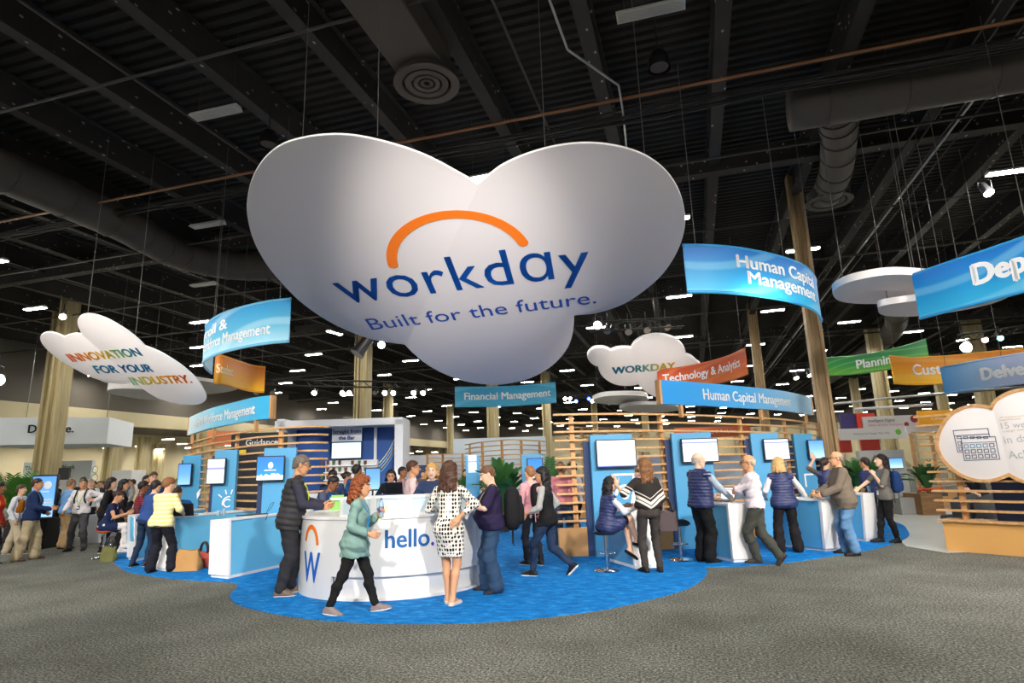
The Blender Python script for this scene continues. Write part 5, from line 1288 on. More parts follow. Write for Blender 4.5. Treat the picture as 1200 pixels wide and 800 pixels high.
def P_torso(o, ax, Rt, Ft, st, off, t0, t1, twist=0.0):
    """sweep of elliptical sections st = [(t, half width, half depth, forward shift)] along ax from o"""
    T = np.array([q[0] for q in st]); A = np.array([q[1] for q in st]); B = np.array([q[2] for q in st]); C = np.array([q[3] for q in st])
    def f(X, Y, Z):
        x, y, z = X - o[0], Y - o[1], Z - o[2]; t = x * ax[0] + y * ax[1] + z * ax[2]
        x, y, z = x - t * ax[0], y - t * ax[1], z - t * ax[2]
        u = x * Rt[0] + y * Rt[1] + z * Rt[2]; v = x * Ft[0] + y * Ft[1] + z * Ft[2]
        if twist:
            an = twist * np.clip(t / .4, 0, 1); u, v = u * np.cos(an) + v * np.sin(an), -u * np.sin(an) + v * np.cos(an)
        a = np.interp(t, T, A) + off; b = np.interp(t, T, B) + off; c = np.interp(t, T, C); v = v - c
        k0 = np.sqrt((u / a) ** 2 + (v / b) ** 2); k1 = np.sqrt((u / a ** 2) ** 2 + (v / b ** 2) ** 2) + 1e-6
        d = np.where(k0 < .3, -np.minimum(a, b) * (1 - k0), k0 * (k0 - 1) / k1)
        return np.maximum(d, np.maximum(t0 - t, t - t1))
    R = max(A.max(), B.max() + np.abs(C).max()) + off + .02; p, q = o + ax * t0, o + ax * t1
    return f, np.minimum(p, q) - R, np.maximum(p, q) + R

def unit(v): v = np.array(v, float); return v / (np.linalg.norm(v) + 1e-9)
def ik(a, target, l1, l2, pole):
    """middle joint of a two-bone limb; returns (joint, end)"""
    a, t = np.array(a, float), np.array(target, float); d = t - a; L = np.linalg.norm(d); mx_ = (l1 + l2) * .999
    if L > mx_: t = a + d * mx_ / L; d = t - a; L = mx_
    L = max(L, abs(l1 - l2) + .01); e = d / (np.linalg.norm(d) + 1e-9); x = (l1 * l1 - l2 * l2 + L * L) / (2 * L); h = math.sqrt(max(l1 * l1 - x * x, 0))
    p = np.array(pole, float); p = p - e * (p @ e); return a + e * x + unit(p) * h, t
def rotm(axis, an):
    a = unit(axis); c, s_ = math.cos(an), math.sin(an); K = np.array([[0, -a[2], a[1]], [a[2], 0, -a[0]], [-a[1], a[0], 0]]); return np.eye(3) + s_ * K + (1 - c) * K @ K

SKIN = {'light': 'e2b496', 'fair': 'ecc3a8', 'tan': 'cf9a76', 'brown': '8a5a3e', 'dark': '5a3a28', 'olive': 'd0a07c'}
M_eye_w = mat('eye_white', 'e8e4e0', .3); M_eye_d = mat('eye_dark', '1c1410', .3)
def cloth(name, col, rough=.85, **kw): return mat('cloth_' + name + '_' + col, col, rough, spec=.2, **kw)

HS = 1.09
class Person:
    def __init__(s, label, px, head_py, yaw, foot=None, depth=None, sex='m', skin='light', seat=None, h=None, group=None, lod=1.0, z0=0.0, build=1.0, **pose):
        """px: pixel of the standing point (x, y) or x with depth; yaw in degrees, 0 = facing away, 90 = facing picture right, 180 = facing us"""
        if depth is None: g = atz(px, foot, z0)
        else: g = aty(px, 550, depth)
        s.base = np.array([g[0], g[1], z0]); dist = g @ FWD
        if h is None:
            zt = aty(px, head_py, dist)[2] - z0; h = zt / pose.get('tall', 1.0)
        s.h = h; s.k = h / 1.75; s.sex = sex; s.yaw = -math.radians(yaw) + YAW; s.label = label; s.lod = lod; s.parts = []; s.bd = build
        s.pose = pose; s.seat = seat
        s.root = None; s.rig()
        s.body(SKIN.get(skin, skin)); 
        setp(s.root, label, 'person', group)
        s.root.location = tuple(s.base); s.root.rotation_euler = (0, 0, s.yaw)
    def rig(s):
        P = s.pose; k = s.k; f = s.sex == 'f'
        hip = np.array(P.get('hip', (0, 0, 0)), float); s.pel = np.array([0, 0, .93 * k]) + hip * k
        if s.seat is not None: s.pel = np.array([0, 0, s.seat + .09 * k]) + hip * k
        lean, tilt = math.radians(P.get('lean', 2)), math.radians(P.get('tilt', 0))
        pyaw = math.radians(P.get('pelvis_yaw', 0)); Rp = rotm((0, 0, 1), -pyaw); s.pR = Rp @ [1, 0, 0]; s.pF = Rp @ [0, 1, 0]
        s.ax = rotm(s.pR, -lean) @ rotm(s.pF, tilt) @ np.array([0, 0, 1.0])
        s.tR = unit(s.pR - s.ax * (s.pR @ s.ax)); s.tF = np.cross(s.ax, s.tR)
        s.twist = math.radians(-P.get('twist', 0)); tw = rotm(s.ax, s.twist); s.sR = tw @ s.tR; s.sF = tw @ s.tF
        s.neck = s.pel + s.ax * .53 * k
        sw = (.165 if f else .19) * k * (s.bd ** .5)
        sh = s.pel + s.ax * .465 * k
        s.shl, s.shr = sh - s.sR * sw, sh + s.sR * sw
        hy, hp, ht = [math.radians(v) for v in P.get('head', (0, 0, 0))]   # yaw to the right, pitch down, tilt to the right
        up = unit(s.ax * .6 + np.array([0, 0, .6])); s.hR0 = unit(s.sR - up * (s.sR @ up))
        Mh = rotm(up, -hy); hR = Mh @ s.hR0; hF = np.cross(up, hR); Mt = rotm(hR, -hp); hF = Mt @ hF; hU = Mt @ up
        Mt = rotm(hF, ht); s.hR, s.hU, s.hF = Mt @ hR, Mt @ hU, hF
        s.hc = s.neck + up * .055 * k + s.hU * .11 * k + s.sF * .015 * k
        uj, lj = .29 * k, .25 * k
        s.arms = []
        for side, shd in ((-1, s.shl), (1, s.shr)):
            n = 'l' if side < 0 else 'r'
            w = P.get(n + 'h')
            if w is None: w = shd / k + s.sR * side * .06 + np.array([0, 0, -.5]) + s.sF * .06
            pole = P.get(n + 'p', (side * .5, -1, -.1)); pole = np.array(pole, float)
            e, w = ik(shd, np.array(w) * k, uj, lj, pole)
            hd = P.get(n + 'd'); hd = unit(hd) if hd is not None else unit(w - e)
            pn = P.get(n + 'n'); pn = np.array(pn if pn is not None else (-side, .1, 0), float); pn = unit(pn - hd * (pn @ hd))
            s.arms.append((shd, e, w, hd, pn, side, P.get(n + 'c', .45)))
        s.legs = []
        hw = (.095 if f else .09) * k
        for side in (-1, 1):
            n = 'l' if side < 0 else 'r'
            a = P.get(n + 'f', (side * .11, 0, .085)); a = np.array(a, float) * k
            if 'abs' in P: pass
            hj = s.pel + s.pR * side * hw - np.array([0, 0, .03 * k])
            kp = P.get(n + 'k', (side * .12, 1, 0)); kn, an = ik(hj, a, (.425 if s.seat is None else .44) * k, (.41 if s.seat is None else .42) * k, kp)
            td = P.get(n + 't', (side * .22, 1, 0)); td = unit(td)
            s.legs.append((hj, kn, an, td, side))
        b = s.bd
        if f: s.st = [(-.13, .10 * b, .075, 0), (-.06, .165 * b, .115, -.012), (.02, .17 * b, .115, -.008), (.13, .132 * b, .092 * b, .0), (.2, .128 * b, .09 * b, .005), (.3, .148 * b, .108, .014), (.36, .152, .113, .018), (.43, .15, .085, .0), (.475, .12, .07, -.01), (.52, .06, .055, -.01), (.56, .045, .05, 0)]
        else: s.st = [(-.13, .10 * b, .075, 0), (-.06, .16 * b, .11 * b, 0), (.03, .162 * b, .112 * b, .004), (.13, .152 * b, .105 * b, .01 * b), (.22, .16 * b, .11 * b, .012 * b), (.33, .178, .12 * b ** .5, .01), (.41, .182, .105, .0), (.46, .15, .085, -.012), (.5, .1, .068, -.012), (.535, .065, .06, -.01), (.56, .055, .055, 0)]
        bel = P.get('belly', 0)
        if bel:
            s.st = [(t, a + bel * .35 * math.exp(-((t - .12) / .12) ** 2), b_ + bel * .6 * math.exp(-((t - .12) / .12) ** 2), c + bel * .55 * math.exp(-((t - .12) / .12) ** 2)) for t, a, b_, c in s.st]
        s.st = [(t * k, a * k, b_ * k, c * k) for t, a, b_, c in s.st]
        s.reach = 1.1 * k
    # --- shapes
    def torso(s, off, t0, t1): return P_torso(s.pel, s.ax, s.tR, s.tF, s.st, off, t0 * s.k, t1 * s.k, s.twist)
    def arm_r(s): return [(.055, .044, .041, .03), (.046, .038, .036, .026)][s.sex == 'f']
    def arm_prims(s, off, frac=1.0, ease=0.0):
        """frac: 0 shoulder .. 1 elbow .. 2 wrist"""
        out = []; r0, r1, r2, r3 = [v * s.k for v in s.arm_r()]
        for shd, e, w, hd, pn, side, c in s.arms:
            f1 = min(frac, 1.0); q = shd + (e - shd) * f1; rq = r0 + (r1 - r0) * f1
            out.append(P_cone(shd, q, r0 + off, rq + off + ease * (frac <= 1)))
            if frac > 1:
                f2 = frac - 1; q = e + (w - e) * f2; m_ = e + (w - e) * min(.3, f2)
                out.append(P_cone(e, m_, r1 + off, r2 + off)); out.append(P_cone(m_, q, r2 + off, r2 + (r3 - r2) * (f2 - .3) / .7 + off + ease if f2 > .3 else r2 + off))
        return out
    def leg_prims(s, off, frac=2.0, ease=0.0, shin_min=0.0):
        out = []; k = s.k; b = s.bd ** .6; f = s.sex == 'f'
        R = (.088 * b, .06, .056, .04) if not f else (.086 * b, .055, .051, .034)
        for hj, kn, an, td, side in s.legs:
            f1 = min(frac, 1); q = hj + (kn - hj) * f1
            out.append(P_cone(hj, q, R[0] * k + off, (R[0] + (R[1] - R[0]) * f1) * k + off + ease * .6))
            if frac > 1:
                f2 = frac - 1; back = -unit(np.cross(np.cross(unit(an - kn), (0, 0, 1.0)) if False else s.pR, unit(an - kn))) * 0
                calf = kn + (an - kn) * .32 - td * .012 * k; q = kn + (an - kn) * f2
                out.append(P_cone(kn, calf, R[1] * k * .95 + off + ease, max(R[2] * k, shin_min) + off + ease)); out.append(P_cone(calf, q, max(R[2] * k, shin_min) + off + ease, max((R[2] + (R[3] - R[2]) * f2) * k, shin_min) + off + ease * 1.3))
        return out
    def foot_prims(s, off, heel=0.0):
        out = []; k = s.k
        for hj, kn, an, td, side in s.legs:
            n = unit(np.cross(np.cross(td, (0, 0, 1.0)), td)); hl = an - td * .035 * k - n * .05 * k; ball = an + td * .115 * k - n * .058 * k; toe = an + td * .17 * k - n * .062 * k
            out += [[P_cone(an, hl, .036 * k + off, .032 * k + off), P_cone(an - n * .01 * k, ball, .038 * k + off, .03 * k + off), P_cone(ball, toe, .036 * k + off, .026 * k + off, (n, .75)), P_cone(hl, ball, .032 * k + off, .033 * k + off)], an, td, n]
        return out
    def H(s, x, y, z): return s.hc + (s.hR * x + s.hF * y + s.hU * z) * s.k * HS
    def bounds(s, extra=()):
        pts = [s.pel, s.neck, s.hc] + [q for a in s.arms for q in a[:3]] + [a[2] + a[3] * .19 * s.k for a in s.arms] + [q for l in s.legs for q in l[:3]] + [l[2] + l[3] * .2 * s.k for l in s.legs] + list(extra)
        pts = np.array(pts); return pts.min(0) - .19 * s.k, pts.max(0) + .19 * s.k
    def emit(s, name, G, mats, parent=None, label=None, matfn=None, smooth=True):
        V_, Q = G.mesh()
        me = bpy.data.meshes.new(name); me.vertices.add(len(V_)); me.vertices.foreach_set('co', V_.astype(np.float32).ravel())
        me.loops.add(len(Q) * 4); me.loops.foreach_set('vertex_index', Q.astype(np.int32).ravel()); me.polygons.add(len(Q)); me.polygons.foreach_set('loop_start', np.arange(0, len(Q) * 4, 4, dtype=np.int32))
        me.polygons.foreach_set('use_smooth', [True] * len(Q))
        for m in (mats if isinstance(mats, list) else [mats]): me.materials.append(m)
        if matfn is not None and len(Q): me.polygons.foreach_set('material_index', matfn(V_[Q].mean(1)).astype(np.int32))
        me.update(); me.validate()
        o = bpy.data.objects.new(name, me); link(o, parent)
        if label: o['label'] = label
        return o
    def hand_prims(s, arm):
        shd, e, w, hd, pn, side, curl = arm; k = s.k; out = []
        sd = np.cross(hd, pn) * side; sd = unit(sd)         # towards the thumb
        if side > 0: sd = unit(np.cross(pn, hd)) if False else sd
        palm = w + hd * .085 * k
        for q in (-.03, -.01, .01, .03): out.append((P_cone(w + sd * q * .5 * k + hd * .01 * k, palm + sd * q * k, .016 * k, .0135 * k), .012 * k))
        ln = [(.031, .042, .026, .02), (.011, .046, .029, .021), (-.01, .043, .027, .02), (-.03, .033, .021, .018)]
        for i, (q, a, b_, c) in enumerate(ln):
            p = palm + sd * q * k + hd * .004 * k; d = unit(hd + sd * q * 1.3); an = 0.0
            for j, L in enumerate((a, b_, c)):
                an += curl * (.75, 1.0, .7)[j] * (1 + .1 * i); dd = d * math.cos(an) + pn * math.sin(an); p2 = p + dd * L * k
                r = (.0088, .0078, .007)[j] * k; out.append((P_cone(p, p2, r + .0006, r), .003)); p = p2
        t0 = w + hd * .025 * k + sd * .022 * k; d1 = unit(sd * .75 + hd * .7 + pn * .35); t1 = t0 + d1 * .045 * k; d2 = unit(sd * .3 + hd * .85 + pn * (.35 + curl * .5)); t2 = t1 + d2 * .032 * k; t3 = t2 + unit(d2 + pn * .2 * curl) * .025 * k
        out += [(P_cone(t0, t1, .0145 * k, .011 * k), .008), (P_cone(t1, t2, .0105 * k, .0095 * k), .004), (P_cone(t2, t3, .0095 * k, .008 * k), .003)]
        return out
    def body(s, skin):
        k = s.k; lo, hi = s.bounds(); lod = s.lod
        fine = []
        if lod <= 1.01:
            for a in s.arms:
                c = a[2] + a[3] * .09 * k; fine.append((c - .1 * k, c + .1 * k, .0052))
            fine.append((s.hc - .125 * k, s.hc + .125 * k, .007))
        elif lod < 2:
            fine.append((s.hc - .125 * k, s.hc + .125 * k, .01))
            for a in s.arms:
                c = a[2] + a[3] * .09 * k; fine.append((c - .1 * k, c + .1 * k, .008))
        G = Grid(lo, hi, .017 * lod, fine)
        G.union(s.torso(0, -.1, .53), .03)
        for p in s.arm_prims(0, 2.0): G.union(p, .02)
        for p in s.leg_prims(0, 2.0): G.union(p, .025)
        for f in s.foot_prims(0)[0::4]:
            for p in f: G.union(p, .02)
        for sh_ in (s.shl, s.shr): G.union(P_cone(s.neck + s.ax * .0 * k, sh_ + s.ax * .005 * k, .045 * k, .04 * k), .03)
        # neck and head
        G.union(P_cone(s.neck - s.ax * .03 * k, s.H(0, -.022, -.06), .055 * k * (.86 if s.sex == 'f' else 1), .05 * k * (.86 if s.sex == 'f' else 1)), .03)
        Mh = [s.hR, s.hF, s.hU]; el = lambda c, r: P_ell(s.H(*c), np.array(r) * k * HS, Mh)
        G.union(el((0, -.014, .03), (.074, .094, .085)), .02); G.union(el((0, .026, -.03), (.057, .066, .078)), .025); G.union(P_cone(s.H(0, .045, -.09), s.H(0, .06, -.09), .026 * k, .022 * k), .03)
        for sx in (-1, 1):
            G.union(P_cone(s.H(sx * .052, -.0, -.045), s.H(sx * .022, .05, -.088), .022 * k, .02 * k), .03)
            G.union(el((sx * .077, -.006, -.002), (.01, .02, .032)), .008)
            G.carve(el((sx * .031, .1, .012), (.019, .016, .012)), .02); G.union(el((sx * .031, .077, .011), (.013, .012, .011)), .004)
            G.union(P_cone(s.H(sx * .014, .09, .03), s.H(sx * .046, .078, .03), .007 * k, .006 * k), .012)
        G.union(P_cone(s.H(0, .09, .015), s.H(0, .112, -.022), .008 * k, .012 * k), .012)
        for sx in (-1, 1): G.union(P_cone(s.H(sx * .01, .1, -.026), s.H(sx * .012, .1, -.026), .008 * k, .007 * k), .008)
        G.union(P_cone(s.H(-.016, .087, -.052), s.H(.016, .087, -.052), .008 * k, .008 * k, (s.hU, .7)), .008); G.union(P_cone(s.H(-.013, .086, -.064), s.H(.013, .086, -.064), .008 * k, .008 * k), .008)
        for a in s.arms:
            for p, kk in s.hand_prims(a): G.union(p, kk, .03)
        m = mat('skin_' + skin, skin, .55, noise=.05, scale=20, spec=.3); c = lin(skin)
        ml = mat('lips_' + skin, ''.join('%02x' % max(0, min(255, int(int(skin[i:i + 2], 16) * f_))) for i, f_ in ((0, .88), (2, .68), (4, .68))), .5)
        mbw = mat('brow', '3a2a20', .8)
        hc, hR, hF, hU = s.hc, s.hR, s.hF, s.hU
        def mf(C):
            q = C - hc; x, y, z = q @ hR / k / HS, q @ hF / k / HS, q @ hU / k / HS; mi = np.zeros(len(C))
            fr = y > .055
            mi[fr & (np.abs(x) < .024) & (np.abs(z + .058) < .011) & (y > .082)] = 1
            ex = np.abs(np.abs(x) - .031); mi[fr & (ex < .011) & (np.abs(z - .011) < .0055)] = 2; mi[fr & (ex < .0062) & (np.abs(z - .011) < .0065)] = 3
            mi[fr & (np.abs(np.abs(x) - .031) < .018) & (np.abs(z - .032) < .005)] = 4
            return mi
        s.root = s.emit('person', G, [m, ml, M_eye_w, M_eye_d, mbw], None, None, mf)
    # --- clothes
    def top(s, color, sleeve=2.0, hem=-.02, off=.014, ease=.006, neck=.515, flare=0.0, material=None, name='shirt', ripple=.0035, label=None, vneck=0.0, quilt=0, peplum=None):
        k = s.k; lo, hi = s.bounds(); G = Grid(lo, hi, .0125 * s.lod, []); m = material or cloth(name, color, noise=.08, scale=12)
        st = s.st
        if flare:
            s.st = [(t, a + flare * k * max(0, (.14 - t / k) / .2), b + flare * k * max(0, (.14 - t / k) / .2), c) for t, a, b, c in st]
        t_ = s.torso(off * k, hem, neck)
        G.union(t_, 0, .06); s.st = st
        for sh_ in (s.shl, s.shr): G.union(P_cone(s.neck - s.ax * .025 * k, sh_ + s.ax * .0 * k, .04 * k + off * k * .8, (.042 if sleeve > 0 else .036) * k + off * k * (.9 if sleeve > 0 else .5)), .03)
        if sleeve <= 0:
            for p in s.arm_prims(off * k * .3, .03): G.union(p, .03)
        if hem < .0:
            tr = getattr(s, 'tr_off', 0.0)
            for p in s.leg_prims(max(off, tr + .008) * k, .55):
                f0, l0, h0 = p
                def f1(X, Y, Z, f0=f0): return np.maximum(f0(X, Y, Z), hem * k - ((X - s.pel[0]) * s.ax[0] + (Y - s.pel[1]) * s.ax[1] + (Z - s.pel[2]) * s.ax[2]))
                G.union((f1, l0, h0), .06)
            q_ = max(off, tr + .012)
            if q_ > off: G.union(P_torso(s.pel, s.ax, s.tR, s.tF, st, q_ * k, hem * k, .12 * k, s.twist), .03)
        if sleeve > 0:
            for p in s.arm_prims(off * k * .8, sleeve, ease * k): G.union(p, .025)
        if vneck > 0:
            G.carve(P_cone(s.neck + s.sF * .1 * k + s.ax * .03 * k, s.neck + s.sF * .12 * k - s.ax * vneck * k, .05 * k, .01 * k), .005)
        if quilt:
            X, Y, Z = np.meshgrid(*G.ax, indexing='ij', sparse=True); t = (X - s.pel[0]) * s.ax[0] + (Y - s.pel[1]) * s.ax[1] + (Z - s.pel[2]) * s.ax[2]
            G.D = G.D - (np.abs(np.sin(t * PI / (quilt * k))) * .011 * k - .004).astype(np.float32)
        if ripple: G.ripple(ripple * k, 30 / k, len(s.label)); G.ripple(ripple * .5 * k, 62 / k, len(s.label) + 2)
        o = s.emit(name, G, m, s.root, label); s.parts.append(o); return o
    def trousers(s, color, off=.011, ease=.004, frac=1.97, shin_min=0.0, waist=.07, name='trousers', material=None, ripple=.006):
        k = s.k; lo, hi = s.bounds(); G = Grid(lo, np.array([hi[0], hi[1], min(hi[2], s.pel[2] + .2 * k)]), .0135 * s.lod, [])
        G.union(s.torso(off * k, -.1, waist), .02)
        for p in s.leg_prims(off * k, frac, ease * k, shin_min * k): G.union(p, .025)
        s.tr_off = off + ripple
        if ripple: G.ripple(ripple * k, 26 / k, len(s.label) + 3); G.ripple(ripple * .5 * k, 55 / k, len(s.label) + 1)
        o = s.emit(name, G, material or cloth(name, color, noise=.15, scale=5), s.root); s.parts.append(o); return o
    def skirt(s, color, hem=.52, r=(.2, .16), waist=.1, name='skirt', material=None, top=False, sleeve=0, off=.014):
        """hem: height above ground as a share of stature units"""
        k = s.k; lo, hi = s.bounds(); G = Grid(lo, hi, .0125 * s.lod, []); c = (s.legs[0][1] + s.legs[1][1]) / 2
        G.union(s.torso(off * k, -.1, .515 if top else waist), 0, .06)
        hz = s.pel[2] - hem * k
        for hj, kn, an, td, side in s.legs:
            d = unit(kn - hj); e = hj + d * min(np.linalg.norm(kn - hj), hem * k); G.union(P_cone(hj, e, r[0] * .46 * k, r[1] * .55 * k), .09)
        if s.seat is None:
            for p in [P_cone(s.legs[0][0] * .5 + s.legs[1][0] * .5, (c * [1, 1, 0]) + [0, 0, hz], r[0] * .75 * k, r[1] * .7 * k)]: G.union(p, .05)
            G.cut(lambda X, Y, Z: hz - Z + 0 * X)
        if sleeve:
            for p in s.arm_prims(off * k * .8, sleeve, .004 * k): G.union(p, .025)
        G.ripple(.003 * k, 26 / k, 2)
        o = s.emit(name, G, material or cloth(name, color), s.root); s.parts.append(o); return o
    def shoes(s, color, sole='e8e6e2', off=.007, name='shoe', open_=False):
        k = s.k; fp = s.foot_prims(off * k)
        for i in (0, 4):
            pr, an, td, n = fp[i:i + 4]; pts = np.array([an, an + td * .2 * k, an - td * .08 * k]); lo, hi = pts.min(0) - .1 * k, pts.max(0) + .1 * k
            G = Grid(lo, hi, .008 * s.lod, [])
            for p in pr: G.union(p, .015)
            bo = an - n * .085 * k
            tcut = .02 if not open_ else -.035
            G.cut(lambda X, Y, Z: (X - an[0]) * n[0] + (Y - an[1]) * n[1] + (Z - an[2]) * n[2] - tcut * k)
            G.cut(lambda X, Y, Z: -((X - bo[0]) * n[0] + (Y - bo[1]) * n[1] + (Z - bo[2]) * n[2]))
            sh_ = s.emit(name, G, cloth(name, color, .5), s.root)
            G = Grid(lo, hi, .008 * s.lod, [])
            for p in s.foot_prims((off + .004) * k)[i]: G.union(p, .015)
            G.cut(lambda X, Y, Z: np.abs((X - bo[0]) * n[0] + (Y - bo[1]) * n[1] + (Z - bo[2]) * n[2] - .008 * k) - .011 * k)
            s.emit('sole', G, cloth('sole', sole, .6), sh_)
    def hair(s, color, style='short', length=.2, vol=.012, part=0.0):
        k = s.k; Mh = [s.hR, s.hF, s.hU]; ext = [s.H(0, -.1, -length - .1)] if style in ('long', 'curly', 'pony') else []
        c0 = s.H(0, 0, 0); lo = np.minimum(c0 - .17 * k, (ext[0] - .12 * k) if ext else c0); hi = np.maximum(c0 + .17 * k, (ext[0] + .1 * k) if ext else c0)
        G = Grid(lo, hi, .008 * s.lod, []); el = lambda c, r: P_ell(s.H(*c), np.array(r) * k * HS, Mh)
        v = vol
        G.union(el((0, -.014, .032), (.074 + v, .094 + v, .086 + v)), 0)
        if style in ('short', 'bald'): G.union(el((0, -.045, -.03), (.066 + v * .5, .062, .07)), .02)
        X, Y, Z = np.meshgrid(*G.ax, indexing='ij', sparse=True); q = [X - s.hc[0], Y - s.hc[1], Z - s.hc[2]]
        kk_ = k * HS; hx = (q[0] * s.hR[0] + q[1] * s.hR[1] + q[2] * s.hR[2]) / kk_; hy = (q[0] * s.hF[0] + q[1] * s.hF[1] + q[2] * s.hF[2]) / kk_; hz = (q[0] * s.hU[0] + q[1] * s.hU[1] + q[2] * s.hU[2]) / kk_
        pl_ = -((hy - .083) * -.62 + (hz - .068) * .785)
        G.D = G.D + (k * v * .95 * np.clip(1 + pl_ / .028, 0, 1)).astype(np.float32)
        G.D = np.maximum(G.D, (pl_ * k).astype(np.float32))
        if style == 'bald': G.D = np.maximum(G.D, ((hz - .035) * k).astype(np.float32)); G.D = np.maximum(G.D, ((hy - .02) * k).astype(np.float32))
        if style in ('long', 'curly'):
            n_ = 7; dn = np.array([0, 0, -1.0]); w = .085 if style == 'long' else .1
            for i in range(n_):
                a = PI * (i / (n_ - 1)); x = -math.cos(a) * w; y = -.02 - math.sin(a) * .062
                p0 = s.H(x * .85, y, .03); p1 = s.H(x, y - .012, -.06); p2 = s.H(x * ((1.28 + .1 * math.sin(i * 2.3)) if style == 'long' else 1.2), y - .03, -.07) + dn * length * k * (1 + .12 * math.sin(i * 1.9 + 1)) - s.sF * .012 * k
                r = (.032 if style == 'long' else .048) * k; G.union(P_cone(p0, p1, r, r), .03); G.union(P_cone(p1, p2, r, r * (.7 if style == 'long' else 1.0)), .03)
        if style in ('pony', 'bun'):
            if style == 'bun': G.union(P_ell(s.H(0, -.12, .04), np.array([.04, .035, .04]) * k), .02)
            else:
                p = s.H(0, -.115, .03); p1 = s.H(0, -.15, -.02); G.union(P_cone(p, p1, .025 * k, .03 * k), .02); G.union(P_cone(p1, p1 + np.array([0, 0, -length * k]) - s.sF * .01, .03 * k, .015 * k), .02)
        if style == 'curly': G.ripple(.011 * k, 85 / k, 3); G.ripple(.006 * k, 150 / k, 5)
        elif style == 'long': G.ripple(.005 * k, 60 / k, 1); G.ripple(.002 * k, 120 / k, 2)
        elif style != 'bald': G.ripple(.0022 * k, 110 / k, 1)
        else: G.ripple(.0015 * k, 90 / k, 1)
        m = mat('hair_' + color, color, .5, noise=.4, scale=30, spec=.4, bump=.5, bscale=90)
        return s.emit('hair', G, m, s.root)
    def glasses(s, color='1a1a1c'):
        mb = MB(); m = mat('spectacles_' + color, color, .3)
        for sx in (-1, 1):
            c = s.H(sx * .033, .102, .01); mb.tube([c + s.hR * .024 * s.k * math.cos(t) + s.hU * .017 * s.k * math.sin(t) for t in np.linspace(0, 2 * PI, 13)], .0035 * s.k, 5, cap=False)
            mb.tube([s.H(sx * .057, .1, .013), s.H(sx * .083, .0, .015)], .0035 * s.k, 5)
        mb.tube([s.H(-.01, .108, .012), s.H(.01, .108, .012)], .0035 * s.k, 5)
        return mb.build('glasses', m, s.root, smooth=True)
    def surf(s, x, t, off=.03, back=False):
        """point on the chest front: x across, t up from the pelvis"""
        T = np.array([q[0] for q in s.st]); a = np.interp(t * s.k, T, [q[1] for q in s.st]); b = np.interp(t * s.k, T, [q[2] for q in s.st]); c = np.interp(t * s.k, T, [q[3] for q in s.st])
        y = c + (1 if not back else -1) * (b * math.sqrt(max(0, 1 - min(.98, (x * s.k / a) ** 2))) + off * s.k)
        return s.pel + s.ax * t * s.k + s.sR * x * s.k + s.sF * y
    def lanyard(s, color, badge='e8e8ea', low=.17, off=.03):
        mb = MB(); c = s.surf(0, low, off)
        for sx in (-1, 1):
            pts = spline([s.neck - s.sF * .05 * s.k + s.sR * sx * .03 * s.k + s.ax * .015 * s.k, s.neck + s.sR * sx * .066 * s.k + s.sF * .0 * s.k + s.ax * .0 * s.k, s.surf(sx * .075, .44, off), s.surf(sx * .045, .32, off), s.surf(sx * .012, low + .03, off), c], 4)
            mb.tube(pts, .006 * s.k, 5)
        o = mb.build('lanyard', cloth('lanyard', color), s.root, smooth=True)
        if badge:
            mb = MB(); q = s.surf(0, low - .045, off + .006); e, u = s.sR * .034 * s.k, s.ax * .045 * s.k; n = s.sF * .004
            mb.hexa([q - e - u - n, q + e - u - n, q + e - u + n, q - e - u + n, q - e + u - n, q + e + u - n, q + e + u + n, q - e + u + n]); mb.build('badge', cloth('badge', badge, .4), o)
        return o
    def P3(s, p):
        """local point (in stature units) -> world"""
        q = np.array(p) * s.k; c, s_ = math.cos(s.yaw), math.sin(s.yaw); return np.array([q[0] * c - q[1] * s_, q[0] * s_ + q[1] * c, q[2]]) + s.base
    def W(s, q):
        c, s_ = math.cos(s.yaw), math.sin(s.yaw); return np.array([q[0] * c - q[1] * s_, q[0] * s_ + q[1] * c, q[2]]) + s.base
    def strip_panel(s, color, x0, x1, t0, t1, off, name, back=False, n=8):
        mb = MB(); m_ = 6; vs = []
        for i in range(n + 1):
            for j in range(m_ + 1): vs.append(s.surf(x0 + (x1 - x0) * j / m_, t0 + (t1 - t0) * i / n, off, back))
        nv = len(vs); vs2 = vs + [v - s.sF * .006 * (-1 if back else 1) for v in vs]
        fs = [(i * (m_ + 1) + j, i * (m_ + 1) + j + 1, (i + 1) * (m_ + 1) + j + 1, (i + 1) * (m_ + 1) + j) for i in range(n) for j in range(m_)]
        mb.add(vs, fs); return mb.build(name, cloth(name, color), s.root, smooth=True)

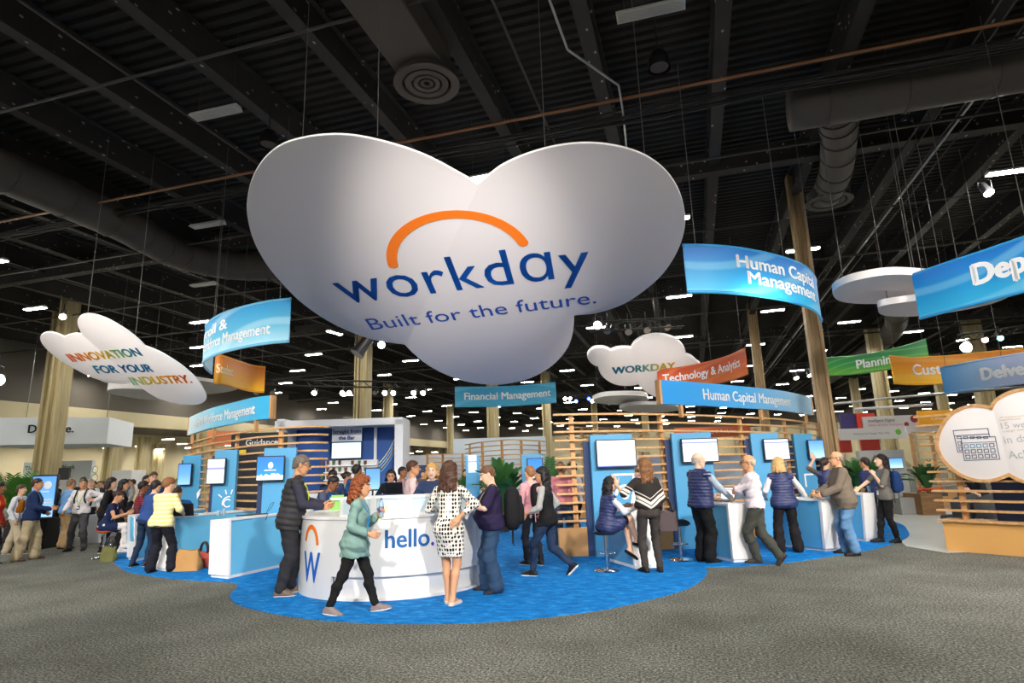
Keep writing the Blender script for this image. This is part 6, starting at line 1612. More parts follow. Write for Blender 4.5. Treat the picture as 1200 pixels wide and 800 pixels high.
def backpack(p, color, label, scale=1.0, off=.03, accent=None, dz=0.0):
    """worn rucksack: rests on the wearer's back, strapped over the shoulders"""
    k = p.k; c = p.surf(0, .27 + dz, off, True) - p.sF * .1 * k * scale
    o = empty('backpack', tuple(p.W(c - p.ax * .24 * k)), 0, label, 'backpack'); loc = np.array(o.location)
    w = lambda q: p.W(q) - loc; Rw = RZ @ np.eye(3)
    cy, sy = math.cos(p.yaw), math.sin(p.yaw); rw = lambda d: np.array([d[0] * cy - d[1] * sy, d[0] * sy + d[1] * cy, d[2]])
    R_, F_, A_ = rw(p.sR), rw(p.sF), rw(p.ax); cw = w(c)
    def blob(name, cc, r, m_, ex=3.2, par=o):
        mb = MB(); n1, n2 = 20, 12; vs = []
        for i in range(n2 + 1):
            ph = -PI / 2 + PI * i / n2
            for j in range(n1):
                th = 2 * PI * j / n1; sg = lambda v, e: math.copysign(abs(v) ** (2 / e), v)
                vs.append(cc + R_ * r[0] * sg(math.cos(ph), ex) * sg(math.cos(th), ex) + F_ * r[1] * sg(math.cos(ph), ex) * sg(math.sin(th), ex) + A_ * r[2] * sg(math.sin(ph), ex))
        mb.add(vs, [(i * n1 + j, i * n1 + (j + 1) % n1, (i + 1) * n1 + (j + 1) % n1, (i + 1) * n1 + j) for i in range(n2) for j in range(n1)]); return mb.build(name, m_, par, smooth=True)
    m_ = cloth('backpack', color, .8); m2 = cloth('backpack_trim', accent or '2a2a2c', .8)
    blob('main_bag', cw, (.155 * k * scale, .095 * k * scale, .235 * k * scale), m_); blob('front_pocket', cw - F_ * .085 * k * scale - A_ * .07 * k, (.12 * k * scale, .05 * k * scale, .12 * k * scale), m_)
    blob('upper_pocket', cw - F_ * .08 * k * scale + A_ * .11 * k, (.1 * k * scale, .035 * k * scale, .06 * k * scale), m2)
    for sx in (-1, 1):
        mb = MB(); pts = spline([w(p.surf(sx * .08, .44, off, True)), w(p.neck + p.sR * sx * .105 * k - p.ax * .012 * k + p.ax * off * k), w(p.surf(sx * .105, .42, off)), w(p.surf(sx * .12, .3, off)), w(p.surf(sx * .135, .2, off * .7) - p.sF * .05 * k), w(p.surf(sx * .12, .16, off, True))], 5)
        mb.tube(pts, .017 * k, 6); mb.build('shoulder_strap', m2, o, smooth=True)
        mb = MB(); q = cw + R_ * sx * .1 * k * scale - A_ * .22 * k * scale; mb.tube([q, q - A_ * .22 * k], .008 * k, 4); mb.build('strap_end', m2, o)
    mb = MB(); mb.tube([cw + A_ * .225 * k * scale + R_ * .03 * k, cw + A_ * .27 * k * scale + F_ * .0, cw + A_ * .225 * k * scale - R_ * .03 * k], .008 * k, 5); mb.build('grab_handle', m2, o)
    return o
# ================================================================== patterned cloth
def stripe_mat(name, c1, c2, per, axis=2, frac=.5, angle=None):
    m = mat(name, c1, .85, spec=.2); nt, N, L, b = nodes_of(m); tc = N.new('ShaderNodeTexCoord'); sp = N.new('ShaderNodeSeparateXYZ'); L.new(tc.outputs['Object'], sp.inputs['Vector'])
    ml = N.new('ShaderNodeMath'); ml.operation = 'MULTIPLY'; ml.inputs[1].default_value = 1 / per; L.new(sp.outputs[axis], ml.inputs[0])
    fr = N.new('ShaderNodeMath'); fr.operation = 'FRACT'; L.new(ml.outputs[0], fr.inputs[0])
    r = ramp(nt, [(0, c1), (frac, c2)], 'CONSTANT'); L.new(fr.outputs[0], r.inputs['Fac']); L.new(r.outputs['Color'], b.inputs['Base Color']); return m
def dots_mat(name, base, dot, scale, thr, stretch=(1, 1, 1), rnd=0.3):
    m = mat(name, base, .85, spec=.2); nt, N, L, b = nodes_of(m); tc = N.new('ShaderNodeTexCoord'); mp = N.new('ShaderNodeMapping'); mp.inputs['Scale'].default_value = stretch
    v = N.new('ShaderNodeTexVoronoi'); v.inputs['Scale'].default_value = scale; v.inputs['Randomness'].default_value = rnd
    L.new(tc.outputs['Object'], mp.inputs['Vector']); L.new(mp.outputs['Vector'], v.inputs['Vector'])
    r = ramp(nt, [(0, dot), (thr, base)], 'CONSTANT'); L.new(v.outputs['Distance'], r.inputs['Fac']); L.new(r.outputs['Color'], b.inputs['Base Color']); return m
M_dress = dots_mat('cloth_dress_print', 'e9e4da', '17151a', 23, .41, (1.15, 1.15, .85), .1)
M_yellow = stripe_mat('cloth_yellow_stripes', 'f4ecc0', 'efe08a', .075, 2, .55)
M_navyprint = dots_mat('cloth_navy_print', '1c2a4f', 'd8d8d4', 9, .22, (1, 1, 1), .9)
M_denim = mat('cloth_denim', '2f4763', .85, noise=.35, scale=6, spec=.2); M_denim_d = mat('cloth_denim_dark', '24344d', .85, noise=.3, scale=6, spec=.2); M_denim_l = mat('cloth_denim_light', '5a7fa6', .85, noise=.4, scale=5, spec=.2)
M_tweed = mat('cloth_tweed', '6f6459', .9, noise=.25, scale=60, spec=.2); M_marl = mat('cloth_grey_marl', '6f6c66', .9, noise=.4, scale=70, spec=.2)
M_plaid = stripe_mat('cloth_plaid_red', '8a2f38', '3a3040', .05, 2, .6)
M_puff = mat('cloth_quilted_navy', '27305c', .55, noise=.15, scale=10); M_puffd = mat('cloth_quilted_dark', '2c2a2e', .7, noise=.15, scale=10)

# ================================================================== people at the reception desk
p = Person('man in a dark quilted vest and glasses leaning on the round reception desk', 334, 533, 72, foot=697, sex='m', skin='tan', lean=10, head=(4, 8, 0), build=1.1, belly=.03,
           rh=(.16, .4, 1.08), rp=(.5, -1, -.3), lh=(-.16, .44, 1.09), lf=(-.12, .06, .085), rf=(.12, -.06, .085))
p.trousers('2e2e33', off=.014, ease=.008); p.top('3a3a4a', 2.0, hem=-.04, name='shirt'); p.top('3a302e', 0, hem=-.12, off=.032, material=M_puffd, name='vest', quilt=.075, neck=.5); p.shoes('6f6055', 'efece6'); p.hair('6e665e', 'short', vol=.01); p.glasses(); p.lanyard('b8d84a', None, off=.05)
p = Person('woman with curly auburn hair in a sage green blouse walking past the desk', 414.5, 557, 88, foot=719, sex='f', skin='tan', lean=5, head=(4, 4, 0), hip=(0, 0, -.02), build=1.15,
           rh=(.2, .22, 1.0), rp=(.4, -1, -.2), rd=(0, 1, -.2), lh=(-.14, .28, 1.22), lp=(-.5, -.6, -.5), ld=(.3, .6, .7), lc=1.0, rc=.7,
           lf=(-.06, .27, .09), rf=(.08, -.3, .1), rt=(.15, 1, -.15), lt=(-.05, 1, .12), lk=(0, 1, 0), rk=(0, 1, 0))
WALK = p
p.trousers('1b1b1c', off=.009); p.top('7fa09a', 1.7, hem=-.19, off=.022, flare=.055, name='blouse', ripple=.008, vneck=.09, ease=.012); p.shoes('8a7a76', 'f0eeea'); p.hair('8a4a26', 'curly', length=.11, vol=.03); p.lanyard('2f8fd0', '2f6fc0', low=.1)
p = Person('woman in a white dress with black dots, one hand on her back', 527, 541, 12, foot=709, sex='f', skin='tan', lean=3, head=(8, 4, 0), twist=10,
           rh=(.19, -.14, 1.07), rp=(1, -.2, -.3), rd=(-.6, -.4, -.6), rn=(-.3, .8, -.2), rc=.25, lh=(-.24, .34, 1.12), lf=(-.04, .06, .085), rf=(.05, -.04, .085), lt=(-.4, 1, 0), rt=(.25, 1, 0))
p.skirt('', hem=.36, r=(.2, .17), material=M_dress, top=True, sleeve=1.55, name='dress', off=.014); p.shoes('d8c8b8', 'e8ded0', open_=True, name='sandal'); p.hair('4a2e22', 'long', length=.16, vol=.016)
p = Person('heavy man in a navy polo shirt and jeans looking down at his hands', 579, 545, -94, foot=694, sex='m', skin='fair', lean=0, head=(-6, 22, 0), build=1.32, belly=.09,
           lh=(-.2, .3, 1.2), lp=(-1, -.5, -.6), ld=(.5, .6, .3), lc=.9, rh=(.12, .36, 1.34), rp=(.7, -.3, -1), rd=(-.5, .4, .5), rc=.9, lf=(-.13, -.04, .085), rf=(.13, .1, .085))
POLO = p
p.trousers('', material=M_denim, off=.018, ease=.02, shin_min=.06, ripple=.008); p.top('2b2342', .85, hem=-.06, off=.016, name='polo_shirt', ease=.014); p.shoes('26262a', '1c1c1e'); p.hair('6a4a34', 'short', vol=.006); p.lanyard('c8c8b0', None)
backpack(p, '1c1c1e', 'large black rucksack worn by the man in the navy polo', 1.28, off=.03, dz=-.07)
p = Person('woman with long black hair in a black vest and jeans walking away from the desk', 645, 543, -72, foot=675, sex='f', skin='tan', lean=5, head=(-5, 6, 0), hip=(0, 0, -.05),
           lh=(-.22, .3, .98), lp=(-.3, -1, 0), ld=(0, .6, -.8), lc=1.1, rh=(.2, .1, .96), lf=(-.07, .26, .09), rf=(.07, -.34, .17), rt=(.1, .75, -.7), lt=(0, 1, .05))
p.trousers('', material=M_denim_d, off=.009); p.top('a8a8a6', 1.5, hem=.0, off=.012, name='shirt'); p.top('1a1a1c', 0, hem=-.1, off=.024, name='vest'); p.shoes('1c1c1e', 'e8e4d8'); p.hair('141214', 'long', length=.26, vol=.016)
p = Person('person mostly hidden behind the walking woman in the black vest, pink top and dark rucksack', 622, 546, -35, depth=11.0, sex='f', skin='light', lean=3, head=(0, 0, 0), lf=(-.08, .1, .085), rf=(.08, -.1, .085))
p.trousers('23232a'); p.top('e8a8b0', 1.0, name='top'); p.hair('9a6a44', 'short', vol=.012); p.shoes('222224')
backpack(p, '1d1b1d', 'black rucksack with pink straps beside the walking woman in the black vest', 1.0, off=.03, accent='e0a0a8')
# behind the desk
p = Person('man in a pale pink shirt and glasses standing behind the reception desk', 482, 540, 78, depth=11.4, sex='m', skin='tan', head=(8, 0, 0), build=1.1, rh=(.2, .22, .98), lh=(-.2, .2, 1.0), lod=1.4)
p.trousers('2e3440'); p.top('e2c4c4', 2.0, name='shirt', ripple=.006); p.hair('4a2e20', 'short'); p.glasses(); p.shoes('1d1d1f')
p = Person('blond woman in a navy fleece facing the woman in the dotted dress across the desk', 506, 542.5, 168, depth=10.75, sex='f', skin='fair', head=(14, 6, 0), lean=6, lh=(-.2, .2, 1.1), rh=(.25, .3, 1.1), lod=1.3)
p.trousers('24262c'); p.top('2c3c5c', 2.0, off=.022, name='fleece'); p.hair('c89a58', 'long', length=.06, vol=.014); p.shoes('1d1d1f')
p = Person('dark haired woman with glasses in a black jacket behind a laptop beyond the desk', 458, 550, 165, depth=13.6, sex='f', skin='tan', head=(5, 10, 0), lean=6, lh=(-.15, .3, 1.1), rh=(.25, .3, 1.08), lod=1.5)
p.trousers('222226'); p.top('17171a', 2.0, off=.02, name='jacket'); p.strip_panel('c8b070', -.035, .035, .25, .47, .03, 'blouse_front'); p.hair('1d1614', 'long', length=.05); p.glasses(); p.shoes('1d1d1f')
p = Person('man with short dark hair in a muted red shirt far behind the reception desk', 470.5, 547, 110, depth=15.5, sex='m', skin='brown', lod=1.9)
p.trousers('2a2a30'); p.top('9a7a7c', 2.0, name='shirt'); p.hair('161214', 'short'); p.shoes('1d1d1f')
p = Person('man in a blue vest with glasses bending over papers behind the desk', 381, 555, 105, depth=11.8, sex='m', skin='brown', lean=24, head=(0, 14, 0), h=1.78, hip=(0, -.1, -.1), rh=(.2, .42, 1.02), lh=(-.15, .45, 1.02), lod=1.4)
p.trousers('22262e'); p.top('4a5068', 2.0, name='shirt'); p.top('1f4a7a', 0, hem=-.05, off=.026, name='vest'); p.hair('161214', 'short', vol=.012); p.glasses(); p.lanyard('b8d84a', None); p.shoes('1d1d1f')
p = Person('man with dark hair looking down behind the bending man in the blue vest', 389, 550, 150, depth=13.4, sex='m', skin='olive', head=(20, 20, 0), lean=8, lod=1.7)
p.trousers('22262e'); p.top('2a3a5a', 2.0, name='shirt'); p.hair('1c1614', 'short', vol=.014); p.shoes('1d1d1f')
p = Person('woman with a red lanyard and pale blue shirt standing behind the bar counter', 404.5, 553, 75, depth=14.2, sex='f', skin='tan', head=(0, 8, 0), lod=1.7)
p.trousers('22262e'); p.top('b8c4d8', 2.0, name='shirt'); p.strip_panel('d8404a', -.05, .05, .1, .45, .035, 'red_scarf'); p.hair('2c1c18', 'bun', vol=.012); p.shoes('1d1d1f')
p = Person('man with dark hair in a blue shirt seen from behind at the bar', 417.5, 544, 30, depth=13.8, sex='m', skin='brown', lod=1.6)
p.trousers('22262e'); p.top('2c5a94', 2.0, name='shirt'); p.hair('141012', 'short', vol=.012); p.shoes('1d1d1f')

# ================================================================== right-hand counters
p = Person('bald man in a navy quilted vest standing with one hand on the counter', 827, 530, 66, foot=659, sex='m', skin='fair', lean=3, head=(12, 2, 0), build=1.15, belly=.03, rh=(.22, .42, 1.03), rp=(.4, -1, -.6), lh=(-.14, .38, 1.03))
p.trousers('171719', off=.016, ease=.016, shin_min=.058); p.top('aebccc', 2.0, hem=.0, name='shirt', ripple=.006); p.top('', 0, hem=-.05, off=.036, material=M_puff, name='vest', quilt=.052); p.shoes('141416', '141416'); p.hair('b8ada4', 'bald')
p = Person('bald man with glasses in a pale pink shirt leaning with crossed ankles and folded arms', 892, 530, -62, foot=660, sex='m', skin='tan', lean=3, tilt=-4, head=(-18, 2, 0), hip=(.0, -.02, -.03), lh=(.08, .26, 1.16), lp=(-1, .2, -.5), ld=(1, .1, .1), lc=.5, rh=(-.08, .28, 1.13), rp=(1, .1, -.5), rd=(-1, .2, 0), lf=(-.06, .04, .085), rf=(-.14, -.3, .15), rt=(0, .6, -.8), rk=(.1, 1, 0))
p.trousers('43443f', off=.014, ease=.01, ripple=.007); p.top('e6dbe2', 1.9, hem=-.01, off=.018, name='shirt', ripple=.009, ease=.012); p.shoes('3c3630', '2a2622'); p.hair('c8b49c', 'bald'); p.glasses(); p.lanyard('3f8fd0', None)
p = Person('blond woman in a navy quilted vest seen from behind with one hand on the counter', 926, 535.5, 8, foot=648, sex='f', skin='fair', lean=4, head=(38, 4, 0), build=1.2, lf=(-.17, 0, .085), rf=(.17, .04, .085), rh=(.5, .3, 1.0), rp=(.6, -1, -.4), lh=(-.26, .28, 1.02))
p.trousers('1d1a1c', off=.014, ease=.02, shin_min=.062); p.top('e8e2e4', 2.0, hem=.0, name='shirt'); p.top('', 0, hem=-.1, off=.036, material=M_puff, name='vest', quilt=.05); p.shoes('1d1d1f', '141416'); p.hair('c8a068', 'long', length=.07, vol=.016)
p = Person('dark haired woman in a navy quilted vest raising one hand to the pale screen', 969, 543, 8, depth=13.4, sex='f', skin='light', lean=4, head=(45, 0, 0), h=1.68, lh=(-.16, .3, 1.72), lp=(-1, .2, -.8), ld=(-.1, .2, 1), ln=(0, 1, 0), lc=.15, rh=(.2, .3, 1.05), lod=1.2)
p.trousers('1d1a1c'); p.top('6a5a50', 1.0, hem=.0, name='shirt'); p.top('', 0, hem=-.06, off=.036, material=M_puff, name='vest', quilt=.05); p.hair('2c1c18', 'pony', length=.16, vol=.018); p.shoes('1d1d1f')
p = Person('bald man in a grey tweed jacket and jeans at a white-ended counter', 1000, 528, -76, foot=650, sex='m', skin='tan', lean=4, head=(-4, 2, 0), build=1.22, belly=.06, lh=(-.24, .38, 1.04), lp=(-.4, -1, -.5), rh=(.12, .4, 1.05), lf=(-.12, -.02, .085), rf=(.12, .08, .085))
p.trousers('', material=M_denim_l, off=.014, ease=.014, shin_min=.052, ripple=.008); p.top('f0f0f0', 0, hem=.1, off=.012, neck=.535, name='shirt'); p.top('', 2.0, hem=-.15, off=.028, material=M_tweed, name='jacket', flare=.02, neck=.5, ease=.012); p.shoes('1f1d1e', '141416'); p.hair('8a8078', 'bald'); p.glasses()
p = Person('dark haired woman in a grey T-shirt with her hand at her chest', 1046, 532, -82, foot=636, sex='f', skin='fair', lean=-2, head=(-2, -4, 0), lh=(-.08, .18, 1.34), lp=(-.6, -.4, -1), ld=(.3, .3, .8), lc=1.0, rh=(.1, .5, 1.04), rp=(.5, -1, -.6), lf=(-.02, -.1, .085), rf=(.04, .2, .085), lt=(-.3, 1, 0), rt=(0, 1, .05))
p.trousers('1b1a1b', off=.01); p.top('', .85, hem=-.07, off=.018, material=M_marl, name='T_shirt', ease=.016); p.shoes('1c1a1c', '1c1a1c'); p.hair('2c1c1a', 'long', length=.14, vol=.016); p.lanyard('4f8fb8', 'e8e8ea', low=.1)
backpack(p, '2a4a86', 'blue and grey rucksack with an orange strap on the woman at the last counter', .95, off=.03, accent='5a5a60')
p = Person('woman with long black hair in a navy quilted vest seated on a bar stool', 706, 555.5, 74, depth=10.15, sex='f', skin='light', seat=.62, h=1.64, lean=10, head=(0, 6, 0), rh=(.16, .46, 1.02), rp=(.6, -.8, -.5), lh=(-.1, .42, 1.03), lf=(.02, .42, .33), rf=(.02, .56, .47), lt=(.1, 1, -.7), rt=(.2, 1, -.25), lk=(-.1, 1, .6), rk=(.05, 1, .7))
SEATED = p
p.skirt('17171a', hem=.33, r=(.19, .15)); p.top('d9d5d8', 1.9, hem=.0, name='shirt'); p.top('', 0, hem=-.1, off=.036, material=M_puff, name='vest', quilt=.052); p.shoes('141214', '141214', open_=True); p.hair('120f12', 'long', length=.22, vol=.016)
p = Person('woman with wavy brown hair in a dark poncho with white stripes', 765, 537, -8, foot=671, sex='f', skin='light', lean=2, head=(-28, 2, 0), lh=(-.4, .26, 1.33), lp=(-.6, -.6, -1), ld=(-.35, .25, .9), ln=(.6, .6, 0), lc=.15, rh=(.21, .1, .9), lf=(-.1, .03, .085), rf=(.12, -.02, .085), lt=(-.3, 1, 0))
PON = p
p.trousers('3a3532', off=.011, ease=.005); p.hair('7a5230', 'long', length=.17, vol=.018)
# poncho: a cape cone over shoulders and elbows
k = p.k; lo, hi = p.bounds(); G = Grid(lo - .1, hi + .1, .0125, [])
G.union(p.torso(.03 * k, .1, .5), 0, .06)
for a in p.arms: G.union(P_cone(a[0], a[0] + (a[1] - a[0]) * .95, .06 * k, .065 * k), .06)
G.union(P_cone(p.neck - p.ax * .06 * k, p.pel + p.ax * .12 * k, .08 * k, .2 * k, (p.tF, .75)), .08)
zb_ = p.pel[2] + .08 * k
G.cut(lambda X, Y, Z: (zb_ - .1 * k + abs(1) * np.abs(X) * .42) - Z + 0 * Y)
G.ripple(.004, 24, 4)
m = mat('cloth_poncho', '2e2a28', .9, spec=.2); nt, N, L, b = nodes_of(m); tc = N.new('ShaderNodeTexCoord'); sx = N.new('ShaderNodeSeparateXYZ'); L.new(tc.outputs['Object'], sx.inputs['Vector'])
ab = N.new('ShaderNodeMath'); ab.operation = 'ABSOLUTE'; L.new(sx.outputs[0], ab.inputs[0]); ma = N.new('ShaderNodeMath'); ma.operation = 'MULTIPLY_ADD'; ma.inputs[1].default_value = -.62; L.new(ab.outputs[0], ma.inputs[0]); L.new(sx.outputs[2], ma.inputs[2])
z_ = zb_; mp_ = N.new('ShaderNodeMapRange'); mp_.inputs['From Min'].default_value = z_ - .12; mp_.inputs['From Max'].default_value = z_ + .28; L.new(ma.outputs[0], mp_.inputs['Value'])
r = ramp(nt, [(0, '2e2a28'), (.2, 'ddd6cc'), (.3, '2e2a28'), (.34, 'ddd6cc'), (.46, '2e2a28'), (.56, 'cfc8be'), (.6, '2e2a28')], 'CONSTANT'); L.new(mp_.outputs['Result'], r.inputs['Fac']); L.new(r.outputs['Color'], b.inputs['Base Color'])
p.emit('poncho', G, m, p.root); p.shoes('1c1a1a', '141212')
p = Person('man in a salmon pink shirt seen through the end of the right slat wall', 657, 541, 20, depth=12.6, sex='m', skin='tan', build=1.1, lod=1.4)
p.trousers('3a4a60'); p.top('d0848e', 1.2, name='shirt'); p.hair('8a6a50', 'short'); p.shoes('2a2a2c')
p = Person('man in a white shirt beside the salmon pink shirt behind the slat wall', 673, 541.5, -60, depth=13.4, sex='m', skin='light', head=(0, 10, 0), lh=(-.1, .3, 1.1), lod=1.5)
p.trousers('24262c'); p.top('e8e8ec', 1.3, name='shirt'); p.hair('2a1e1a', 'short', vol=.014); p.shoes('2a2a2c')
p = Person('person with fair hair seen between the slats behind the waving woman', 751, 540, 180, depth=14.0, sex='f', skin='fair', lod=1.7)
p.trousers('24262c'); p.top('c8a0b0', 2.0, name='shirt'); p.hair('a87a4a', 'long', length=.08); p.shoes('2a2a2c')
p = Person('person in a dark striped shirt half hidden behind the tweed jacketed man', 1016, 545, -30, depth=13.6, sex='m', skin='tan', h=1.66, lod=1.5)
p.trousers('24262c'); p.top('', 1.0, material=stripe_mat('cloth_navy_lines', '20264a', '3a4270', .03), name='shirt'); p.hair('2a1e1a', 'short'); p.shoes('2a2a2c')
p = Person('dark haired person seated behind the low timber seating wall', 1122, 556, 95, depth=13.4, sex='f', skin='light', seat=.5, h=1.72, lean=12, lf=(-.1, .48, .085), rf=(.1, .5, .085), rh=(.2, .4, .78), lh=(-.15, .42, .8), lod=1.5)
p.trousers('26262c'); p.top('22242c', 2.0, off=.02, name='jacket'); p.hair('2a1a18', 'long', length=.1); p.shoes('2a2a2c')
p = Person('person with bare forearms seated behind the cloud board on the timber wall', 1150, 552, -80, depth=12.9, sex='f', skin='light', seat=.5, h=1.74, lean=16, lf=(-.1, .48, .085), rf=(.1, .5, .085), rh=(.12, .36, .98), lh=(-.15, .36, .92), lod=1.5)
p.trousers('26262c'); p.top('22242c', .9, off=.018, name='top'); p.hair('2a1a18', 'long', length=.1); p.shoes('2a2a2c')

# ================================================================== left-hand crowd
p = Person('woman in a yellow and white striped top leaning over the laptop counter', 184, 559, 8, foot=671, sex='f', skin='light', lean=8, head=(30, 10, 0), build=1.25, hip=(0, 0, -.02), lf=(-.13, -.03, .085), rf=(.24, .06, .085), lt=(-.1, 1, 0), rt=(.8, .8, 0), rh=(.22, .3, 1.04), rp=(.8, -1, -.4), lh=(-.12, .38, 1.06))
p.trousers('1f1f28', off=.014, ease=.014, shin_min=.058); p.top('', .9, hem=-.07, off=.02, material=M_yellow, name='top', ease=.016); p.shoes('15151a', '15151a', open_=True); p.hair('8a5a38', 'short', vol=.022)
p = Person('man in a blue fleece working on a laptop behind the pale blue counter', 213, 567.5, 165, depth=12.75, sex='m', skin='tan', h=1.76, seat=.62, lean=14, head=(0, 24, 0), rh=(.1, .42, 1.03), lh=(-.12, .42, 1.03), lf=(-.12, .3, .25), rf=(.12, .3, .25))
LAP = p
p.trousers('22262e'); p.top('1c4a86', 2.0, off=.022, name='fleece'); p.strip_panel('8fb4d8', -.05, .05, .2, .47, .026, 'shirt_front'); p.hair('201814', 'short', vol=.01); p.lanyard('c8e03a', None); p.shoes('1c1c1e')
p = Person('person in dark jeans standing behind the woman in the yellow striped top', 177, 572, 20, depth=12.4, sex='f', skin='light', h=1.66, lean=14, lf=(-.16, -.1, .085), rf=(.1, 0, .085), lod=1.3)
p.trousers('', material=M_denim_d); p.top('2f4a86', 1.8, name='shirt'); p.hair('241814', 'short'); p.shoes('1c1c1e')
p = Person('woman in a navy patterned top and white trousers seated on the orange stool', 131, 576, 78, depth=13.9, sex='f', skin='tan', h=1.68, seat=.6, lean=16, head=(0, 12, 0), rh=(.12, .46, .98), rp=(.6, -.8, -.6), lh=(-.1, .46, 1.0), lf=(-.02, .36, .2), rf=(.02, .46, .3), lk=(-.1, 1, .5), rk=(.05, 1, .6))
STO = p
p.trousers('e4dedc', off=.01, ease=.004); p.top('', .25, hem=-.1, off=.018, material=M_navyprint, name='top'); p.shoes('e8e4e0', 'f0eeea'); p.hair('3a241c', 'bun', vol=.016)
p = Person('tall dark haired woman in a black cardigan standing behind the seated woman', 129, 560, 60, depth=15.0, sex='f', skin='light', head=(8, 4, 0), lean=4, lod=1.2)
p.trousers('1c1c1e'); p.top('18181a', 2.0, hem=-.3, off=.022, flare=.02, name='cardigan'); p.hair('241814', 'long', length=.06, vol=.022); p.shoes('1c1c1e')
p = Person('woman with long glossy black hair standing between the cardigan and the red plaid shirt', 145, 562, 45, depth=14.8, sex='f', skin='tan', head=(25, 4, 0), lod=1.2)
p.trousers('1c1c1e'); p.top('2a2224', 2.0, off=.02, name='jacket'); p.hair('0f0d10', 'long', length=.16, vol=.02); p.shoes('1c1c1e')
p = Person('person in a dark red plaid shirt with short curly black hair at the counter', 164, 564, 60, depth=14.2, sex='f', skin='brown', lean=10, rh=(.2, .4, 1.06), lod=1.2)
p.trousers('1c1c1e'); p.top('', 2.0, material=M_plaid, name='shirt'); p.hair('161214', 'short', vol=.026); p.shoes('1c1c1e')
p = Person('dark haired man at the back of the crowd behind the woman in yellow', 172, 557, 100, depth=17.5, sex='m', skin='tan', lod=1.6)
p.trousers('1c1c1e'); p.top('c8b090', 2.0, name='shirt'); p.hair('1c1614', 'short'); p.shoes('1c1c1e')
p = Person('tall man with brown hair at the back beyond the woman in yellow', 180.5, 553, 150, depth=16.2, sex='m', skin='light', head=(-15, 8, 0), lod=1.5)
p.trousers('1c1c1e'); p.top('2c3f6a', 2.0, name='shirt'); p.hair('4a3022', 'short', vol=.014); p.shoes('1c1c1e')
p = Person('man in a white shirt and grey trousers with a green lanyard, facing us', 90, 561, 172, foot=645, sex='m', skin='tan', head=(-25, 0, 0), rh=(.32, .12, .98), lh=(-.36, .12, 1.2), lp=(-1, -.4, -.4), ld=(.7, .4, .2), lf=(-.16, 0, .085), rf=(.15, .05, .085))
# facing us his left hand is on the viewer's right
p.trousers('4a4a4e', off=.014, ease=.008); p.top('ece6e8', 1.95, hem=-.01, off=.016, name='shirt', ripple=.008, ease=.01); p.shoes('242226', '1a1a1c'); p.hair('4a3a30', 'short', vol=.006); p.lanyard('a8cc3a', '2a4a8a', low=.16)
o = backpack(p, '1f1f21', 'dark shoulder bag hanging at the side of the man in the white shirt', .7, off=.05)
p = Person('man in a blue polo and khaki trousers, turned away beside the totem screen', 73, 561, 30, foot=643, sex='m', skin='tan', head=(-10, 0, 0), build=1.2, belly=.04, lh=(-.2, .18, 1.0))
p.trousers('a58a64', off=.016, ease=.014, shin_min=.056); p.top('6f9fd4', .9, hem=-.03, off=.016, name='polo_shirt', ease=.014); p.shoes('3a3028', '2a2420'); p.hair('8a6a50', 'short', vol=.006)
p = Person('man in a dark suit half hidden behind the khaki trousers and blue polo', 66, 560, 80, depth=17.3, sex='m', skin='tan', head=(10, 0, 0), lf=(-.1, .1, .085), rf=(.1, -.12, .085), lod=1.2)
p.trousers('1c1c20', off=.014, ease=.01); p.top('1f1f24', 2.0, hem=-.15, off=.024, name='jacket'); p.hair('5a4030', 'short'); p.shoes('1c1c1e')
p = Person('man in a navy jumper and beige trousers facing the totem screen', 30, 561, 62, foot=656, sex='m', skin='tan', head=(8, 0, 0), build=1.15, rh=(.2, .34, 1.08), rp=(.4, -1, -.4), rd=(0, 1, .1), lh=(-.2, .2, 1.0), lf=(-.12, .12, .085), rf=(.14, -.16, .085))
p.trousers('b8a888', off=.018, ease=.022, shin_min=.064, ripple=.007); p.top('22345c', 2.0, hem=-.07, off=.02, name='jumper'); p.shoes('5a4436', '3a2c24'); p.hair('3a2a20', 'short', vol=.01)
backpack(p, 'e08a2a', 'orange and blue rucksack on the man in the navy jumper', .62, off=.035, accent='4a6a94', dz=-.05)
p = Person('person in beige trousers and white shirt hidden behind the man in the navy jumper', 27, 568, 80, depth=15.2, sex='m', skin='light', lf=(-.1, -.2, .085), rf=(.1, .25, .085), lod=1.3)
p.trousers('c8baa0', off=.016, ease=.016, shin_min=.056); p.top('d8dce4', 2.0, name='shirt'); p.hair('4a3a2c', 'short'); p.shoes('3a3230')
p = Person('dark haired person in a red jacket carrying a blue and orange bag', 1, 563, 75, depth=13.2, sex='f', skin='brown', h=1.7, rh=(.2, .14, .92), lod=1.1)
p.trousers('2a2228'); p.top('c8342a', 2.0, hem=-.06, off=.024, name='jacket'); p.hair('120e10', 'long', length=.16); p.shoes('1c1c1e')
backpack(p, '2c4a80', 'blue bag with orange flap on the person in the red jacket', .7, off=.03, accent='f09a2a')
p = Person('grey haired man in a white shirt and black waistcoat further back on the left', 108, 561, 140, depth=19.5, sex='m', skin='light', lod=1.7)
p.trousers('24262c'); p.top('dfe4ec', 2.0, name='shirt'); p.top('3a3c40', 0, hem=0, off=.024, name='waistcoat', vneck=.2); p.hair('9a8c80', 'short'); p.shoes('1c1c1e')
p = Person('person with black hair behind the raised arm of the man in the white shirt', 99, 559, 150, depth=20, sex='m', skin='brown', lod=1.9)
p.trousers('24262c'); p.top('2a2a2e', 2.0, name='jacket'); p.hair('141012', 'short', vol=.014); p.shoes('1c1c1e')
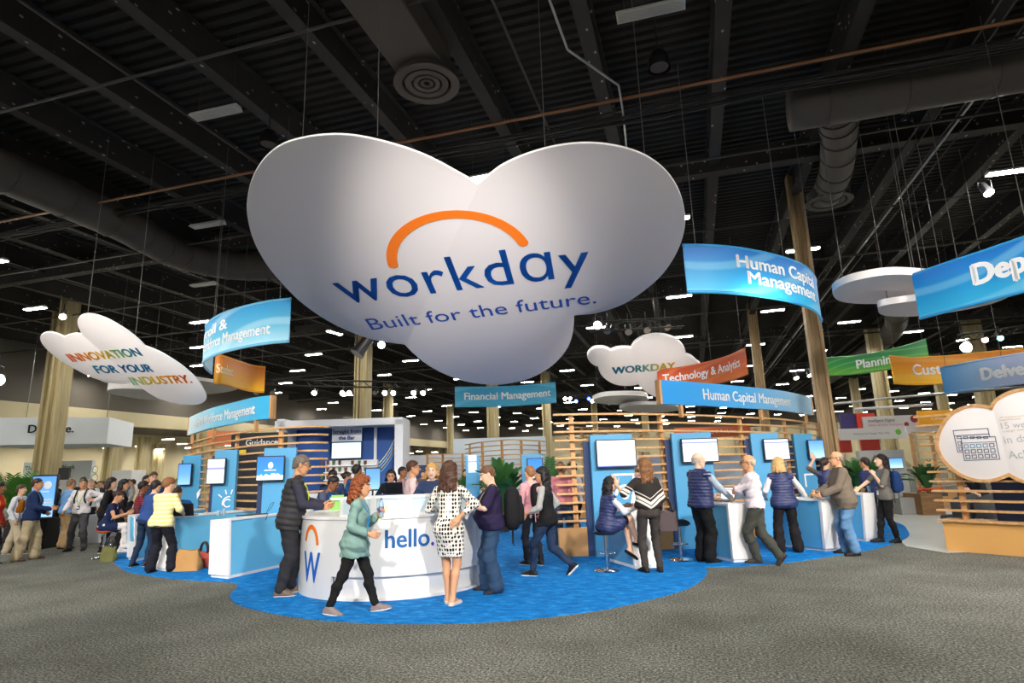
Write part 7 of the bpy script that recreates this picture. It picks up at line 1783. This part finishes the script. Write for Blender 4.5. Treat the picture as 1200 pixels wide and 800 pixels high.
for px, d, c_, hc_, sx_ in ((118, 27, '3a3a44', '2a1e18', 'm'), (122, 30, '8a94a4', '5a4030', 'f'), (153, 29, '6a7a94', '6a4a34', 'm'), (158, 25, 'a8a4a0', '3a2a22', 'f'), (113, 31, '4a3a3a', '1c1614', 'm')):
    p = Person('distant figure in the crowd beyond the left counters', px, 562, random.uniform(90, 260), depth=d, sex=sx_, skin='tan', h=random.uniform(1.68, 1.8), lod=2.2, group='distant crowd on the left'); p.trousers('26262c'); p.top(c_, 2.0, name='shirt'); p.hair(hc_, 'short'); p.shoes('1c1c1e')
for px, d, c_, hc_, sx_ in ((496, 22, '5a4a44', '3a2a22', 'm'), (545, 21, '7a4a4a', '241814', 'f'), (489, 26, 'c8ccd4', '6a4a34', 'f')):
    p = Person('distant visitor behind the reception desk near the far slat fence', px, 552, random.uniform(90, 260), depth=d, sex=sx_, skin='tan', h=random.uniform(1.66, 1.74), lod=2.2, group='distant visitors behind the desk'); p.trousers('26262c'); p.top(c_, 2.0, name='shirt'); p.hair(hc_, 'short'); p.shoes('1c1c1e')
# ================================================================== things people hold, carry and left on the counters
M_orange_seat = mat('orange_acrylic', 'd2521a', .25); M_red_leather = mat('red_leather', 'b8402e', .45); M_paper = mat('kraft_paper', 'b98a52', .8, noise=.15, scale=6)
def stool(p, seat_z, m, label, back=False, rz=0.0):
    o = empty('bar_stool', (p[0], p[1], 0.0), rz, label, 'stool')
    mb = MB(); mb.lathe([(0, .012), (.2, .012), (.21, .02), (.19, .035), (.05, .055), (.0, .055)], n=28); mb.build('base', M_chrome, o, smooth='auto')
    mb = MB(); mb.lathe([(0, .05), (.028, .05), (.028, seat_z - .04), (0, seat_z - .04)], n=14); mb.build('column', M_chrome, o, smooth='auto')
    mb = MB(); mb.tube([(.14 * math.sin(t), .03 + .14 * math.cos(t) * .9, .28) for t in np.linspace(-2.2, 2.2, 16)], .011, 6); mb.tube([(-.11, -.05, .28), (0, 0, .28), (.11, -.05, .28)], .01, 6); mb.build('footrest', M_chrome, o, smooth=True)
    mb = MB(); n = 28; rows = [(.02, -.045), (.15, -.045), (.195, -.02), (.2, 0.0), (.19, .005), (.1, -.012), (.0, -.015)]
    vs = []
    for r, z in rows:
        for k in range(n):
            t = 2 * PI * k / n; lift = .09 * max(0, -math.sin(t)) ** 2 * (r / .2) ** 2 if back else .0; vs.append((r * math.cos(t), r * math.sin(t) * .95, seat_z + z + lift))
    mb.add(vs, [(i * n + k, i * n + (k + 1) % n, (i + 1) * n + (k + 1) % n, (i + 1) * n + k) for i in range(len(rows) - 1) for k in range(n)] + [tuple(range(n)), tuple((len(rows) - 1) * n + k for k in range(n))]); mb.build('seat', m, o, smooth='auto')
    return o
s_ = SEATED; q = s_.base; stool(q + cf(-.02, .0) - np.array([0, 0, 0]), s_.seat - .01, M_dark, 'chrome bar stool under the seated woman in the navy quilted vest', rz=YAW)
s_ = STO; stool(s_.base, s_.seat - .01, M_orange_seat, 'chrome stool with an orange seat under the woman in white trousers', True, rz=s_.yaw)
stool(atz(799, 657), .62, M_dark, 'dark seated bar stool beside the bald man in the quilted vest', True, rz=YAW)
s_ = LAP; stool(s_.base, s_.seat - .01, M_dark, 'bar stool under the man working on the laptop behind the counter')
def handbag(p, w, h, d, m, label, cat, rz=YAW, handle=True, name='handbag', flop=.1):
    o = empty(name, tuple(p), rz, label, cat); mb = MB(); n = 10; vs = []
    for i in range(n + 1):
        f = i / n; ww = w * (1 - flop * f * f) * (1 + .06 * math.sin(f * PI)); dd = d * (1 - .55 * f)
        for k in range(16):
            t = 2 * PI * k / 16; sg = lambda v: math.copysign(abs(v) ** .5, v); vs.append((ww / 2 * sg(math.cos(t)) + .012 * math.sin(5 * f + k), dd / 2 * sg(math.sin(t)), h * f + (.02 * math.sin(k * 1.3) if i == n else 0)))
    mb.add(vs, [(i * 16 + k, i * 16 + (k + 1) % 16, (i + 1) * 16 + (k + 1) % 16, (i + 1) * 16 + k) for i in range(n) for k in range(16)] + [tuple(range(16)), tuple(n * 16 + k for k in range(16))]); mb.build('bag_body', m, o, smooth='auto')
    if handle:
        for sy in (-1, 1):
            mb = MB(); mb.tube([(w * .28 * math.cos(t), sy * d * .18, h * .92 + h * .75 * math.sin(t)) for t in np.linspace(0, PI, 14)], .014, 7); mb.build('handle', mat('dark_leather', '2a2426', .5), o, smooth=True)
    return o
handbag(atz(219, 668, .012), .5, .36, .26, M_paper, 'crumpled brown paper bag on the blue carpet before the laptop counter', 'bag', handle=False, name='paper_bag', flop=.25)
handbag(atz(238, 664, .012), .27, .27, .15, M_red_leather, 'red handbag with dark handles between the paper bag and the white counter end', 'handbag')
handbag(atz(127, 657.5, .0), .3, .3, .2, mat('olive_cloth', '6a6a3a', .8, noise=.3, scale=8), 'olive green bag on the floor by the orange stool', 'bag', name='shoulder_bag')
handbag(PON.W(np.array([.3, -.02, .62]) * PON.k), .3, .3, .13, mat('dark_red_bag', '3a2a2e', .6), 'dark shoulder bag hanging at the right side of the woman in the striped poncho', 'handbag')
# water bottle and leaflets in the walking woman's hand
a = WALK.arms[0]; g = WALK.W(a[2] + a[3] * .07 * WALK.k + a[4] * .03 * WALK.k)
o = empty('water_bottle', tuple(g - UP * .07), 0, 'small water bottle with a blue label in the hand of the auburn haired woman', 'bottle')
mb = MB(); mb.lathe([(0, 0), (.03, 0), (.032, .02), (.032, .15), (.026, .18), (.013, .2), (.013, .215), (0, .215)], n=18); mb.build('bottle_body', mat('clear_plastic', 'c9e2f2', .12, trans=.5), o, smooth='auto')
mb = MB(); mb.lathe([(.0325, .06), (.0335, .065), (.0335, .125), (.0325, .13)], n=18); mb.build('label_band', mat('label_blue', '1f62b8', .4), o, smooth='auto')
mb = MB(); mb.lathe([(0, .212), (.015, .212), (.015, .235), (0, .235)], n=14); mb.build('cap', mat('cap_blue', '2a78c8', .4), o, smooth='auto')
g2 = WALK.W(a[2] + a[3] * .06 * WALK.k); o = empty('leaflets', tuple(g2), YAW + .2, 'folded leaflets held with the water bottle by the walking woman', 'leaflet')
mb = MB(); mb.hexa([(-.05, -.03, -.12), (-.02, -.03, -.13), (-.02, -.015, -.13), (-.05, -.015, -.12), (.05, -.03, .08), (.09, -.03, .07), (.09, -.015, .07), (.05, -.015, .08)]); mb.build('sheets', mat('leaflet_cream', 'd8cfa8', .6), o)
# counters
def laptop(p, rz, label, lid=True, logo=None, w=.34):
    o = empty('laptop', tuple(p), rz, label, 'laptop')
    mb = MB(); mb.box((0, 0, .01), (w, .24, .018)); mb.build('keyboard_base', M_dark, o, bevel=.004)
    mb = MB(); mb.hexa([(-w / 2, .12, .012), (w / 2, .12, .012), (w / 2, .128, .018), (-w / 2, .128, .018), (-w / 2, .19, .235), (w / 2, .19, .235), (w / 2, .198, .235), (-w / 2, .198, .235)]); sc = mb.build('lid', M_dark, o)
    mb = MB(); mb.add([(-w / 2 + .012, .1265 - .005, .03), (w / 2 - .012, .1265 - .005, .03), (w / 2 - .012, .186, .226), (-w / 2 + .012, .186, .226)], [(0, 1, 2, 3)]); mb.build('screen', screen_mat('screen_laptop', '000000', 'page'), sc)
    if logo:
        mb = MB(); mb.add([(.045 * math.cos(t), .165 + .07 * .0 + .0135 + (.045 * math.sin(t)) * .33, .125 + .045 * math.sin(t)) for t in np.linspace(0, 2 * PI, 24)[:-1]], [tuple(range(23))]); mb.build('lid_disc', mat('disc_blue', '2f6ac8', .4), sc)
    return o
p_ = aty(218, 598, 12.0); p_[2] = .96; laptop(p_, YAW + PI + .15, 'open black laptop with a round blue sticker on the pale blue counter', logo=True, w=.38)
p_ = atz(737, 593.5, .975) ; laptop(atz(741, 592, .965), YAW - .9, 'thin open laptop on the counter in front of the seated woman', w=.3)
laptop(atz(848, 587, .965), YAW - .9, 'open laptop with a pale screen on the counter before the bald man in the vest', w=.3)
d_ = atz(458, 577, 1.1); p_ = aty(455, 575, 12.6); p_[2] = 1.0
o = bx('side_counter', 'low dark counter behind the reception desk carrying a laptop', 'counter', (440, 579, 480, 640), 12.6, .5, M_navy, z0=0)
q = np.array(o.location) + UP * (o.dimensions[2] if False else aty(460, 579, 12.6)[2]); laptop(q, YAW + PI, 'black laptop in front of the dark haired woman in the black jacket', w=.36)
# flyer stand on the reception desk
p_ = atz(393, 598, 1.075); o = empty('flyer_stand', tuple(p_), YAW + .1, 'green flyer stand on the reception desk', 'flyer stand')
mb = MB(); mb.hexa([(-.1, -.03, 0), (.1, -.03, 0), (.1, -.02, 0), (-.1, -.02, 0), (-.08, .05, .24), (.12, .05, .24), (.12, .06, .24), (-.08, .06, .24)]); mb.build('flyer', mat('flyer_green', '7ac043', .4), o)
mb = MB(); mb.hexa([(-.095, -.012, .16), (.105, -.012, .16), (.108, -.0, .2), (-.09, -.0, .2), (-.094, -.01, .16), (.106, -.01, .16), (.109, .002, .2), (-.089, .002, .2)]); mb.build('flyer_band', M_twhite, o)
mb = MB(); mb.hexa([(-.1, -.03, 0), (.1, -.03, 0), (.12, .12, 0), (-.08, .12, 0), (-.1, -.03, .006), (.1, -.03, .006), (.12, .12, .006), (-.08, .12, .006)]); mb.build('foot', mat('clear_acrylic', 'd8e0e4', .1), o)
p_ = atz(371, 596, 1.076); mb = MB(); mb.box((0, 0, .004), (.3, .21, .008)); o = mb.build('paper_sheets', mat('sheet_white', 'f4f4f2', .6)); o.location = p_; o.rotation_euler = (0, 0, YAW + .2); setp(o, 'white sheets of paper lying on the reception desk by the man in the dark vest', 'paper')
# monitor on the bar side
p_ = aty(437, 560, 13.6); o = empty('desk_monitor', (p_[0], p_[1], 0), YAW + .3, 'blue monitor on a stand behind the curly auburn hair', 'monitor'); zz = p_[2]
mb = MB(); mb.box((0, 0, zz - .02), (.34, .04, .5)); hs = mb.build('screen_housing', M_dark, o, bevel=.006); mb = MB(); mb.add([(-.15, -.022, zz - .24), (.15, -.022, zz - .24), (.15, -.022, zz + .2), (-.15, -.022, zz + .2)], [(0, 1, 2, 3)]); mb.build('screen', screen_mat('screen_desk', '000000', 'totem'), hs)
mb = MB(); mb.lathe([(0, 0), (.16, 0), (.16, .015), (.02, .03), (.02, zz - .25), (0, zz - .25)], n=16); mb.build('stand', M_dark, o, smooth='auto')
def tumbler(px, py, z, m, label, h=.12, r=.036, name='drinking_cup', group=None):
    p_ = atz(px, py, z); mb = MB(); mb.lathe([(0, 0), (r * .8, 0), (r, h), (r * .93, h), (r * .74, .006), (0, .006)], n=16); o = mb.build(name, m, smooth='auto'); o.location = p_; return setp(o, label, 'cup', group)
tumbler(1019, 576, .965, mat('cup_teal', '8fc8d0', .3), 'pale teal cup on the last counter beside the hand of the woman in grey')
tumbler(951, 583, .965, mat('cup_yellow', 'd8b83a', .4), 'small yellow cup on the counter beside the blond woman', h=.07)
tumbler(262, 603.5, .965, mat('clear_plastic', 'c9e2f2', .12, trans=.5), 'clear plastic cup on the pale blue counter under the sun emblem')
tumbler(256, 604, .965, mat('clear_plastic', 'c9e2f2', .12, trans=.5), 'second clear cup beside the first on the pale blue counter', h=.09)
for px, py, lb in ((286, 604, 'flat black tablet lying on the long pale blue counter'), (305, 602.5, 'second black tablet beside the wire stand on the long pale blue counter')):
    p_ = atz(px, py, .963); mb = MB(); mb.box((0, 0, .007), (.27, .19, .014)); o = mb.build('tablet', M_dark, bevel=.004); o.location = p_; o.rotation_euler = (0, 0, YAW + .5); setp(o, lb, 'tablet')
p_ = atz(313, 602, .962); o = empty('cable_loop', tuple(p_), YAW, 'thin dark cable looping over the front of the long pale blue counter', 'cable')
mb = MB(); mb.tube(spline([(-.16, -.05, 0.01), (-.2, -.16, -.03), (-.12, -.18, -.14), (.02, -.17, -.13), (.06, -.14, -.02), (.0, -.02, .02), (.03, .05, .16), (.1, .05, .2), (.02, .02, .05)], 6), .005, 5); mb.build('wire', M_dark, o, smooth=True)
